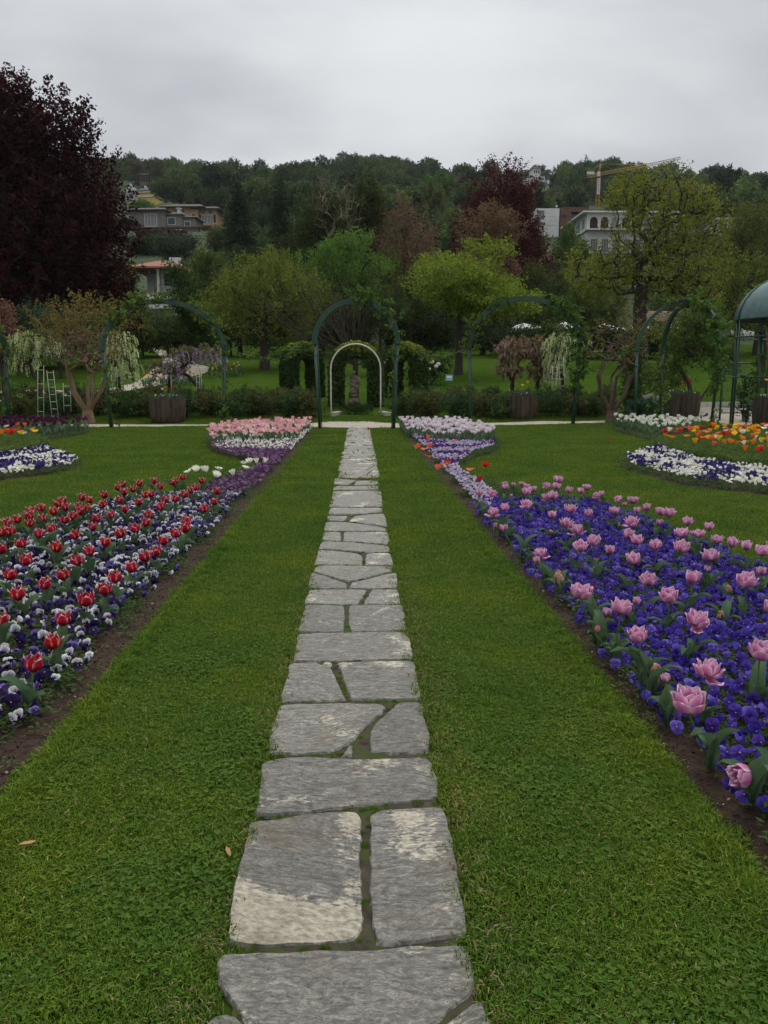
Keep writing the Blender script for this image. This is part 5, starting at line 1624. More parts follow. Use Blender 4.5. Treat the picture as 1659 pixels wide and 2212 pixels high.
climber((apex[0], apex[1], 0), 0, [(_rp(.55, -1.0, .15, 1.55, hA), 30), (_rp(.55, -1.0, 1.55, 2.0, hA), 5)], 'climbing rose covering the right rib of the tall pergola', 71, spread=.15)
climber((apex[0], apex[1], 0), 0, [(_rp(-.12, 1.5, 1.1, 2.0, hA), 14), (_rp(-1.42, .25, .0, .3, hA), 14)], 'climbing rose low on the back rib of the tall pergola', 72)

# chains with climbers hung between the arches
def chain(a, b, sag, label, leaves=0, seed=0):
    a = np.array(a, float); b = np.array(b, float)
    pts = [a + (b - a) * t - np.array([0, 0, sag * 4 * t * (1 - t)]) for t in np.linspace(0, 1, 15)]
    t = thing('hanging_chain', label, 'chain', tuple(a))
    g = G(); tube(g, [p - a for p in pts], .014, 5, S(36, 48, 36)); obj('cable', g.mesh('cable', M_PLAIN), t)
    if leaves:
        m, m2 = vine_mesh([([p - a for p in pts], leaves)], 12, .06, .08, VG, VG2, seed)
        climb = thing('hanging_creeper', 'leafy rose shoots along ' + label.split(' ', 1)[1] if False else 'leafy rose shoots growing along the %s' % label, 'climbing plant', tuple(a))
        obj('foliage', m, climb)
zc = 2.55
chain(P(22, 913) + [0.1, 0, zc], P(234, 923) + [-.1, 0, zc], .45, 'sagging cable from the left margin to the left arch', 5, 81)
chain(P(490, 915) + [.1, 0, zc], P(688, 926) + [-.1, 0, zc], .42, 'sagging cable between the left and central arches', 5, 82)
chain(P(854, 927) + [.1, 0, zc], P(1014, 914) + [-.1, 0, zc], .35, 'sagging cable between the central and right arches', 5, 83)
chain(P(1242, 918) + [.1, 0, zc], (apex[0] - 1.4, apex[1] + .25, zc), .3, 'sagging cable between the right arch and the pergola', 6, 84)

# ------------------------------------------------------------------ barrel planters
M_BARREL = pm('weathered_wood_barrel', S(50, 42, 35), S(80, 70, 58), 6, .9, .8, stretch=(1, 1, .22), cc=S(128, 104, 80), cscale=1.6, cthr=.60, dist=.03)
def planter(U0, U1, Vtop, Vbot, label, flowers, seed):
    c = P((U0 + U1) / 2, Vbot, 0); c[1] += .3
    k = 1661 / (c[1] * math.cos(PITCH) * 1.0 + .0)
    w = (U1 - U0) / k
    h = D((U0 + U1) / 2, Vtop, c[1] - .4)[2]
    r = w / 2
    t = thing('barrel_planter', label, 'planter', (c[0], c[1], 0), 0, 'big weathered barrel planters with flowers')
    n = 22
    for i in range(n):   # staves
        a0 = 2 * PI * i / n + .012; a1 = 2 * PI * (i + 1) / n - .012
        g = G(); V = []
        zs = np.linspace(.07, 1, 7) * h
        for z in zs:
            q = z / h
            rr = r * (.84 + .16 * math.sin(PI * (q * .60 + .12)) ** .9 + .0) * (1.0 if q > .1 else .96)
            for a, rr_ in ((a0, rr), ((a0 + a1) / 2, rr + .004), (a1, rr), (a1, rr - .05), (a0, rr - .05)):
                V.append((rr_ * math.cos(a), rr_ * math.sin(a), z))
        m = 5
        F = [(i_ * m + j, i_ * m + (j + 1) % m, (i_ + 1) * m + (j + 1) % m, (i_ + 1) * m + j) for i_ in range(6) for j in range(m)]
        F += [tuple(range(m - 1, -1, -1)), tuple(6 * m + j for j in range(m))]
        g.add(V, F)
        obj('stave', g.mesh('stave', M_BARREL), t)
    g = G(); lathe(g, [(.01, h - .10), (r * .9, h - .10), (r * .90, h - .09), (.01, h - .06)], 20); obj('soil_fill', g.mesh('soil_fill', M_SOIL), t)
    g = G(); lathe(g, [(r * .62, 0), (r * .68, .02), (r * .70, .10), (r * .6, .11)], 16, S(20, 17, 15)); obj('foot', g.mesh('foot', M_PLAIN), t)
    rg = np.random.default_rng(seed)
    n = 46
    a = rg.uniform(0, 6.28, n); q = r * .9 * rg.random(n) ** .5
    cc = np.stack([q * np.cos(a), q * np.sin(a), rg.uniform(0, .13, n) + h - .06], 1)
    d = np.stack([np.cos(a) * .5, np.sin(a) * .5, np.ones(n)], 1); d /= np.linalg.norm(d, axis=1, keepdims=True)
    V, F, C = leaf_cards(cc, d, 22, .14, .05, .055, (.04, .075, .02), (.08, .13, .035), rg)
    pl_ = obj('planter_foliage', None)
    bpy.data.objects.remove(pl_)
    g = G(); g.add(V, F, C)
    obj('bedding_foliage', g.mesh('planter_foliage', M_LEAF), None, (c[0], c[1], 0), label='green bedding leaves filling ' + label.split(',')[0], kind='stuff')
    for i in range(26):
        aa, qq = rg.uniform(0, 6.28), r * .88 * rg.random() ** .5
        kind_ = flowers[i % len(flowers)]
        m = {'w': WHT, 'p': DPUR, 'n': NAVY}[kind_]
        obj('pansy', m[i % 2], None, (c[0] + qq * math.cos(aa), c[1] + qq * math.sin(aa), h + .06 + rg.uniform(0, .06)), (rg.normal(-.1, .3), 0, rg.normal(0, .6)), 1.5,
            ('white' if kind_ == 'w' else 'dark purple') + ' pansy in ' + label.split(',')[0], 'pansy', 'pansies in ' + label.split(',')[0])
    return c, h
c1, h1 = planter(320, 397, 861, 915, 'the barrel planter under the left arch, dark with a pale stain', 'wppwp', 91)
c2, h2 = planter(1089, 1162, 855, 910.5, 'the barrel planter under the right arch, round bellied', 'pwppp', 92)
c3, h3 = planter(1438, 1516, 852, 908, 'the reddish barrel planter under the three ribbed pergola', 'ppwp', 93)
c4_, h4 = planter(1636, 1712, 862, 929, 'the barrel planter at the right margin, with white flowers', 'wwwp', 94)
pn = 0
for (cc, U, V, colr, nm) in [(c1, 357, 838, 'salmon', 'left'), (c1, 373, 840, 'red', 'left'), (c1, 352, 843, 'white', 'left'), (c2, 1117, 830, 'red', 'right'), (c2, 1128, 834, 'yellow', 'right'), (c2, 1139, 828, 'yellow', 'right'), (c3, 1471, 826, 'red', 'pergola'), (c3, 1491, 824, 'red', 'pergola'), (c3, 1474, 834, 'salmon', 'pergola'), (c4_, 1656, 822, 'yellow', 'margin')]:
    p = D(U, V, cc[1])
    t = thing('poppy', {'salmon': 'salmon', 'red': 'orange red', 'white': 'white', 'yellow': 'yellow'}[colr] + ' poppy rising from the planter ' + {'left': 'under the left arch', 'right': 'under the right arch', 'pergola': 'under the pergola', 'margin': 'at the right margin'}[nm], 'poppy', (p[0], p[1], .80), 0, 'poppies in the barrel planters')
    hz = max(p[2] - .80, .15)
    sm, tip = PST[pn % 4]
    obj('stem', sm, t, (-tip[0], -tip[1], 0), scale=(1, 1, hz / .36)); obj('bloom', POP[colr][pn % 3], t, (0, 0, hz), (-.3, 0, pn), 1.5); pn += 1

# ------------------------------------------------------------------ low rose hedge behind the cross path
def bush_mesh(seed, w, h, n, per, size, ca, cb, spread=.07, L=.2):
    rg = np.random.default_rng(seed)
    lobes = [(rg.uniform(-w, w) * .45, rg.uniform(-.3, .3) * w, h * rg.uniform(.35, .6), w * .6, w * .5, h * .45) for _ in range(5)]
    c, d = lobe_points(lobes, n, rg, .5)
    c[:, 2] = np.clip(c[:, 2], .05, None)
    dr = d + [0, 0, .5]; dr /= np.linalg.norm(dr, axis=1, keepdims=True)
    V, F, C = leaf_cards(c, dr, per, L, spread, size, ca, cb, rg, .4)
    g = G(); g.add(V, F, C)
    f = g.mesh('foliage', M_LEAF)
    g = G()
    limbs(g, c[rg.choice(n, min(30, n), replace=False)], (0, 0, -.05), .035, rg, tip=.006)
    return f, g.mesh('stem', M_BARK)
HB = [bush_mesh(s, .75, .85, 130, 24, .075, a, b) for s, a, b in [(1, (.030, .055, .018), (.075, .125, .035)), (2, (.045, .055, .020), (.11, .12, .035)), (3, (.030, .060, .022), (.06, .11, .035)), (4, (.07, .05, .025), (.10, .13, .04))]]
hn = 0
def bushes(U0, U1, Y, step, sc=1.0, group='rose bushes of the low hedge', lab=None):
    global hn
    p0, p1 = D(U0, 870, Y), D(U1, 870, Y)
    n = max(1, int(abs(p1[0] - p0[0]) / step))
    for i in range(n):
        x = p0[0] + (p1[0] - p0[0]) * (i + .5) / n + rng.uniform(-.15, .15); y = Y + rng.uniform(-.25, .25)
        f, s_ = HB[hn % 4]
        side = 'left of the central arch' if x < -1.3 else 'right of the central arch' if x > 1.0 else 'by the central arch'
        dist = 'next to' if abs(x) < 4 else 'some way' if abs(x) < 8 else 'far'
        t = thing('rose_bush', (lab or '%s rose bush in the low hedge %s %s' % (['dark green', 'bronze tinged', 'mid green', 'reddish tipped'][hn % 4], dist, side)), 'bush', (x, y, float(H(x, y))), rng.uniform(0, 6.28), group)
        t.scale = (sc * rng.uniform(.9, 1.15),) * 3
        obj('foliage', f, t); obj('stem', s_, t); hn += 1
bushes(-60, 225, 27.9, 1.0, .95); bushes(240, 700, 27.8, .85, 1.0); bushes(842, 1320, 27.8, .85, 1.0)
bushes(-60, 690, 29.0, 1.0, 1.0); bushes(850, 1330, 29.0, 1.0, 1.0)
bushes(-200, 690, 30.2, 1.2, .9, ); bushes(850, 1340, 30.2, 1.3, .9)

# ------------------------------------------------------------------ white hoop, ivy arches, statue
def hoop(cU, w, Vb, Vt, Y, label, rad=.028, ladder=False, wob=0.0, arc=None):
    c = T(cU, Vb) if Y is None else np.array([D(cU, Vb, Y)[0], Y, 0])
    c[2] = float(H(c[0], c[1]))
    h = D(cU, Vt, c[1])[2] - c[2]
    t = thing('white_hoop', label, 'garden hoop', tuple(c), 0)
    pts, zs = arch_curve(w, h, .0)
    q = np.array([(x, 0, z) for x, z in pts])
    g = G(); tube(g, q, rad, 7); obj('tube', g.mesh('tube', M_WHITE), t)
    return t, c, h
hoop(769, 1.80, 903, 743, 28.2, 'white painted hoop standing in front of the ivy arch', .028)

IVD, IVL = (.020, .042, .013), (.080, .130, .034)
def ivy_arch(cU, Y, w, h, thick, rz, label, seed):
    x = D(cU, 850, Y)[0]; z = float(H(x, Y))
    t = thing('ivy_arch', label, 'ivy arch', (x, Y, z), rz, 'clipped ivy arches around the statue')
    rg = np.random.default_rng(seed)
    r = w / 2 - thick; zs = h - w / 2
    N = 2600
    # surface of a thick U: parameter along the arch, angle round the square section
    L1 = zs; La = PI * (r + thick / 2); tot = 2 * L1 + La
    s = rg.random(N) * tot; phi = rg.random(N) * 4
    e = phi % 1; f = phi.astype(int)
    hw = thick / 2; hd = thick * .55
    o = np.where(f == 0, hw, np.where(f == 1, -hw, (e * 2 - 1) * hw)) 
    dpt = np.where(f == 2, hd, np.where(f == 3, -hd, (e * 2 - 1) * hd))
    o = o + rg.normal(0, .015, N); dpt = dpt + rg.normal(0, .015, N)
    R_ = r + hw + o
    x_ = np.where(s < L1, -R_, np.where(s > L1 + La, R_, 0)); z_ = np.where(s < L1, s, np.where(s > L1 + La, tot - s, 0))
    m = (s >= L1) & (s <= L1 + La)
    a = PI - (s - L1) / La * PI
    x_ = np.where(m, R_ * np.cos(a), x_); z_ = np.where(m, zs + R_ * np.sin(a), z_)
    c = np.stack([x_, dpt, z_], 1)
    nrm = np.zeros((N, 3)); nrm[:, 1] = np.where(f == 2, 1, np.where(f == 3, -1, 0))
    rad = np.where(f == 0, 1.0, np.where(f == 1, -1.0, 0))
    nrm[:, 0] += rad * np.where(m, np.cos(a), np.sign(x_)); nrm[:, 2] += rad * np.where(m, np.sin(a), 0) + .15
    nrm /= np.linalg.norm(nrm, axis=1, keepdims=True) + 1e-9
    V, F, C = leaf_cards(c, nrm, 8, .05, .035, .085, IVD, IVL, rg, .1, .8, .4)
    # fresh growth on top
    n4 = len(V) // 4
    topm = np.repeat((z_ > h - .34) & (f != 1) & (rg.random(N) < .85), 8)
    k = np.repeat(topm, 4)
    C[k] = mixc(np.array((.12, .17, .018)), np.array((.25, .30, .04)), rg.random(int(k.sum())))
    g = G(); g.add(V, F, C); obj('foliage', g.mesh('foliage', M_LEAF), t)
    # woody core
    g = G(); pts, _ = arch_curve(2 * (r + hw), h - hw, 0)
    tube(g, [(x, 0, z) for x, z in pts], hw * .8, 8, S(24, 26, 16), caps=False)
    obj('stem', g.mesh('stem', M_PLAIN), t)
ivy_arch(769, 30.4, 2.02, 2.42, .50, 0, 'clipped ivy arch directly behind the white hoop, framing the statue', 101)
ivy_arch(654, 32.4, 1.85, 2.25, .52, R(42), 'narrow looking ivy arch left of the central arch', 102)
ivy_arch(877, 32.4, 1.85, 2.25, .52, R(-42), 'narrow looking ivy arch right of the central arch', 103)

M_STATUE = pm('weathered_statue_stone', S(58, 52, 44), S(122, 112, 96), 9, .9, .6, cc=S(40, 40, 30), cscale=4, cthr=.52)
def statue():
    x = D(765, 870, 29.9)[0]; y = 29.9; z = float(H(x, y))
    t = thing('statue', 'small weathered stone statue of a robed figure on a pedestal inside the ivy arch', 'statue', (x, y, z))
    g = G()
    for r, z0, z1 in ((.30, 0, .06), (.26, .06, .12)):
        box(g, -r, r, -r, r, z0, z1 - .002)
    lathe(g, [(.17, .12), (.22, .16), (.24, .22), (.235, .30), (.19, .38), (.16, .42), (.22, .44), (.22, .48)], 14)
    box(g, -.21, .21, -.21, .21, .482, .53)
    obj('pedestal', g.mesh('pedestal', M_STATUE), t)
    # robed body: rings with folds, hips shifted, mantle over the shoulder
    rings = [(.0, .19, .15, 0), (.10, .175, .145, 0), (.28, .150, .125, .01), (.42, .145, .12, .02), (.50, .125, .10, .015), (.56, .135, .10, .0), (.62, .150, .10, -.01), (.665, .120, .085, -.012), (.69, .050, .05, -.012), (.715, .040, .042, -.012)]
    V = []; n = 26
    for zz, rx, ry, ox in rings:
        for j in range(n):
            a = 2 * PI * j / n
            fold = 1 + (.10 * math.sin(a * 7 + zz * 9) if zz < .5 else .03 * math.sin(a * 5 + zz * 20))
            V.append((ox + rx * fold * math.cos(a), ry * fold * math.sin(a), .53 + zz))
    k = len(rings)
    F = [(i * n + j, i * n + (j + 1) % n, (i + 1) * n + (j + 1) % n, (i + 1) * n + j) for i in range(k - 1) for j in range(n)] + [tuple(range(n - 1, -1, -1)), tuple((k - 1) * n + j for j in range(n))]
    g = G(); g.add(V, F, smooth=True)
    # head with hair roll and face
    bm = bmesh.new(); bmesh.ops.create_uvsphere(bm, u_segments=12, v_segments=9, radius=1)
    hv = np.array([v.co[:] for v in bm.verts]); hf = [tuple(v.index for v in f.verts) for f in bm.faces]; bm.free()
    g.add(hv * [.062, .07, .082] + [-.012, -.01, .53 + .79], hf, smooth=True)
    g.add(hv * [.070, .06, .05] + [-.012, .012, .53 + .835], hf, smooth=True)
    g.add(hv * [.012, .018, .02] + [-.012, -.082, .53 + .785], hf, smooth=True)
    # arms: left bent to the chest, right holding the mantle at the hip
    tube(g, [(.13, 0, 1.17), (.185, -.02, 1.05), (.15, -.09, .98), (.04, -.125, 1.04)], [.045, .040, .034, .028], 8)
    tube(g, [(-.15, 0, 1.17), (-.205, -.01, 1.03), (-.20, -.05, .92), (-.12, -.11, .90)], [.045, .042, .034, .028], 8)
    tube(g, [(.16, .02, 1.20), (.20, -.03, 1.0), (.17, -.08, .8), (.12, -.13, .62)], [.03, .045, .05, .03], 7)
    tube(g, [(-.15, -.07, .93), (-.05, -.12, .86), (.08, -.13, .80), (.16, -.09, .78)], [.03, .04, .045, .03], 7)
    obj('figure', g.mesh('figure', M_STATUE), t)
statue()
# low clipped box edging in front of the statue and the two stone ends
bf, bs = bush_mesh(9, .9, .42, 140, 26, .05, (.02, .04, .012), (.05, .085, .02), .05, .10)
t = thing('box_hedge', 'low clipped box hedge in front of the statue', 'hedge', (D(766, 885, 28.4)[0], 28.4, .22)); obj('foliage', bf, t, scale=(1.0, .4, 1)); obj('stem', bs, t, scale=(1, .4, .8))
for U, s in ((727, 1), (832, -1)):
    p = T(U, 899)
    g = G(); box(g, -.09, .09, -.45, .45, 0, .10); box(g, -.11, .11, -.47, .47, .102, .145)
    obj('stone_kerb', g.mesh('stone_kerb', pm('kerb_stone_%d' % (1 if s > 0 else 2), S(150, 146, 134), S(196, 192, 178), 12, .8, .4)), None, (p[0], p[1] + .3, p[2]), (0, 0, s * R(-14)), None,
        'short pale stone kerb %s the paved stretch to the statue' % ('left of' if s > 0 else 'right of'), 'kerb')
# thin stone edging under the hedge
for (U0, U1, V, lab) in [(1060, 1300, 904, 'right'), (60, 470, 905, 'left')]:
    a, b = P(U0, V), P(U1, V)
    n = int((b[0] - a[0]) / .5)
    e_ = obj('bed_edging', None, label='row of low stones edging the hedge on the %s' % lab, cat='edging')
    for i in range(n):
        g = G(); w = .22; box(g, -w, w, -.05, .05, 0, .06 + rng.uniform(0, .05))
        obj('stone', g.mesh('stone', MATS['gravel']), e_, (a[0] + (i + .5) * .5, a[1] + (b[1] - a[1]) * i / n, 0), (0, rng.uniform(-.05, .05), rng.uniform(-.1, .1)))

# ------------------------------------------------------------------ wisterias with their white frames
def wisteria(loc, w, h, label, ca, cb, fa, fb, seed, flower_n=110, leaf_n=90, trunk_h=1.1, hang=.30, flw=1.0, lobes=None):
    rg = np.random.default_rng(seed)
    lobes = lobes or [(-w * .22, 0, h * .72, w * .32, w * .28, h * .22), (w * .2, .1, h * .75, w * .32, w * .28, h * .2), (0, 0, h * .8, w * .3, w * .3, h * .18)]
    c, d = lobe_points(lobes, leaf_n, rg, .4)
    V, F, C = leaf_cards(c, d, 16, .25, .07, .10, ca, cb, rg, .4)
    t = thing('wisteria', label, 'wisteria', loc, rg.uniform(-.3, .3))
    g = G(); g.add(V, F, C); obj('foliage', g.mesh('foliage', M_LEAF), t)
    cf, df = lobe_points(lobes, flower_n, rg, .25)
    per = 34
    n = len(cf); s = rg.random((n, per))
    arc = df * [.16, .16, 0]
    pos = cf[:, None, :] + arc[:, None, :] * np.sqrt(s)[..., None] + np.array([0, 0, -hang])[None, None, :] * (s ** 1.6)[..., None] + rg.normal(0, .022, (n, per, 3)) * (1.15 - s)[..., None]
    pos = pos.reshape(-1, 3); N = len(pos)
    a = rg.normal(0, 1, (N, 3)); a /= np.linalg.norm(a, axis=1, keepdims=True); b = np.cross(a, rg.normal(0, 1, (N, 3))); b /= np.linalg.norm(b, axis=1, keepdims=True)
    l = .022 * rg.uniform(.7, 1.3, N)[:, None] * flw
    V = np.stack([pos - a * l, pos + b * l * .7, pos + a * l, pos - b * l * .7], 1).reshape(-1, 3)
    C = np.repeat(mixc(np.array(fa), np.array(fb), np.clip(np.repeat(rg.random(n), per) * .5 + s.ravel() * .5, 0, 1)), 4, 0)
    g = G(); g.add(V, np.arange(N * 4, dtype=np.int32).reshape(N, 4), C); obj('blossom', g.mesh('blossom', M_PETAL), t)
    g = G(); top = np.array([0, 0, trunk_h])
    tube(g, [(0, 0, -.1), (.05, 0, trunk_h * .4), (-.04, .02, trunk_h * .75), top], [.10, .08, .07, .065], 8, caps=False)
    tube(g, [(0.06, .05, -.1), (-.05, .06, trunk_h * .4), (.05, .05, trunk_h * .75), top], [.06, .05, .045, .04], 6, caps=False)
    limbs(g, c[rg.choice(len(c), min(70, len(c)), replace=False)], top, .065, rg, tip=.012, wig=.14)
    obj('trunk', g.mesh('trunk', M_BARK), t)
    return t
def at(U, V, Y):
    p = D(U, V, Y); return (p[0], Y, float(H(p[0], Y)))
WL1, WL2 = (.05, .08, .02), (.13, .16, .05)
wisteria(at(88, 880, 29.5), 2.6, 3.0, 'white wisteria with drooping cream sprays at the far left', WL1, WL2, (.30, .36, .12), (.72, .76, .46), 111, 200, 70, lobes=[(-.5, 0, 2.55, .75, .6, .38), (.35, 0, 2.5, .65, .6, .4), (-.6, 0, 1.9, .5, .5, .45)])
wisteria(at(258, 880, 29.8), 2.4, 3.1, 'white wisteria with drooping cream sprays seen through the left arch', WL1, WL2, (.30, .36, .12), (.74, .78, .48), 112, 300, 70, lobes=[(0.0, 0, 2.5, .75, .6, .5), (.45, 0, 1.8, .5, .5, .65), (-.4, 0, 2.1, .5, .5, .5), (.2, 0, 1.3, .7, .5, .4)])
wisteria(at(1215, 880, 30.0), 2.4, 3.1, 'white wisteria with drooping cream sprays beside the right arch leg', WL1, WL2, (.32, .38, .14), (.74, .78, .50), 113, 270, 60, lobes=[(-.1, 0, 2.4, .7, .6, .5), (-.35, 0, 1.7, .4, .5, .7), (.3, 0, 2.5, .7, .5, .4)])
wisteria(at(432, 880, 29.6), 2.3, 2.4, 'flat topped lilac wisteria seen through the left arch', (.07, .08, .03), (.15, .15, .06), (.30, .20, .34), (.52, .42, .55), 114, 120, 90, lobes=[(-.6, 0, 2.0, .65, .5, .26), (.3, 0, 2.1, .75, .6, .24), (-.9, 0, 1.45, .4, .4, .25)], trunk_h=.8)
wisteria(at(368, 880, 31.5), 2.0, 2.0, 'small brownish wisteria behind the left barrel planter', (.09, .07, .03), (.16, .13, .05), (.26, .18, .22), (.40, .30, .32), 115, 30, 70, lobes=[(0, 0, 1.35, .8, .6, .3)], trunk_h=.6)
wisteria(at(1106, 880, 31.0), 2.2, 2.9, 'umbrella shaped pinkish brown wisteria on the left under the right arch', (.13, .085, .045), (.22, .16, .085), (.30, .19, .20), (.46, .33, .34), 116, 90, 150, lobes=[(0, 0, 2.1, .72, .6, .45), (-.2, 0, 1.4, .55, .5, .4)], trunk_h=.9, hang=.15)
wisteria(at(1160, 880, 31.0), 2.2, 2.9, 'umbrella shaped pinkish brown wisteria on the right under the right arch', (.14, .09, .045), (.22, .17, .085), (.30, .18, .19), (.44, .32, .33), 117, 90, 160, lobes=[(0, 0, 2.15, .68, .6, .48), (0.1, 0, 1.3, .6, .5, .45)], trunk_h=.9, hang=.15)
# white ladder frames and hoops that hold them
def ladder(U0, V0, U1, V1, Y, w, label, rungs=7):
    a = D(U0, V0, Y); b = D(U1, V1, Y)
    a[2] = float(H(a[0], Y)) if a[2] < float(H(a[0], Y)) + .3 else a[2]
    t = thing('white_ladder', label, 'ladder frame', tuple(a))
    d = b - a; u = np.array([1.0, 0, 0])
    g = G()
    for s in (-.5, .5):
        tube(g, [u * s * w, d + u * s * w], .010, 6)
    obj('rail', g.mesh('rail', M_WHITE), t)
    for i in range(rungs):
        g = G(); q = d * (i + .7) / rungs
        tube(g, [q - u * w / 2, q + u * w / 2], .009, 5); obj('rung', g.mesh('rung', M_WHITE), t)
ladder(119, 892, 108, 800, 27.0, .22, 'leaning white ladder frame under the far left wisteria')
ladder(87, 893, 88, 790, 27.0, .20, 'upright white ladder frame left of the leaning one', 4)
ladder(146, 890, 144, 828, 27.0, .24, 'short white ladder frame beside the pale trunks', 3)
ladder(250, 862, 246, 790, 29.2, .20, 'white ladder frame under the white wisteria in the left arch', 5)
ladder(1196, 862, 1199, 790, 29.2, .18, 'white ladder frame under the white wisteria by the right arch', 6)
ladder(1216, 858, 1212, 770, 29.4, .18, 'second white ladder frame right of the arch leg', 6)
ladder(429, 858, 427, 798, 29.4, .12, 'narrow white ladder frame by the lilac wisteria trunk', 5)
hoop(1131, 1.15, 860, 768, 31.2, 'slim white hoop between the two umbrella shaped wisterias', .02)
hoop(404, 1.2, 862, 778, 31.2, 'slim white hoop against the pale upper path', .02)

# crape myrtles with pale trunks
def myrtle(loc, h, w, label, seed, ca, cb, ntr=5, leaves=110, per=12, size=.09, bark=None):
    bark = bark or M_BARK_PALE
    rg = np.random.default_rng(seed)
    t = thing('crape_myrtle', label, 'tree', loc)
    lobes = [(rg.uniform(-.25, .25) * w, rg.uniform(-.2, .2) * w, h * rg.uniform(.56, .82), w * .34, w * .30, h * .19) for _ in range(6)]
    c, d = lobe_points(lobes, leaves * 2, rg, .5)
    g = G()
    tube(g, [(0, 0, -.1), (0, 0, .25), (0, 0, .45)], [.26, .19, .16], 10, caps=False)
    for i in range(ntr):
        a = 2 * PI * i / ntr + .4; q = np.array([math.cos(a) * w * .17, math.sin(a) * w * .14, h * .40])
        st = np.array([math.cos(a) * .06, math.sin(a) * .05, .38])
        mid = st + (q - st) * .5 + np.array([math.cos(a) * .10, 0, .0]) + rg.normal(0, .03, 3)
        tube(g, [st, st + (mid - st) * .5 + rg.normal(0, .02, 3), mid, q], [.075, .062, .052, .045], 7, caps=False)
        near = c[np.argsort(np.linalg.norm((c - q) * [1, 1, .6], axis=1))[:len(c) // ntr + 10]]
        sel = near[rg.choice(len(near), min(110, len(near)), replace=False)]
        limbs(g, sel, q, .045, rg, tip=.012, wig=.15, sides=5)
    obj('trunk', g.mesh('trunk', bark), t)
    cc, dd = lobe_points(lobes, leaves, rg, .35)
    dd = dd + [0, 0, .8]; dd /= np.linalg.norm(dd, axis=1, keepdims=True)
    V, F, C = leaf_cards(cc + [0, 0, h * .06], dd, per, .30, .06, size, ca, cb, rg, .3)
    g = G(); g.add(V, F, C); obj('crown', g.mesh('crown', M_LEAF), t)
myrtle(at(190, 900, 26.6), 4.2, 3.9, 'crape myrtle with several pale smooth trunks behind the purple tulips', 121, (.09, .075, .022), (.20, .16, .045), 5, 330, 14, .085)
myrtle(at(1322, 900, 26.4), 3.9, 3.6, 'crape myrtle with knotty bare branches right of the right arch', 122, (.10, .085, .025), (.18, .20, .04), 6, 130, 12, .08, pm('knotty_bark', S(70, 58, 47), S(104, 88, 72), 7, .85, .5))

# dark ivy column behind the right myrtle, hosta clump, bush under the pergola
def bush(name, label, cat, loc, w, h, n, per, size, ca, cb, seed, trunk=.06, lobes=None, up=.4, power=.45, spread=.08, L=.25, sc=None):
    rg = np.random.default_rng(seed)
    lobes = lobes or [(rg.uniform(-.3, .3) * w, rg.uniform(-.2, .2) * w, h * rg.uniform(.3, .7), w * .35, w * .32, h * .32) for _ in range(6)]
    c, d = lobe_points(lobes, n, rg, power)
    c[:, 2] = np.clip(c[:, 2], .06, None)
    dr = d + [0, 0, up]; dr /= np.linalg.norm(dr, axis=1, keepdims=True)
    V, F, C = leaf_cards(c, dr, per, L, spread, size, ca, cb, rg, .4)
    t = thing(name, label, cat, loc)
    g = G(); g.add(V, F, C); obj('foliage', g.mesh('foliage', M_LEAF), t)
    g = G(); limbs(g, c[rg.choice(n, min(50, n), replace=False)], (0, 0, -.1), trunk, rg, tip=.01)
    obj('stem', g.mesh('stem', M_BARK), t)
    return t
bush('ivy_column', 'dark column of ivy behind the knotty crape myrtle', 'ivy', at(1362, 890, 28.6), .9, 2.9, 420, 12, .09, IVD, IVL, 131, lobes=[(0, 0, z, .42, .4, .45) for z in (.4, .9, 1.4, 1.9, 2.4)])
bush('hosta', 'low dark green hosta clump at the foot of the pergola', 'plant', at(1398, 900, 25.8), 1.2, .75, 90, 10, .16, (.025, .06, .035), (.05, .10, .06), 132)
bush('large_bush', 'tall loose green bush growing behind the three ribbed pergola', 'bush', at(1500, 890, 30.5), 3.4, 4.0, 900, 16, .10, (.045, .075, .018), (.11, .16, .035), 133, .09, lobes=[(-.6, 0, 2.6, 1.2, .8, 1.0), (.5, 0, 2.4, 1.1, .8, 1.1), (0, 0, 3.2, .9, .7, .6), (1.1, 0, 1.8, .7, .6, .8), (-1.0, 0, 1.7, .6, .6, .6)])
bush('peony_bush', 'dark bush with white blooms right of the ivy arches', 'bush', at(928, 850, 37), 2.2, 1.6, 200, 14, .11, (.02, .04, .012), (.05, .09, .025), 134)
bush('peony_bush', 'dark bush with white blooms glimpsed through the central arch', 'bush', at(815, 830, 41), 1.6, 1.4, 160, 14, .11, (.02, .04, .012), (.05, .09, .025), 135)
bush('heather_mound', 'feathery green mound by the boulders seen through the pergola', 'bush', at(1425, 860, 33), 2.2, 1.7, 320, 18, .09, (.06, .09, .02), (.12, .16, .04), 136)
for U, V, Y in [(933, 782, 36.3), (942, 792, 36.3), (947, 787, 36.4), (915, 789, 36.3), (906, 798, 36.3), (926, 797, 36.2), (808, 784, 40.2), (800, 792, 40.2), (838, 779, 40), (832, 783, 40)]:
    g = G(); lathe(g, [(.01, -.06), (.07, -.03), (.085, .02), (.05, .06), (.01, .07)], 8, (.72, .62, .60)); p = D(U, V, Y)
    obj('peony', g.mesh('peony', M_PETAL), None, p, None, 1.3, 'pale pink white bloom on the dark bush ' + ('right of the ivy arches' if U > 870 else 'behind the statue'), 'flower', 'pale blooms on the dark bushes')
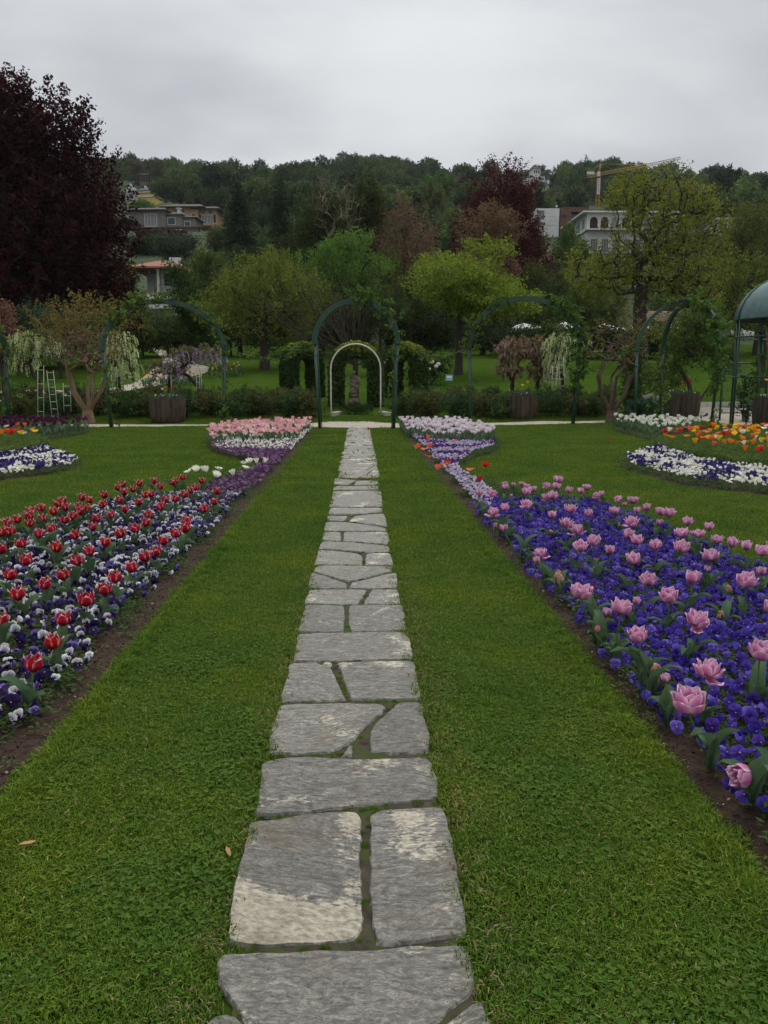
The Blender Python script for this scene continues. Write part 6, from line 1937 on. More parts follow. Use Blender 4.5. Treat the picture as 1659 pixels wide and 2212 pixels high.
# small blue plant label on a stake
p = T(970, 842)
t = thing('plant_sign', 'small pale blue plaque on a stake beside the dark tree trunk', 'sign', tuple(p))
g = G(); tube(g, [(0, 0, -.1), (0, 0, .40)], .015, 6, S(70, 70, 68)); obj('stake', g.mesh('stake', M_PLAIN), t)
g = G(); box(g, -.17, .17, -.01, .01, .38, .66, S(110, 160, 168)); box(g, -.12, .12, -.014, -.0105, .50, .60, S(214, 226, 226)); box(g, -.12, .12, -.014, -.0105, .43, .45, S(214, 226, 226)); obj('plate', g.mesh('plate', M_PLAIN), t)

# ------------------------------------------------------------------ far flower beds on the rising lawn
def far_bed(pts_uv, spacing, labels, name, seed, heads, h=.38):
    poly = [T2(*q) for q in pts_uv]
    rg = np.random.default_rng(seed)
    pts = spaced(poly, spacing, rg)
    c = np.concatenate([pts, H(pts[:, 0], pts[:, 1])[:, None] + .14], 1)
    V, F, C = leaf_cards(c, np.tile([0, 0, 1.0], (len(c), 1)), 10, .25, .06, .13, (.035, .075, .035), (.06, .11, .05), rg)
    g = G(); g.add(V, F, C); obj('bedding_foliage', g.mesh('bed_foliage', M_LEAF), None, label='tulip leaves of the ' + name, kind='stuff')
    pp = spaced(poly, spacing * 1.3, rg)[:110]
    for i, q in enumerate(pp):
        k = int(rg.integers(0, len(heads)))
        obj('tulip', heads[k][1], None, (q[0], q[1], float(H(*q))), (0, 0, rg.uniform(0, 6)), rg.uniform(1.0, 1.3), '%s tulip in the %s' % (heads[k][0], name), 'tulip', 'tulips in the ' + name)
FT_OR = far_tulip(51, (.75, .15, .02), (.72, .08, .03), .38); FT_YE = far_tulip(52, (.8, .5, .05), (.8, .6, .1), .38); FT_CR = far_tulip(53, (.8, .72, .45), (.82, .75, .5), .38)
far_bed([(306, 833), (330, 826), (400, 824), (440, 826), (436, 836), (330, 842), (306, 840)], .27, None, 'orange bed beside the upper path', 141, [('orange red', FT_OR), ('orange red', FT_OR), ('yellow flecked', FT_YE), ('cream', FT_CR)])
far_bed([(452, 807), (480, 801), (518, 803), (526, 812), (500, 818), (456, 820)], .30, None, 'round yellow and white bed on the far lawn', 142, [('yellow', FT_YE), ('cream', FT_CR), ('orange red', FT_OR)])

# ------------------------------------------------------------------ green gazebo at the right margin
def gazebo():
    Y = 24.5
    c = D(1701, 690, Y)
    t = thing('gazebo', 'dark green gazebo with a sheet metal dome at the right margin', 'gazebo', (c[0], c[1], 0))
    R_ = 1.55; zs = c[2]; ht = D(1701, 596, Y)[2] - zs
    n = 8
    ribs = [(R_ * math.cos(a), zs + ht * math.sin(a) ** 1.0) for a in np.linspace(0, PI / 2 * .97, 8)]
    m = pm('dome_sheet_metal', S(40, 66, 66), S(66, 98, 96), 2.5, .35, .1, spec=.6, cc=S(110, 134, 130), cscale=4, cthr=.63)
    for s in range(n):
        g = G(); V = []
        for (r, z) in ribs:
            for j in range(4):
                a = 2 * PI * (s + j / 3) / n
                V.append((r * math.cos(a), r * math.sin(a), z))
        F = [(i * 4 + j, i * 4 + j + 1, (i + 1) * 4 + j + 1, (i + 1) * 4 + j) for i in range(7) for j in range(3)]
        g.add(V, F, smooth=True); obj('dome_panel', g.mesh('dome_panel', m), t)
        g = G(); a = 2 * PI * s / n
        tube(g, [((r + .01) * math.cos(a), (r + .01) * math.sin(a), z) for r, z in ribs], .025, 5); obj('rib', g.mesh('rib', M_GREEN), t)
        g = G(); tube(g, [(R_ * math.cos(a) * .97, R_ * math.sin(a) * .97, 0), (R_ * math.cos(a) * .97, R_ * math.sin(a) * .97, zs)], .035, 6)
        obj('post', g.mesh('post', M_GREEN), t)
    g = G()
    for z in (zs, zs - .55, 1.55):
        k = 32
        tube(g, [(R_ * .98 * math.cos(2 * PI * i / k), R_ * .98 * math.sin(2 * PI * i / k), z) for i in range(k + 1)], .022, 5, caps=False)
    obj('ring_rail', g.mesh('ring_rail', M_GREEN), t)
    # low mesh panel and bench left of it
    a = D(1556, 880, 27.0); b = D(1632, 880, 27.0)
    w = b[0] - a[0]
    t2 = thing('mesh_panel', 'dark green wire mesh panel in a frame beside the gazebo', 'fence panel', (a[0], 27.0, float(H(a[0], 27.0))))
    g = G()
    zt = D(1560, 788, 27)[2]
    for x in (0, w): tube(g, [(x, 0, 0), (x, 0, zt)], .04, 6)
    tube(g, [(0, 0, zt), (w, 0, zt)], .035, 6); tube(g, [(0, 0, .25), (w, 0, .25)], .02, 6)
    obj('frame', g.mesh('frame', M_GREEN), t2)
    g = G()
    for x in np.arange(.07, w, .07): tube(g, [(x, 0, .25), (x, 0, zt)], .004, 4, caps=False)
    for z in np.arange(.3, zt, .07): tube(g, [(0, 0, z), (w, 0, z)], .004, 4, caps=False)
    o = obj('wire_mesh', g.mesh('wire_mesh', M_GREEN), t2); o['kind'] = 'stuff'
    t3 = thing('park_bench', 'low slatted bench in front of the mesh panel', 'bench', (a[0] + .55, 26.3, 0))
    mb = pm('bench_slats', S(58, 66, 60), S(84, 92, 84), 5, .7, .3)
    for i in range(4):
        g = G(); box(g, 0, 1.15, -.02 + i * .10, .06 + i * .10, .40, .43); obj('slat', g.mesh('slat', mb), t3)
    for i in range(2):
        g = G(); box(g, 0, 1.15, .40, .425, .50 + i * .12, .59 + i * .12); obj('slat', g.mesh('slat', mb), t3)
    for x in (.1, 1.0):
        g = G(); box(g, x, x + .05, 0, .36, 0, .398); box(g, x, x + .05, .362, .398, 0, .72); obj('leg', g.mesh('leg', mb), t3)
gazebo()
# front arch of the gazebo walk, cut by the margin
arch_at(1634, 1800, 921, 925, 628, 'green steel arch in front of the gazebo at the right margin', [('sparse climber with dark shoots on the leg at the right margin', [(.0, .13, 10)])], 75)
p = P(1608, 935)
bush('rose_bush', 'thin dark rose bush at the foot of the arch by the gazebo', 'bush', at(1606, 915, 23.4), .7, 2.0, 60, 10, .09, (.015, .035, .015), (.04, .08, .03), 138, .02)
# granite kerbs and boulders by the gravel
for i, U in enumerate((1490, 1512, 1536, 1560, 1584, 1606)):
    q = T(U, 879); g = G(); box(g, -.24, .24, -.12, .12, -.05, .16 + (.10 if i == 0 else 0))
    obj('kerb_block', g.mesh('kerb_block', M_BARREL if False else MATS['kerb_stone_1']), None, q, (0, 0, .03 * i), None, 'grey granite kerb block behind the gravel%s' % (', the raised one at the end' if i == 0 else ''), 'kerb block', 'granite kerb blocks behind the gravel')
for U, V, s in ((1424, 868, .42), (1408, 864, .5)):
    bm = bmesh.new(); bmesh.ops.create_icosphere(bm, subdivisions=2, radius=1)
    V_ = np.array([v.co[:] for v in bm.verts]); V_ *= 1 + .12 * np.sin(V_ * 5 + U)[:, ::-1]; F_ = [tuple(v.index for v in f.verts) for f in bm.faces]; bm.free()
    q = T(U, V); g = G(); g.add(V_ * [s, s * .7, s * .55], F_, smooth=True)
    obj('boulder', g.mesh('boulder', pm('boulder_%d' % U, S(84, 80, 72), S(120, 114, 104), 5, .9, .6)), None, q, None, None, ('rounded' if U > 1410 else 'squarish') + ' grey boulder seen through the pergola', 'boulder')
# ------------------------------------------------------------------ trees of the park
def spot(U, Y):
    p = D(U, 800, Y); return (float(p[0]), float(Y), float(H(p[0], Y)))
def top_h(U, V, Y):
    p = D(U, V, Y); return float(p[2] - H(p[0], Y))
def width_m(du, Y): return du * Y / 1661.0

def tree(name, label, U, Vt, Y, du, ca, cb, size, nclump, per, seed, base=.15, shape='round', up=.4, out=.6, L=.8, spread=.22, trunk_r=.22, nlimb=90, power=.42, droop=0.0, aspect=.55, group=None, bark=None, wig=.09, cat='tree', cvar=.7, leafup=.3, tipr=.015, lobes=None, crown='crown', fork=.35):
    rg = np.random.default_rng(seed)
    h = top_h(U, Vt, Y); w = width_m(du, Y) / 2 * 1.12
    if h < 2.5: print('low tree', label, U, Vt, Y, h); h = 2.5
    size *= 1.22; spread *= .90; per = int(per * 1.2); nclump = int(nclump * .92)
    z0 = h * base; m = (z0 + h) / 2; hh = (h - z0) / 2
    if lobes is None:
        if shape == 'round':
            lobes = [(0, 0, m, w * .62, w * .60, hh * .70)]
            for _ in range(13):
                a_, e_ = rg.uniform(0, 2 * PI), math.asin(rg.uniform(-.75, .98)); q_ = rg.uniform(.55, .74); r_ = rg.uniform(.22, .36)
                lobes.append((w * q_ * math.cos(a_) * math.cos(e_), w * q_ * .8 * math.sin(a_) * math.cos(e_), m + hh * q_ * math.sin(e_) * 1.05, w * r_, w * r_, hh * r_ * .85))
        elif shape == 'cone':
            lobes = [(0, 0, z0 + (h - z0) * t, w * (1 - t) * .95 + w * .10, w * (1 - t) * .95 + w * .10, (h - z0) * .13) for t in (.1, .25, .4, .55, .7, .82, .92)]
        elif shape == 'layer':
            lobes = [(rg.uniform(-.5, .5) * w, rg.uniform(-.4, .4) * w, z0 + (h - z0) * t, w * q, w * q * .8, hh * .17) for t, q in ((.10, .62), (.25, .72), (.42, .68), (.58, .6), (.74, .5), (.9, .33), (.3, .5), (.5, .5))]
    c, t_ = tree_meshes((name, seed), lobes, nclump, per, L, spread, size, ca, cb, max(h * fork, .5), trunk_r, up, out, nlimb, seed, aspect, power, droop, bark, cvar, wig, leafup, tipr)
    return put_tree(name, (c, t_), spot(U, Y), 0, 1.0, label, cat, group, crown)

# the great copper beech
h = top_h(60, 125, 46)
tree('copper_beech', 'huge dark purple copper beech filling the left side behind the garden', 22, 125, 46, 520, (.009, .0028, .0035), (.050, .012, .014), .20, 4300, 24, 201,
     L=1.25, spread=.26, up=.75, out=.75, trunk_r=.6, nlimb=260, tipr=.02, aspect=.5, cvar=.75,
     lobes=[(0, 0, h * .42, 6.6, 5.6, h * .38), (1, 0, h * .3, 6.0, 5.0, h * .28), (2.0, 0, h * .76, 3.6, 2.8, h * .17), (2.0, 0, h * .76, 3.4, 2.6, h * .16), (-.9, 0, h * .82, 3.3, 2.8, h * .14), (-.9, 0, h * .81, 3.2, 2.6, h * .14), (.5, 0, h * .66, 4.6, 3, h * .12), (4.2, 0, h * .56, 3.1, 2.8, h * .2), (4.9, 0, h * .38, 2.8, 2.8, h * .2), (-5, 0, h * .5, 4.5, 4, h * .35), (4.2, .5, h * .18, 3.2, 2.6, h * .16)])
YG1, YG2 = (.075, .11, .012), (.225, .27, .034)
tree('flowering_tree', 'broad yellow green tree with crooked dark limbs between the left and central arches', 572, 508, 45, 275, (.062, .085, .014), (.215, .25, .045), .115, 1300, 18, 202, base=.04, L=.7, spread=.19, trunk_r=.24, nlimb=190, wig=.14, power=.33, cvar=.6)
tree('leafy_tree', 'fresh green tree rising behind the central arch', 742, 498, 53, 185, (.055, .11, .018), (.16, .25, .045), .12, 850, 18, 203, base=.42, L=.8, spread=.22, trunk_r=.16, nlimb=150, up=.9, power=.4)
def twig_fan():
    rg = np.random.default_rng(204)
    x, y, z = spot(768, 42); h = top_h(770, 590, 42)
    t = thing('twiggy_shrub', 'fan of bare branches rising behind the crown of the central arch', 'shrub', (x, y, z))
    g = G(); ends = []
    tube(g, [(0, 0, -.1), (0, 0, h * .22)], [.16, .13], 8, caps=False)
    for i in range(26):
        a = rg.uniform(-1.15, 1.15); b_ = rg.uniform(-.6, .6); L = h * rg.uniform(.62, .82) / max(.62, math.cos(a) ** .4)
        st = np.array([0, 0, h * rg.uniform(.08, .22)]); d = np.array([math.sin(a), b_, math.cos(a) * .95]); d /= np.linalg.norm(d)
        p1 = st + d * L * .5 + [0, 0, -.06 * L * abs(a)]; p2 = st + d * L + [0, 0, .08 * L * abs(a)]
        tube(g, [st, p1, p2], [.045, .028, .010], 5, caps=False)
        for k_ in range(7):
            q = p1 + (p2 - p1) * rg.uniform(-.5, .95); e_ = q + (d + rg.normal(0, .45, 3) + [0, 0, .4]) * L * rg.uniform(.15, .3)
            tube(g, [q, (q + e_) / 2 + rg.normal(0, .04, 3), e_], [.014, .010, .006], 4, caps=False); ends.append(e_)
    obj('trunk', g.mesh('trunk', M_BARK), t)
    c = np.array(ends); dd = np.tile([0, 0, 1.0], (len(c), 1))
    V, F, C = leaf_cards(c, dd, 4, .4, .10, .09, (.05, .07, .02), (.12, .15, .035), rg)
    g = G(); g.add(V, F, C); obj('crown', g.mesh('crown', M_LEAF), t)
twig_fan()
tree('maple_tree', 'bright yellow green maple with a dark slender trunk right of the central arch', 990, 518, 42, 275, YG1, YG2, .125, 1150, 20, 205, base=.42, shape='layer', L=.75, spread=.20, trunk_r=.19, nlimb=170, up=.15, out=1.0, power=.45, fork=.42, leafup=.6)
tree('weeping_tree', 'big yellow green tree with heavy dark arching branches on the right', 1378, 383, 50, 365, (.060, .080, .012), (.25, .27, .036), .14, 1080, 16, 206, base=.20, L=.8, spread=.22, trunk_r=.42, nlimb=420, droop=.14, wig=.13, power=.40, cvar=.65, tipr=.045, fork=.45,
     lobes=[(.8, 0, 10.3, 3.3, 3, 1.7), (-.8, 0, 10.5, 2.0, 2.2, 1.2), (3.0, 0, 8.8, 2.2, 2.4, 2.2), (.2, 0, 8.2, 2.6, 3, 1.5), (-2.0, 0, 6.6, 1.6, 2, 1.0), (.5, 0, 5.6, 3.8, 3.5, 1.7), (-3.4, 0, 5.4, 1.7, 2, 1.1), (3.4, 0, 5.6, 1.9, 2.4, 2.2), (-4.3, 0, 6.4, .9, 1, .7), (4.4, 0, 8.0, 1.0, 1.2, 1.2), (4.0, 0, 3.8, 1.3, 1.6, 1.0)])
tree('brown_leafed_tree', 'sparse pinkish brown tree in young leaf left of the copper red tree', 868, 418, 74, 175, (.10, .065, .035), (.22, .155, .09), .17, 700, 13, 207, base=.25, L=1.0, spread=.28, trunk_r=.2, nlimb=190, up=.6, tipr=.02)
tree('brown_leafed_tree', 'rusty brown tree in young leaf in front of the copper red tree', 1042, 432, 64, 165, (.11, .065, .035), (.23, .15, .08), .15, 640, 14, 208, base=.3, L=.9, spread=.25, trunk_r=.18, nlimb=170, up=.4, tipr=.02)
tree('copper_tree', 'dark red copper tree with a pointed crown right of centre', 1092, 377, 80, 215, (.035, .008, .008), (.105, .024, .020), .20, 1900, 20, 209, base=.08, L=1.2, spread=.3, trunk_r=.3, nlimb=150, up=.8, out=.7,
     lobes=[(0, 0, 6, 5.2, 4, 5), (-.5, 0, 11, 3.4, 3.4, 3.8), (-.6, 0, 14.6, 3.1, 2.4, 2.6), (.9, 0, 9.4, 2.5, 2.6, 3.0), (-3.0, 0, 10, 3.0, 2.6, 3), (2.2, 0, 5, 3.0, 2.6, 3.4), (-2.5, 0, 13, 2.2, 2, 2), (.6, 0, 13, 1.8, 2, 2.0)])
tree('dark_tree', 'dark olive drooping tree left of the bare topped tree', 690, 372, 72, 170, (.022, .034, .010), (.060, .075, .020), .18, 1500, 20, 210, base=.05, L=1.1, spread=.3, up=-.2, out=.5, trunk_r=.3)
tree('dark_tree', 'dark olive tree standing behind the fresh green tree', 790, 385, 76, 150, (.024, .036, .011), (.062, .080, .020), .18, 1200, 20, 211, base=.05, L=1.1, spread=.3, up=-.1, out=.5, trunk_r=.3)
tree('bare_topped_tree', 'tall tree whose bare pale twigs stand against the sky', 742, 322, 70, 150, (.05, .06, .025), (.10, .11, .045), .12, 330, 5, 212, base=.35, L=.7, spread=.2, trunk_r=.24, nlimb=330, up=.9, power=.5, wig=.06, bark=pm('grey_twig', S(84, 76, 66), S(120, 110, 96), 8, .9, .3), tipr=.028, fork=.5)
tree('conifer', 'dark dense conifer with ragged sides between the villa and the dark trees', 526, 388, 108, 80, (.012, .024, .012), (.034, .052, .022), .28, 700, 18, 213, base=.0, shape='cone', L=1.5, spread=.35, up=-.5, out=.8)
tree('conifer', 'tall dark conifer with drooping shoots right of the villa', 613, 383, 100, 62, (.012, .024, .012), (.034, .052, .024), .28, 700, 18, 214, base=.0, shape='cone', L=1.5, spread=.32, up=-.8, out=.6)
tree('round_tree', 'broad olive green tree above the brown villa', 425, 353, 262, 135, (.035, .055, .014), (.085, .115, .028), .65, 900, 16, 215, base=.0, L=1.7, spread=.7, up=.3)
tree('round_tree', 'very dark tree against the olive one above the villa', 478, 351, 255, 85, (.012, .024, .010), (.035, .055, .018), .65, 700, 16, 216, base=.0, L=1.7, spread=.7, up=.3)
tree('conifer', 'slim dark spruce below the white villa on the hill', 1153, 388, 190, 34, (.010, .022, .012), (.03, .048, .022), .4, 260, 14, 217, base=.0, shape='cone', L=1.4, spread=.35, up=-.3)
tree('park_tree', 'tall olive tree with thin stems at the right margin', 1630, 395, 62, 190, (.055, .075, .018), (.13, .15, .035), .16, 950, 15, 218, base=.1, L=.9, spread=.28, trunk_r=.22, nlimb=220)
tree('park_tree', 'twiggy brownish green tree right of the big arching tree', 1545, 428, 66, 150, (.05, .062, .02), (.12, .13, .04), .16, 700, 13, 219, base=.08, L=.9, spread=.28, trunk_r=.2, nlimb=220)
tree('park_tree', 'light green leafy tree beside the gazebo dome', 1650, 600, 36, 110, (.07, .12, .03), (.16, .23, .06), .11, 300, 15, 220, base=.45, L=.5, spread=.17, trunk_r=.1)
tree('park_tree', 'pale green tree below the white arcaded villa', 1225, 545, 76, 120, (.07, .095, .02), (.17, .20, .04), .14, 620, 16, 221, base=.04, L=.8, spread=.24)
tree('park_tree', 'light green tree on the slope below the white box house', 1225, 480, 100, 85, (.05, .085, .02), (.11, .16, .035), .22, 520, 16, 222, base=.02, L=1.0, spread=.35)
tree('park_tree', 'dark green spreading tree left of the broad yellow green tree', 412, 560, 50, 100, (.030, .065, .016), (.075, .13, .03), .13, 700, 18, 223, base=.18, shape='layer', L=.8, spread=.2, up=.1, out=1.0)
tree('park_tree', 'mid green tree between the terracotta roof and the yellow green tree', 455, 512, 74, 105, (.05, .08, .018), (.12, .165, .035), .16, 620, 17, 224, base=.05, L=.9, spread=.28)
tree('park_tree', 'yellow green tree on the left beside the terracotta roofed house', 272, 555, 66, 75, (.055, .085, .016), (.14, .18, .035), .15, 560, 16, 225, base=.05, L=.9, spread=.26)
tree('park_tree', 'small bright green tree above the grey tiled villa', 325, 435, 235, 50, (.06, .11, .02), (.11, .18, .035), .55, 260, 14, 226, base=.0, L=1.4, spread=.6)
tree('park_tree', 'pale yellow green tree beside the little yellow house', 374, 398, 290, 20, (.10, .13, .03), (.18, .21, .05), .6, 120, 12, 227, base=.0, L=1.4, spread=.5)
tree('purple_shrub', 'round dark purple shrub in front of the grey villa', 298, 486, 190, 42, (.02, .006, .008), (.05, .014, .016), .42, 180, 14, 228, base=.0, L=1.0, spread=.5, cat='shrub')
tree('reddish_maple', 'small reddish leafed maple at the left margin below the copper beech', 5, 650, 33, 95, (.10, .045, .035), (.22, .12, .08), .085, 420, 16, 229, base=.3, L=.5, spread=.16, trunk_r=.08)
for i, (U, V, Y, du, tone) in enumerate([(650, 520, 66, 130, 1), (838, 505, 70, 120, 0), (905, 560, 60, 110, 2), (1165, 545, 66, 110, 2), (1262, 520, 70, 100, 1), (1490, 470, 64, 130, 0), (1585, 500, 58, 130, 1), (520, 560, 60, 120, 2), (262, 590, 62, 80, 1), (1300, 560, 82, 100, 0), (290, 668, 56, 90, 0)]):
    ca, cb = [((.045, .06, .015), (.13, .15, .035)), ((.055, .08, .016), (.16, .20, .035)), ((.03, .05, .013), (.085, .12, .028))][tone]
    tree('park_tree', ['olive green', 'fresh yellow green', 'deep green'][tone] + ' tree ' + ['left of the crown of the central arch', 'above the right shoulder of the central arch', 'behind the maple on its left', 'between the maple and the copper red tree foot', 'under the white arcaded villa', 'at the right edge of the big arching tree', 'above the tall pergola', 'behind the broad yellow green tree', 'against the foot of the copper beech', 'low behind the right arch', 'low behind the left shoulder of the left arch'][i], U, V, Y, du, ca, cb, .15, 520, 15, 260 + i, base=.04, L=.9, spread=.26, trunk_r=.16, nlimb=70)
# shrubbery at the edge of the rising lawn
rgb_ = np.random.default_rng(300)
for i, (U, V, Y, du, k) in enumerate([(130, 628, 40, 150, 'b'), (30, 655, 44, 120, 'd'), (215, 640, 46, 90, 'd'), (255, 700, 52, 90, 'd'), (310, 660, 60, 110, 'd'), (365, 680, 58, 100, 'g'), (430, 680, 60, 120, 'd'), (500, 640, 60, 120, 'g'), (575, 650, 58, 130, 'd'), (645, 560, 60, 120, 'y'), (700, 610, 60, 130, 'y'), (760, 660, 56, 110, 'd'), (822, 610, 58, 120, 'g'), (880, 680, 60, 120, 'd'), (930, 690, 59, 110, 'd'), (1045, 708, 62, 90, 'd'), (1130, 728, 58, 130, 'd'), (1200, 738, 57, 120, 'g'), (1270, 734, 57, 120, 'd'), (1350, 738, 57, 130, 'd'), (1430, 742, 57, 120, 'g'), (1180, 600, 75, 120, 'd'), (1290, 640, 72, 130, 'g'), (1560, 600, 70, 130, 'g'), (1480, 560, 80, 120, 'd'), (1660, 560, 66, 140, 'g'), (950, 560, 90, 130, 'd'), (820, 560, 88, 140, 'd'), (560, 520, 95, 110, 'd'), (250, 560, 90, 90, 'g'), (330, 520, 140, 90, 'd'), (395, 500, 125, 70, 'b'), (500, 488, 130, 80, 'g'), (1330, 560, 100, 100, 'g'), (640, 480, 100, 110, 'd'), (1430, 470, 108, 100, 'd'), (1590, 470, 110, 120, 'd'), (-60, 640, 60, 160, 'd'), (-130, 560, 70, 200, 'd'), (1745, 560, 70, 200, 'd'), (1200, 655, 90, 110, 'd'), (1010, 640, 75, 120, 'd')]):
    pal = {'b': ((.025, .045, .025), (.065, .10, .055)), 'd': ((.014, .026, .008), (.042, .062, .018)), 'g': ((.03, .05, .012), (.085, .12, .028)), 'y': ((.05, .07, .016), (.12, .15, .035))}[k]
    nm = {'b': 'bluish green', 'd': 'dark', 'g': 'mid green', 'y': 'yellow green'}[k]
    size = .11 * (Y / 45) ** .9
    pos = 'behind the left arch' if 200 < U < 480 else 'under the copper beech' if U <= 200 else 'behind the central arch' if 640 < U < 900 else 'between the left and central arches' if U < 640 else 'behind the right arch' if 1000 < U < 1260 else 'right of the central arch' if U <= 1000 else 'behind the pergola'
    if 1040 < U < 1440 and V > 700: V += 18
    tree('shrub', '%s shrub %s, %s' % (nm, pos, ['low and spreading', 'rounded', 'loose and upright', 'dense and tall'][i % 4] if V > 600 else 'high on the slope'), U, V, Y, du * 1.15, pal[0], pal[1], size, 420, 17, 301 + i, base=.0, L=.8 * Y / 50, spread=.24 * Y / 50, trunk_r=.08, nlimb=40, cat='shrub', group='shrubs at the foot of the slope')

# red clipped hedge below the villa
def hedge_strip(U0, U1, Vt, Y, th, label, ca, cb, seed, size=.3):
    rg = np.random.default_rng(seed)
    a, b = D(U0, Vt, Y), D(U1, Vt, Y)
    z0 = min(float(H(a[0], Y)) - .4, float(H(b[0], Y)) - .4, a[2] - 1.6)
    n = 900
    x = rg.uniform(0, b[0] - a[0], n); zt = a[2] - z0
    side = rg.random(n)
    zz = np.where(side < .3, zt, rg.uniform(0, zt, n)); yy = np.where(side < .3, rg.uniform(-th / 2, th / 2, n), -th / 2) + rg.normal(0, .06, n)
    c = np.stack([x, yy, zz + rg.normal(0, .05, n)], 1)
    dd = np.tile([0, -.5, .8], (n, 1))
    V, F, C = leaf_cards(c, dd, 12, .3, .2, size, ca, cb, rg, .4, .8)
    m = np.repeat(zz > zt - .25, 48)
    t = thing('clipped_hedge', label, 'hedge', (a[0], Y, z0))
    g = G(); g.add(V, F, C); obj('foliage', g.mesh('foliage', M_LEAF), t)
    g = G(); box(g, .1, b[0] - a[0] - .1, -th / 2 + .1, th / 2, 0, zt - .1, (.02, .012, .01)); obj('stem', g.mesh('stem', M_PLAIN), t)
hedge_strip(297, 402, 502, 160, 1.6, 'long clipped dark red hedge below the grey villa', (.035, .010, .010), (.10, .022, .018), 401)
hedge_strip(425, 455, 492, 196, 1.6, 'short red hedge at the right end of the brown villa', (.05, .010, .012), (.16, .03, .03), 402)

# ------------------------------------------------------------------ the wooded hillside
def hill_tree(seed, kind_, ca, cb):
    rg = np.random.default_rng(seed)
    if kind_ == 'b':
        lobes = [(0, 0, 6.5, 3.2, 3.2, 4)] + [(rg.uniform(-2.2, 2.2), rg.uniform(-2, 2), rg.uniform(4, 9.5), 2.0, 2.0, 2.0) for _ in range(6)]
        n, per, sz, up = 190, 12, .62, .4
    elif kind_ == 'c':
        lobes = [(0, 0, 13 * t, 3.0 * (1 - t) + .35, 3.0 * (1 - t) + .35, 1.4) for t in (.08, .22, .36, .5, .64, .78, .9)]
        n, per, sz, up = 170, 12, .55, -.3
    else:  # umbrella topped pine
        lobes = [(0, 0, 11, 3.4, 3.4, 1.5), (1.5, 0, 9, 2, 2, 1.1), (-1.8, .5, 9.4, 1.8, 1.8, 1), (0, 0, 12.3, 2, 2, 1)]
        n, per, sz, up = 150, 12, .5, .3
    c, d = lobe_points(lobes, n, rg, .35)
    dr = d * .6 + [0, 0, up]; dr /= np.linalg.norm(dr, axis=1, keepdims=True)
    V, F, C = leaf_cards(c, dr, per, 1.1, .42, sz, ca, cb, rg, .3, .7, .6)
    g = G(); g.add(V, F, C); cr_ = g.mesh('crown', M_LEAF)
    g = G(); tube(g, [(0, 0, -1.5), (0, 0, 4), (.1, 0, 9 if kind_ != 'c' else 12)], [.35, .26, .10], 5, caps=False)
    limbs(g, c[rg.choice(n, 14, replace=False)], (0, 0, 3.0), .2, rg, tip=.05)
    return cr_, g.mesh('trunk', M_BARK)
HT = [('mid green broadleaf tree', hill_tree(501, 'b', (0.032, 0.061, 0.019), (0.080, 0.124, 0.035))), ('dark broadleaf tree', hill_tree(502, 'b', (0.022, 0.044, 0.015), (0.058, 0.087, 0.029))),
      ('olive green tree', hill_tree(503, 'b', (0.047, 0.066, 0.021), (0.105, 0.127, 0.040))), ('pale green tree in young leaf', hill_tree(504, 'b', (0.058, 0.094, 0.026), (0.124, 0.182, 0.051))),
      ('dark pine', hill_tree(505, 'p', (0.018, 0.035, 0.018), (0.044, 0.066, 0.029))), ('dark spruce', hill_tree(506, 'c', (0.014, 0.032, 0.018), (0.040, 0.065, 0.029))),
      ('brownish tree in bud', hill_tree(507, 'b', (0.065, 0.058, 0.032), (0.124, 0.109, 0.058))), ('tall mid green tree', hill_tree(508, 'b', (0.035, 0.070, 0.022), (0.087, 0.138, 0.040)))]
CLEAR = [(350, 475, 494, 222), (256, 400, 512, 176), (262, 340, 424, 300), (368, 390, 402, 300), (1135, 1180, 402, 470), (1150, 1275, 488, 165), (1205, 1475, 560, 145), (288, 400, 632, 90), (1278, 1302, 452, 270), (1080, 1095, 402, 430), (1535, 1640, 545, 120)]
rgf = np.random.default_rng(600)
cand = []
y = 80.0
while y < 560:
    s = 4.6 + y * .0135
    w = y * .62 + 12
    for x in np.arange(-w - 5, w + 5, s):
        yy = y + rgf.uniform(-.45, .45) * s; xx = x + rgf.uniform(-.45, .45) * s
        z = float(H(xx, yy)); k = int(rgf.choice(8, p=[.22, .17, .14, .12, .08, .05, .07, .15]))
        if noise.noise(Vector((xx * .02, yy * .02, 1))) > .15 and k in (3, 6): k = 1
        if yy > 480 and rgf.random() < .25: k = 4
        sc = rgf.uniform(.62, 1.08) * (1 if yy > 150 else .75 if yy > 104 else .42)
        U, Vb = proj((xx, yy, z)); _, Vt = proj((xx, yy, z + 11.5 * sc))
        du = 4.3 * sc * 1661 / yy
        if U < -140 or U > 1800: continue
        bad = False
        for (u0, u1, vb, yb) in CLEAR:
            if yy < yb + 14 and U + du > u0 and U - du < u1 and Vt < vb and yy > 20:
                if yy > yb - 2 and yy < yb + 14: bad = True
                elif yy <= yb - 2: bad = True
            if bad: break
        if bad: continue
        cand.append([yy, xx, z, k, sc, U, Vt, Vb, du])
    y += s * .9
cand.sort(key=lambda c: c[0])
col = np.full(220, 900.0)
for c in cand:
    i0 = max(0, int((c[5] - c[8] * .7 + 150) / 9)); i1 = min(219, int((c[5] + c[8] * .7 + 150) / 9) + 1)
    vis_ = np.clip(col[i0:i1] - c[6], 0, (c[7] - c[6])).sum() * 9 if i1 > i0 else 0
    c.append(vis_ if 0 < c[5] < 1659 else 0)
    if i1 > i0: col[i0:i1] = np.minimum(col[i0:i1], c[6] + (c[7] - c[6]) * .25)
vis_sorted = sorted(range(len(cand)), key=lambda i: -cand[i][9])
chosen = set(vis_sorted[:280])
rest_f = []
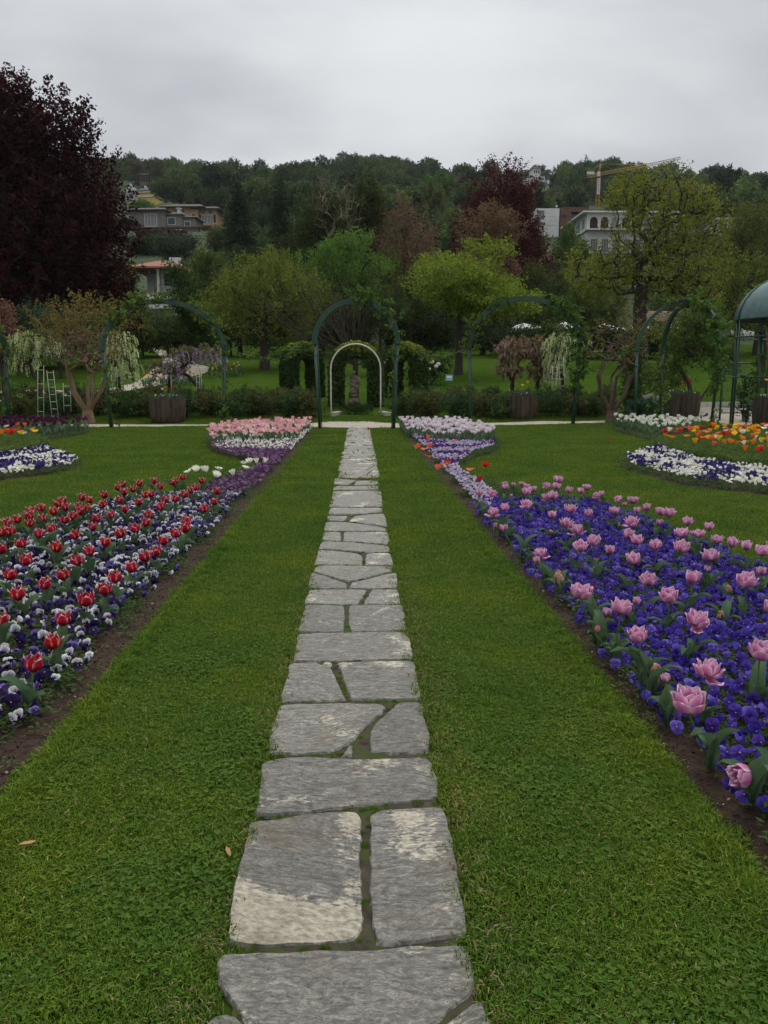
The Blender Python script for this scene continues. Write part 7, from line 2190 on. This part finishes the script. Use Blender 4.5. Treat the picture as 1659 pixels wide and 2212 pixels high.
for i, c in enumerate(cand):
    yy, xx, z, k, sc = c[:5]
    if i in chosen:
        band = 'on the ridge against the sky' if yy > 490 else 'high on the hill' if yy > 330 else 'halfway up the hill' if yy > 200 else 'low on the slope'
        side = 'on the left' if c[5] < 560 else 'in the middle' if c[5] < 1060 else 'on the right'
        t = thing('hillside_tree', '%s %s, %s of the wood' % (HT[k][0], band, side), 'tree', (xx, yy, z - .3), rgf.uniform(0, 6.28), 'trees of the wooded hillside')
        t.scale = (sc, sc, sc * rgf.uniform(.85, 1.15))
        obj('crown', HT[k][1][0], t); obj('trunk', HT[k][1][1], t)
    elif c[9] > 0 or c[5] < 0 or c[5] > 1659 or rgf.random() < .3:
        rest_f.append((xx, yy, z - .3, k, sc, rgf.uniform(0, 6.28)))
print('forest', len(cand), len(rest_f))
SRC_F = source_collection('forest_source', [h_[1][0] for h_ in HT])
rf_ = np.array(rest_f)
scatter('forest', rf_[:, :3], np.stack([np.zeros(len(rf_)), np.zeros(len(rf_)), rf_[:, 5]], 1), rf_[:, 4], rf_[:, 3].astype(int), SRC_F, 'mass of trees filling the wooded hillside between the single ones')
# ------------------------------------------------------------------ buildings
def wallmat(name, c, c2=None, **k): return pm(name, c, c2 or tuple(x * .85 for x in c), .6, .85, .1, **k)
W_WHITE = wallmat('white_render', S(192, 192, 189), S(176, 176, 173)); W_CREAM = wallmat('cream_render', S(196, 176, 124)); W_PEACH = wallmat('peach_render', S(168, 138, 108)); W_GREY = wallmat('grey_render', S(112, 110, 106))
W_BROWN = wallmat('brown_cladding', S(96, 72, 62)); W_STONE = wallmat('dark_stone_wall', S(92, 84, 76))
R_GREY = pm('grey_roof_tiles', S(66, 62, 58), S(98, 92, 86), 5, .9, .5, stretch=(1, 4, 4)); R_TERRA = pm('terracotta_tiles', S(116, 78, 62), S(150, 104, 84), 5, .9, .5, stretch=(4, 1, 1)); R_DARK = pm('dark_slate_roof', S(58, 60, 60), S(80, 82, 82), 4, .85, .4)
M_GLASS, _t2, _b2 = base_mat('window_glass', .12, .5); _b2.inputs['Base Color'].default_value = c4(S(26, 30, 34))
M_CURT = wallmat('curtained_glass', S(120, 124, 128)); M_FR = wallmat('frame_paint', S(186, 184, 178)); M_DFR = wallmat('dark_frame', S(40, 34, 30)); M_SHUT = wallmat('dark_shutter', S(52, 40, 32))

def part(name, parent, mat, *boxes):
    g = G()
    for b in boxes: box(g, *b)
    return obj(name, g.mesh(name, mat), parent)
def window(parent, x0, x1, z0, z1, y, frame=M_FR, pane=M_GLASS, fw=.12, n=2, name='window'):
    g = G()
    box(g, x0, x1, y - .08, y + .05, z0, z0 + fw); box(g, x0, x1, y - .08, y + .05, z1 - fw, z1)
    box(g, x0, x0 + fw, y - .078, y + .05, z0 + fw, z1 - fw); box(g, x1 - fw, x1, y - .078, y + .05, z0 + fw, z1 - fw)
    for i in range(1, n):
        xm = x0 + (x1 - x0) * i / n; box(g, xm - fw * .3, xm + fw * .3, y - .07, y + .05, z0 + fw, z1 - fw)
    w = obj(name, g.mesh(name, frame), parent)
    for i in range(n):
        a = x0 + fw + (x1 - x0 - 2 * fw) * i / n; b = x0 + fw + (x1 - x0 - 2 * fw) * (i + 1) / n
        g = G(); box(g, a + .01, b - .01, y - .03, y - .01, z0 + fw, z1 - fw); obj('pane', g.mesh('pane', pane), w)
    return w
def hip_roof(parent, x0, x1, y0, y1, z, h, ov, mat, ridge=.5, name='roof'):
    x0 -= ov; x1 += ov; y0 -= ov; y1 += ov
    d = min((y1 - y0) / 2, (x1 - x0) / 2) * ridge * 2 * .5
    ym = (y0 + y1) / 2
    V = [(x0, y0, z), (x1, y0, z), (x1, y1, z), (x0, y1, z), (x0 + d, ym, z + h), (x1 - d, ym, z + h)] + [(x0, y0, z - .18), (x1, y0, z - .18), (x1, y1, z - .18), (x0, y1, z - .18)]
    F = [(0, 1, 5, 4), (1, 2, 5), (2, 3, 4, 5), (3, 0, 4), (6, 7, 1, 0), (7, 8, 2, 1), (8, 9, 3, 2), (9, 6, 0, 3), (9, 8, 7, 6)]
    g = G(); g.add(V, F)
    return obj(name, g.mesh(name, mat), parent)
def arch_opening(parent, xc, z0, w, h, y, mat=M_DFR, n=8, depth=.05):
    """dark arched recess standing just proud of the wall, with surround"""
    r = w / 2; pts = [(xc - r, z0), (xc + r, z0), (xc + r, z0 + h - r)] + [(xc + r * math.cos(a), z0 + h - r + r * math.sin(a)) for a in np.linspace(0, PI, n)[1:-1]] + [(xc - r, z0 + h - r)]
    V = [(x, y - depth, z) for x, z in pts] + [(x, y + .02, z) for x, z in pts]
    m = len(pts)
    F = [tuple(range(m))] + [(i, m + i, m + (i + 1) % m, (i + 1) % m) for i in range(m)]
    g = G(); g.add(V, F); return obj('arched_window', g.mesh('arched_window', mat), parent)
def ground(U, V, Y):
    p = D(U, V, Y); return p

def house(name, label, U, V, Y, rz=0):
    p = D(U, V, Y)
    return thing(name, label, 'house', tuple(p), rz)
k = lambda Y: Y / 1661.0      # metres per unit of the 1659-wide photograph

# brown villa, upper wing (origin: left bottom corner of its wall)
Y = 220; m = k(Y)
t = house('villa', 'brown rendered villa with low tiled roof and white framed windows above the red hedge', 366, 488, Y, R(-4))
Wd = 97 * m; Hh = 36 * m
part('wall', t, W_PEACH, (0, Wd * .62, 0, 7, -5, Hh), (Wd * .62 + .003, Wd, .8, 7.5, -5, Hh - .4))
hip_roof(t, -.6, Wd * .66, 0, 7, Hh, 1.5, 1.6, R_GREY, .5)
hip_roof(t, Wd * .58, Wd, .6, 7.5, Hh - .35, 1.3, 1.3, R_GREY, .5)
window(t, 1.6, 2.9, Hh - 1.35, Hh - .65, 0, M_DFR, n=1); window(t, 3.0, 4.1, Hh - 1.35, Hh - .65, 0, M_DFR, n=1)
window(t, 1.9, 3.9, 1.35, 2.95, 0, M_FR, M_CURT, .14, 3); window(t, 4.9, 6.3, 1.3, 2.85, 0, M_FR, M_CURT, .14, 2)
window(t, Wd * .62 + .6, Wd - 1.0, .5, 2.9, .8, M_FR, M_CURT, .14, 4); window(t, Wd * .62 + .6, Wd * .62 + 1.6, Hh - 1.4, Hh - .8, .8, M_DFR, n=1); window(t, Wd - 2.2, Wd - 1.1, Hh - 1.4, Hh - .8, .8, M_DFR, n=1)
for x0, x1, yy in ((1.0, 1.85, 0), (3.95, 4.75, 0), (6.35, 7.0, 0), (Wd * .62 + .1, Wd * .62 + .55, .8), (Wd - .95, Wd - .35, .8)):
    part('shutter', t, M_SHUT, (x0, x1, yy - .12, yy - .02, .9 if yy else 1.3, 2.9))
part('balcony', t, W_PEACH, (4.6, Wd * .62, -1.3, -.02, .15, .95), (4.4, Wd * .62 + .2, -1.4, -.02, -.05, .145), (Wd * .62 + .01, Wd + .4, -.7, .78, -.5, .35))
arch_opening(t, 6.4, -2.2, 2.8, 1.9, -.02)
t2 = t
# lower grey wing
Y = 190; m = k(Y)
t = house('villa', 'grey lower villa with tiled hipped roof and tall glazed window left of the brown one', 282, 492, Y, R(-5))
part('wall', t, W_GREY, (0, 8.4, 0, 7, -4, 3.9), (8.403, 12.2, .5, 7, -4, 3.0), (12.203, 15.2, .9, 7, -4, 2.4))
hip_roof(t, 0, 8.2, 0, 7, 3.9, 1.2, 1.0, R_GREY); hip_roof(t, 8.4, 12.0, .5, 7, 3.0, 1.1, .5, R_GREY); hip_roof(t, 12.2, 15.2, .9, 6.5, 2.4, .8, .5, R_GREY)
window(t, 3.4, 6.4, .2, 3.1, 0, M_FR, M_CURT, .15, 4); window(t, 8.7, 10.6, .6, 2.3, .5, M_FR, M_GLASS, .13, 1); window(t, 12.5, 14.0, .3, 1.5, .9, M_FR, M_GLASS, .12, 1)
part('terrace_edge', t, W_STONE, (-1, 17.5, -1.6, -.02, -.35, -.10), (5.5, 16.5, -1.3, -.05, -2.8, -.36))
window(t, 11.2, 12.9, -2.1, -.7, -1.3, M_FR, M_GLASS, .13, 1)
part('chimney', t, W_WHITE, (10.6, 11.3, 2.0, 2.7, 3.2, 4.5), (10.4, 11.5, 1.8, 2.9, 4.503, 4.7))
# tower house
Y = 320; m = k(Y)
t = house('tower_house', 'old villa with a square stone belvedere tower high on the left slope', 303, 400, Y, R(8))
tw = 21 * m
part('tower', t, W_STONE, (0, tw, 0, tw, -12, 3.9))
hip_roof(t, 0, tw, 0, tw, 3.9, .9, .7, R_DARK, 1)
for i in range(4): arch_opening(t, .65 + i * .9, 1.4, .62, 1.9, 0)
for i in range(2): arch_opening(t, 1.0 + i * 1.8, -1.6, .8, 1.3, 0, M_SHUT)
part('wall', t, wallmat('ochre_stone', S(138, 120, 92)), (-.5, 8.5, -2.5, 5, -14, -3.8)); hip_roof(t, -.5, 8.5, -2.5, 5, -3.8, 1.5, 1.1, R_GREY)
part('side_wing', t, W_STONE, (8.503, 13.5, -1.5, 5, -16, -7.0)); hip_roof(t, 8.5, 13.5, -1.5, 5, -7.0, 1.3, .9, R_DARK, name='side_roof')
for x in (2.5, 5.0): window(t, x, x + 1.1, -6.6, -5.0, -2.5, M_DFR, n=1)
# yellow house below it
Y = 280; m = k(Y)
t = house('yellow_house', 'pale yellow house with white cornice and skylights below the tower', 298, 440, Y, R(-12))
part('wall', t, wallmat('yellow_render', S(196, 172, 92)), (0, 6.4, 0, 6, -6, 3.4)); part('cornice', t, W_WHITE, (-.5, 6.9, -.5, 6, 3.403, 3.9), (-.3, 6.7, -.3, 6, 2.0, 2.35))
hip_roof(t, -.3, 6.7, -.3, 6.3, 4.1, 1.7, .4, R_DARK)
for x in (.8, 2.6): part('skylight', t, W_WHITE, (x, x + .9, .35, .75, 4.65, 4.85))
window(t, 2.2, 3.6, .3, 1.5, 0, M_FR, M_CURT, .15, 1); part('chimney', t, W_WHITE, (1.4, 2.0, 2.5, 3.1, 4.9, 6.4))
t = house('white_house', 'white house with a glazed gable half hidden by the copper beech', 272, 436, 285, R(10))
part('wall', t, W_WHITE, (0, 4.6, 0, 5, -6, 3.4))
g = G(); g.add([(-.4, -.4, 3.2), (5.0, -.4, 3.2), (1.8, -.4, 6.2), (-.4, 5, 3.2), (5.0, 5, 3.2), (1.8, 5, 6.2)], [(0, 1, 2), (5, 4, 3), (1, 4, 5, 2), (0, 2, 5, 3), (0, 3, 4, 1)]); obj('roof', g.mesh('roof', W_WHITE), t)
window(t, 1.0, 2.6, 1.0, 2.8, 0, M_FR, M_GLASS, .12, 2)
t = house('white_house', 'small white house with steep gables right of the yellow one', 334, 429, 300, R(-6))
part('wall', t, W_WHITE, (0, 5.6, 0, 5, -5, 2.6)); hip_roof(t, 0, 5.6, 0, 5, 2.6, 1.9, .4, R_DARK); window(t, .8, 2.0, .6, 1.8, 0, M_DFR, n=1); part('balcony', t, W_GREY, (3.2, 5.6, -1.2, -.02, 2.62, 3.3))
t = house('yellow_cottage', 'little yellow cottage with one dark window beside the pale tree', 378, 425, 300, R(-4))
part('wall', t, wallmat('pale_yellow', S(214, 192, 128)), (0, 2.4, 0, 3, -3, 1.5)); part('roof', t, R_GREY, (-.2, 2.6, -.2, 3, 1.503, 1.7)); window(t, .95, 1.75, .1, 1.1, 0, M_DFR, n=1)
# terracotta roofed pavilion house
Y = 88; m = k(Y)
t = house('pavilion_house', 'white house with terracotta roof, two white chimneys and a round column', 297, 632, Y, 0)
wd = 86 * m; zt = 52 * m
part('wall', t, W_WHITE, (wd * .46, wd, 2.2, 6, -3, zt), (0, wd, 4.2, 7, -3, zt - .003))
hip_roof(t, -.3, wd + .2, .2, 7, zt, 1.1, .5, R_TERRA, .7)
g = G(); lathe(g, [(.22, -.5), (.20, .2), (.17, zt - .35), (.30, zt - .1), (.30, zt)], 12, c=(wd * .47, .8)); obj('column', g.mesh('column', W_WHITE), t)
part('chimney', t, W_WHITE, (wd * .66, wd * .66 + 1.25, 2.6, 3.4, zt + .3, zt + 1.35)); part('chimney', t, W_WHITE, (wd * .36, wd * .36 + 1.2, 3.6, 4.2, zt + .5, zt + 1.15))
window(t, wd * .55, wd * .55 + .8, 1.0, 2.3, 2.2, M_DFR, n=1)
g = G()
for i in range(16): tube(g, [(wd * .48 + i * .13, .6, 0), (wd * .48 + i * .13, .6, .95)], .012, 4, caps=False)
tube(g, [(wd * .48, .6, .97), (wd, .6, .97)], .025, 4); obj('railing', g.mesh('railing', M_DFR), t)
part('terrace_wall', t, W_WHITE, (-.3, wd + .6, .0, .3, -2.6, -.1))
# white hilltop villa
Y = 470; m = k(Y)
t = house('hilltop_villa', 'white villa with a square tower and arched windows high on the right hillside', 1139, 399, Y, R(6))
part('wall', t, W_WHITE, (0, 6.5, 0, 7, -6, 4.6), (2.9, 7.2, -1.2, 6, -6.1, 9.0), (7.203, 10.6, .4, 7, -6, 5.4))
hip_roof(t, 2.9, 7.2, -1.2, 6, 9.0, 1.5, .7, R_DARK, 1); hip_roof(t, 7.2, 10.6, .4, 7, 5.4, 1.0, .5, R_DARK); hip_roof(t, 0, 2.9, 0, 7, 4.6, .9, .5, R_DARK)
for i in range(3): arch_opening(t, 3.8 + i * 1.25, 6.1, .8, 2.0, -1.2, M_SHUT); arch_opening(t, 3.8 + i * 1.25, 2.6, .6, 1.6, -1.2, M_SHUT)
for x in (7.8, 9.2): window(t, x, x + .8, 2.8, 4.2, .4, M_DFR, n=1)
part('terrace', t, W_STONE, (5.0, 11.0, -3.2, -1.25, -4, 1.2))
# modern boxes
Y = 165; m = k(Y)
t = house('modern_house', 'white flat roofed modern box house with panel joints', 1158, 487, Y, 0)
w0, h0 = 48 * m, 34 * m
part('wall', t, W_WHITE, (0, w0 - .02, .05, 6, -3, h0))
for i in range(4):
    for j in range(2): part('panel', t, W_WHITE, (1.85 + j * 1.42, 1.85 + j * 1.42 + 1.38, 0, .047, .1 + i * .82, .88 + i * .82))
window(t, .15, 1.6, 1.2, 2.9, .05, M_DFR, M_CURT, .08, 2); part('ledge', t, W_GREY, (-.3, 1.8, -.4, .04, .2, .6))
g = G(); lathe(g, [(.02, h0), (.04, h0 + .35), (.2, h0 + .5), (.22, h0 + .65), (.15, h0 + .8), (.02, h0 + .85)], 8, c=(w0 - .4, 1)); obj('chimney_cowl', g.mesh('chimney_cowl', M_FR), t)
t = house('modern_house', 'brown clad flat roofed house with a dark recessed balcony', 1210, 487, Y, R(-3))
w1, h1 = 59 * m, 36 * m
part('wall', t, W_BROWN, (0, 2.2, 0, 6, -3, h1), (2.203, w1, 0, 6, h1 - .9, h1 - .02), (2.203, w1, 0, 6, -3, .9), (2.203, w1, 1.2, 6, .903, h1 - .903))
part('recess_glass', t, M_GLASS, (2.3, w1 - .1, 1.12, 1.18, .95, h1 - .95))
for x in (3.2, 4.2, 5.0): part('mullion', t, M_DFR, (x, x + .1, 1.05, 1.11, .95, h1 - .95))
window(t, .4, 1.2, 1.6, 2.1, 0, M_DFR, n=1)
# white villa with arcade
Y = 145; m = k(Y)
t = house('arcaded_villa', 'large white villa with arched loggia behind the big arching tree', 1265, 548, Y, R(0))
W2 = 190 * m; HV = 7.0
part('wall', t, W_WHITE, (0, W2, 0, 14, -5, HV))
part('eaves', t, W_WHITE, (-1.0, W2 + .8, -1.0, 15, HV + .003, HV + .28)); hip_roof(t, -.6, W2 + .4, -.6, 14.6, HV + .46, 1.2, .3, R_GREY)
for i in range(8):
    x = 1.25 + i * 1.97
    if x > W2 - 1: break
    arch_opening(t, x, 4.45, 1.4, 1.95, 0, M_CURT if i % 3 == 2 else M_SHUT)
part('canopy', t, M_FR, (-.4, W2 - 1, -1.6, -.05, 3.9, 4.1)); part('cornice', t, W_WHITE, (-.35, -.02, -.3, 14, 3.9, 4.15))
for y0 in (1.5, 4.5, 8.0, 11.0):
    part('window', t, M_CURT, (-.06, -.02, y0, y0 + 1.5, 4.7, 6.3)); part('window', t, M_SHUT, (-.06, -.02, y0, y0 + 1.5, 1.0, 2.8))
for i in range(8):
    x = .9 + i * 2.0
    if x > W2 - 1.2: break
    window(t, x, x + 1.1, .4, 2.5, 0, M_DFR, M_CURT, .1, 2)
t = house('white_house', 'white house front glimpsed through the twigs on the far right', 1545, 525, 118, R(-3))
part('wall', t, W_WHITE, (0, 5.6, 0, 5, -6, 3.3)); hip_roof(t, 0, 5.6, 0, 5, 3.3, .8, .5, R_GREY)
for x in (.6, 2.3, 4.0): window(t, x, x + .9, 1.5, 2.7, 0, M_DFR, n=1); window(t, x, x + .9, .0, 1.0, 0, M_DFR, n=1)
for U, V, w_, lab in ((1086, 400, 5, 'tiny pale shed roof on the right hillside'), (1107, 398, 4, 'tiny grey hut on the right hillside')):
    t = thing('hillside_hut', lab, 'hut', tuple(D(U, V, 430))); part('wall', t, W_GREY, (0, w_, 0, 3, -5, 2)); part('roof', t, W_WHITE, (-.3, w_ + .3, -.4, 3.2, 2.003, 2.3))

# tower crane
Y = 270; m = k(Y)
M_CR = pm('crane_yellow', S(150, 118, 48), S(168, 134, 62), 2, .5, .1)
b = D(1290, 452, Y); zt = D(1290, 374, Y)[2]
t = thing('tower_crane', 'yellow tower crane with a long jib rising over the houses on the right', 'crane', tuple(b))
hm = zt - b[2]
def truss(g, a, b_, w, n, top=None, r=.06):
    a = np.array(a, float); b_ = np.array(b_, float); d = b_ - a; x, y = frame_of(d)
    cs = [x * w / 2 + y * w / 2, -x * w / 2 + y * w / 2, -x * w / 2 - y * w / 2, x * w / 2 - y * w / 2]
    for c in cs: tube(g, [a + c, b_ + c], r, 4)
    for i in range(n):
        p, q = a + d * i / n, a + d * (i + 1) / n
        for j in range(4): tube(g, [p + cs[j], q + cs[(j + 1) % 4]], r * .6, 4, caps=False)
g = G(); truss(g, (0, 0, -12), (0, 0, hm), .95, 18); obj('mast', g.mesh('mast', M_CR), t)
J = D(1457, 350, Y) - b; K = D(1250, 384, Y) - b
g = G(); truss(g, (0, 0, hm - .3), (J[0] * .62, -3, hm - .3 + (J[2] - hm) * .62), .75, 26); obj('jib', g.mesh('jib', M_CR), t)
g = G(); truss(g, (J[0] * .62, -3, hm - .3 + (J[2] - hm) * .62), (J[0], -5, J[2]), .62, 14, r=.06); obj('jib_tip', g.mesh('jib_tip', wallmat('galvanised', S(176, 168, 150))), t)
g = G(); truss(g, (0, 0, hm - .3), (K[0], 1.5, K[2]), .7, 8); obj('counter_jib', g.mesh('counter_jib', M_CR), t)
g = G(); truss(g, (0, 0, hm), (.5, 0, hm + 2.9), .4, 4); tube(g, [(.5, 0, hm + 2.9), (J[0] * .45, -2, hm + (J[2] - hm) * .45 + .6)], .05, 4); tube(g, [(.5, 0, hm + 2.9), (K[0] * .8, 1, K[2] + .4)], .05, 4); obj('apex', g.mesh('apex', M_CR), t)
part('counterweight', t, W_WHITE, (K[0] - .2, K[0] + .9, .8, 2.2, K[2] - .9, K[2] + .25)); part('cab', t, W_WHITE, (-.75, .1, -1.3, -.5, hm - 1.2, hm + .2))
part('sign_board', t, W_WHITE, (K[0] * .62, K[0] * .25, -.45, -.40, hm - .45, hm + .35)); part('sign_board', t, W_WHITE, (-.48, .48, -.60, -.55, hm - 6.8, hm - 1.8))
g = G()
for i in range(7): box(g, -.18, .18, -.615, -.602, hm - 6.2 + i * .6, hm - 5.9 + i * .6, S(90, 96, 110))
obj('lettering', g.mesh('lettering', M_PLAIN), t)

# parasols and the shingled café roof
M_CLOTH = pm('white_canvas', S(226, 226, 224), S(206, 206, 204), 1.5, .8, .1)
def parasol(U0, U1, Vt, Ve, Y, label):
    p = D((U0 + U1) / 2, Ve, Y); w = width_m(U1 - U0, Y) / 2; z = float(H(p[0], Y))
    t = thing('parasol', label, 'parasol', (p[0], Y, z), 0, 'white parasols of the café terrace')
    ze = p[2] - z; zt = D((U0 + U1) / 2, Vt, Y)[2] - z
    V = [(0, 0, zt), (-w, -w, ze), (w, -w, ze), (w, w, ze), (-w, w, ze)] + [(-w, -w, ze - .22), (w, -w, ze - .22), (w, w, ze - .22), (-w, w, ze - .22)]
    g = G(); g.add(V, [(0, 1, 2), (0, 2, 3), (0, 3, 4), (0, 4, 1), (1, 5, 6, 2), (2, 6, 7, 3), (3, 7, 8, 4), (4, 8, 5, 1)]); obj('canopy', g.mesh('canopy', M_CLOTH), t)
    g = G(); tube(g, [(0, 0, 0), (0, 0, zt)], .04, 6); obj('pole', g.mesh('pole', M_WHITE), t)
    for sx, sy in ((-1, -1), (1, -1), (1, 1), (-1, 1)):
        g = G(); tube(g, [(0, 0, zt - .9), (sx * w * .6, sy * w * .6, ze + (zt - ze) * .38)], .02, 4); obj('rib', g.mesh('rib', M_WHITE), t)
parasol(1083, 1178, 698, 713, 64, 'white square parasol seen under the right arch, the leftmost')
parasol(1176, 1262, 695, 712, 65, 'second white parasol, cut by the leg of the right arch')
parasol(1262, 1345, 699, 714, 66, 'third white parasol, behind the knotty crape myrtle')
parasol(1345, 1420, 701, 716, 66, 'fourth white parasol, below the shingled roof')
parasol(1408, 1480, 698, 722, 62, 'fifth white parasol, seen through the pergola')
parasol(1560, 1625, 708, 722, 66, 'last white parasol, behind the gazebo posts')
Y = 72; m = k(Y)
t = house('cafe_pavilion', 'low building with a brown shingled hipped roof behind the parasols', 1384, 716, Y, 0)
R_SH = pm('brown_shingles', S(84, 74, 58), S(118, 104, 82), 9, .95, .5, cc=S(70, 80, 50), cscale=1.3, cthr=.56)
wd = 190 * m
part('wall', t, W_STONE, (.6, wd - .6, 1.2, 6, -3, .2))
RO = obj('roof', None, t)
za, zb = .15, 48 * m
rg = np.random.default_rng(9)
rows = 11
for i in range(rows):
    f0, f1 = i / rows, (i + 1) / rows
    xl = 0 + 2.0 * f0; xr = wd - 2.4 * f0
    nsh = int((xr - xl) / .62)
    for j in range(nsh):
        a = xl + (xr - xl) * j / nsh; b = xl + (xr - xl) * (j + 1) / nsh - .03
        y0, y1 = 3.4 * f0, 3.4 * f1 + .12; z0, z1 = za + (zb - za) * f0, za + (zb - za) * f1 + .06
        dz = rg.uniform(.02, .07)
        g = G(); g.add([(a, y0 - .02, z0 + dz), (b, y0 - .02, z0 + dz), (b, y1, z1), (a, y1, z1), (a, y0, z0 - .03), (b, y0, z0 - .03)], [(0, 1, 2, 3), (4, 5, 1, 0)])
        obj('shingle', g.mesh('shingle', R_SH), RO)
g = G(); g.add([(0, 0, za - .03), (wd, 0, za - .03), (wd - 2.4, 3.4, zb - .03), (2, 3.4, zb - .03), (0, 7, za), (wd, 7, za)], [(0, 1, 2, 3), (3, 2, 5, 4), (0, 3, 4), (1, 5, 2), (0, 4, 5, 1)]); obj('roof_deck', g.mesh('roof_deck', R_SH), t)

# haze between the garden and the hill
g = G(); box(g, -620, 620, -40, 780, -3, 190)
mh = bpy.data.materials.new('haze'); mh.use_nodes = True; tt = mh.node_tree; tt.nodes.clear()
vo = tt.nodes.new('ShaderNodeVolumePrincipled'); vo.inputs['Density'].default_value = .0001; vo.inputs['Color'].default_value = (.80, .86, .92, 1); vo.inputs['Anisotropy'].default_value = .2
oo = tt.nodes.new('ShaderNodeOutputMaterial'); tt.links.new(vo.outputs[0], oo.inputs['Volume'])
HAZE = True
if HAZE:
    obj('haze', g.mesh('haze', mh), label='thin blue haze between the garden and the hill', kind='stuff')
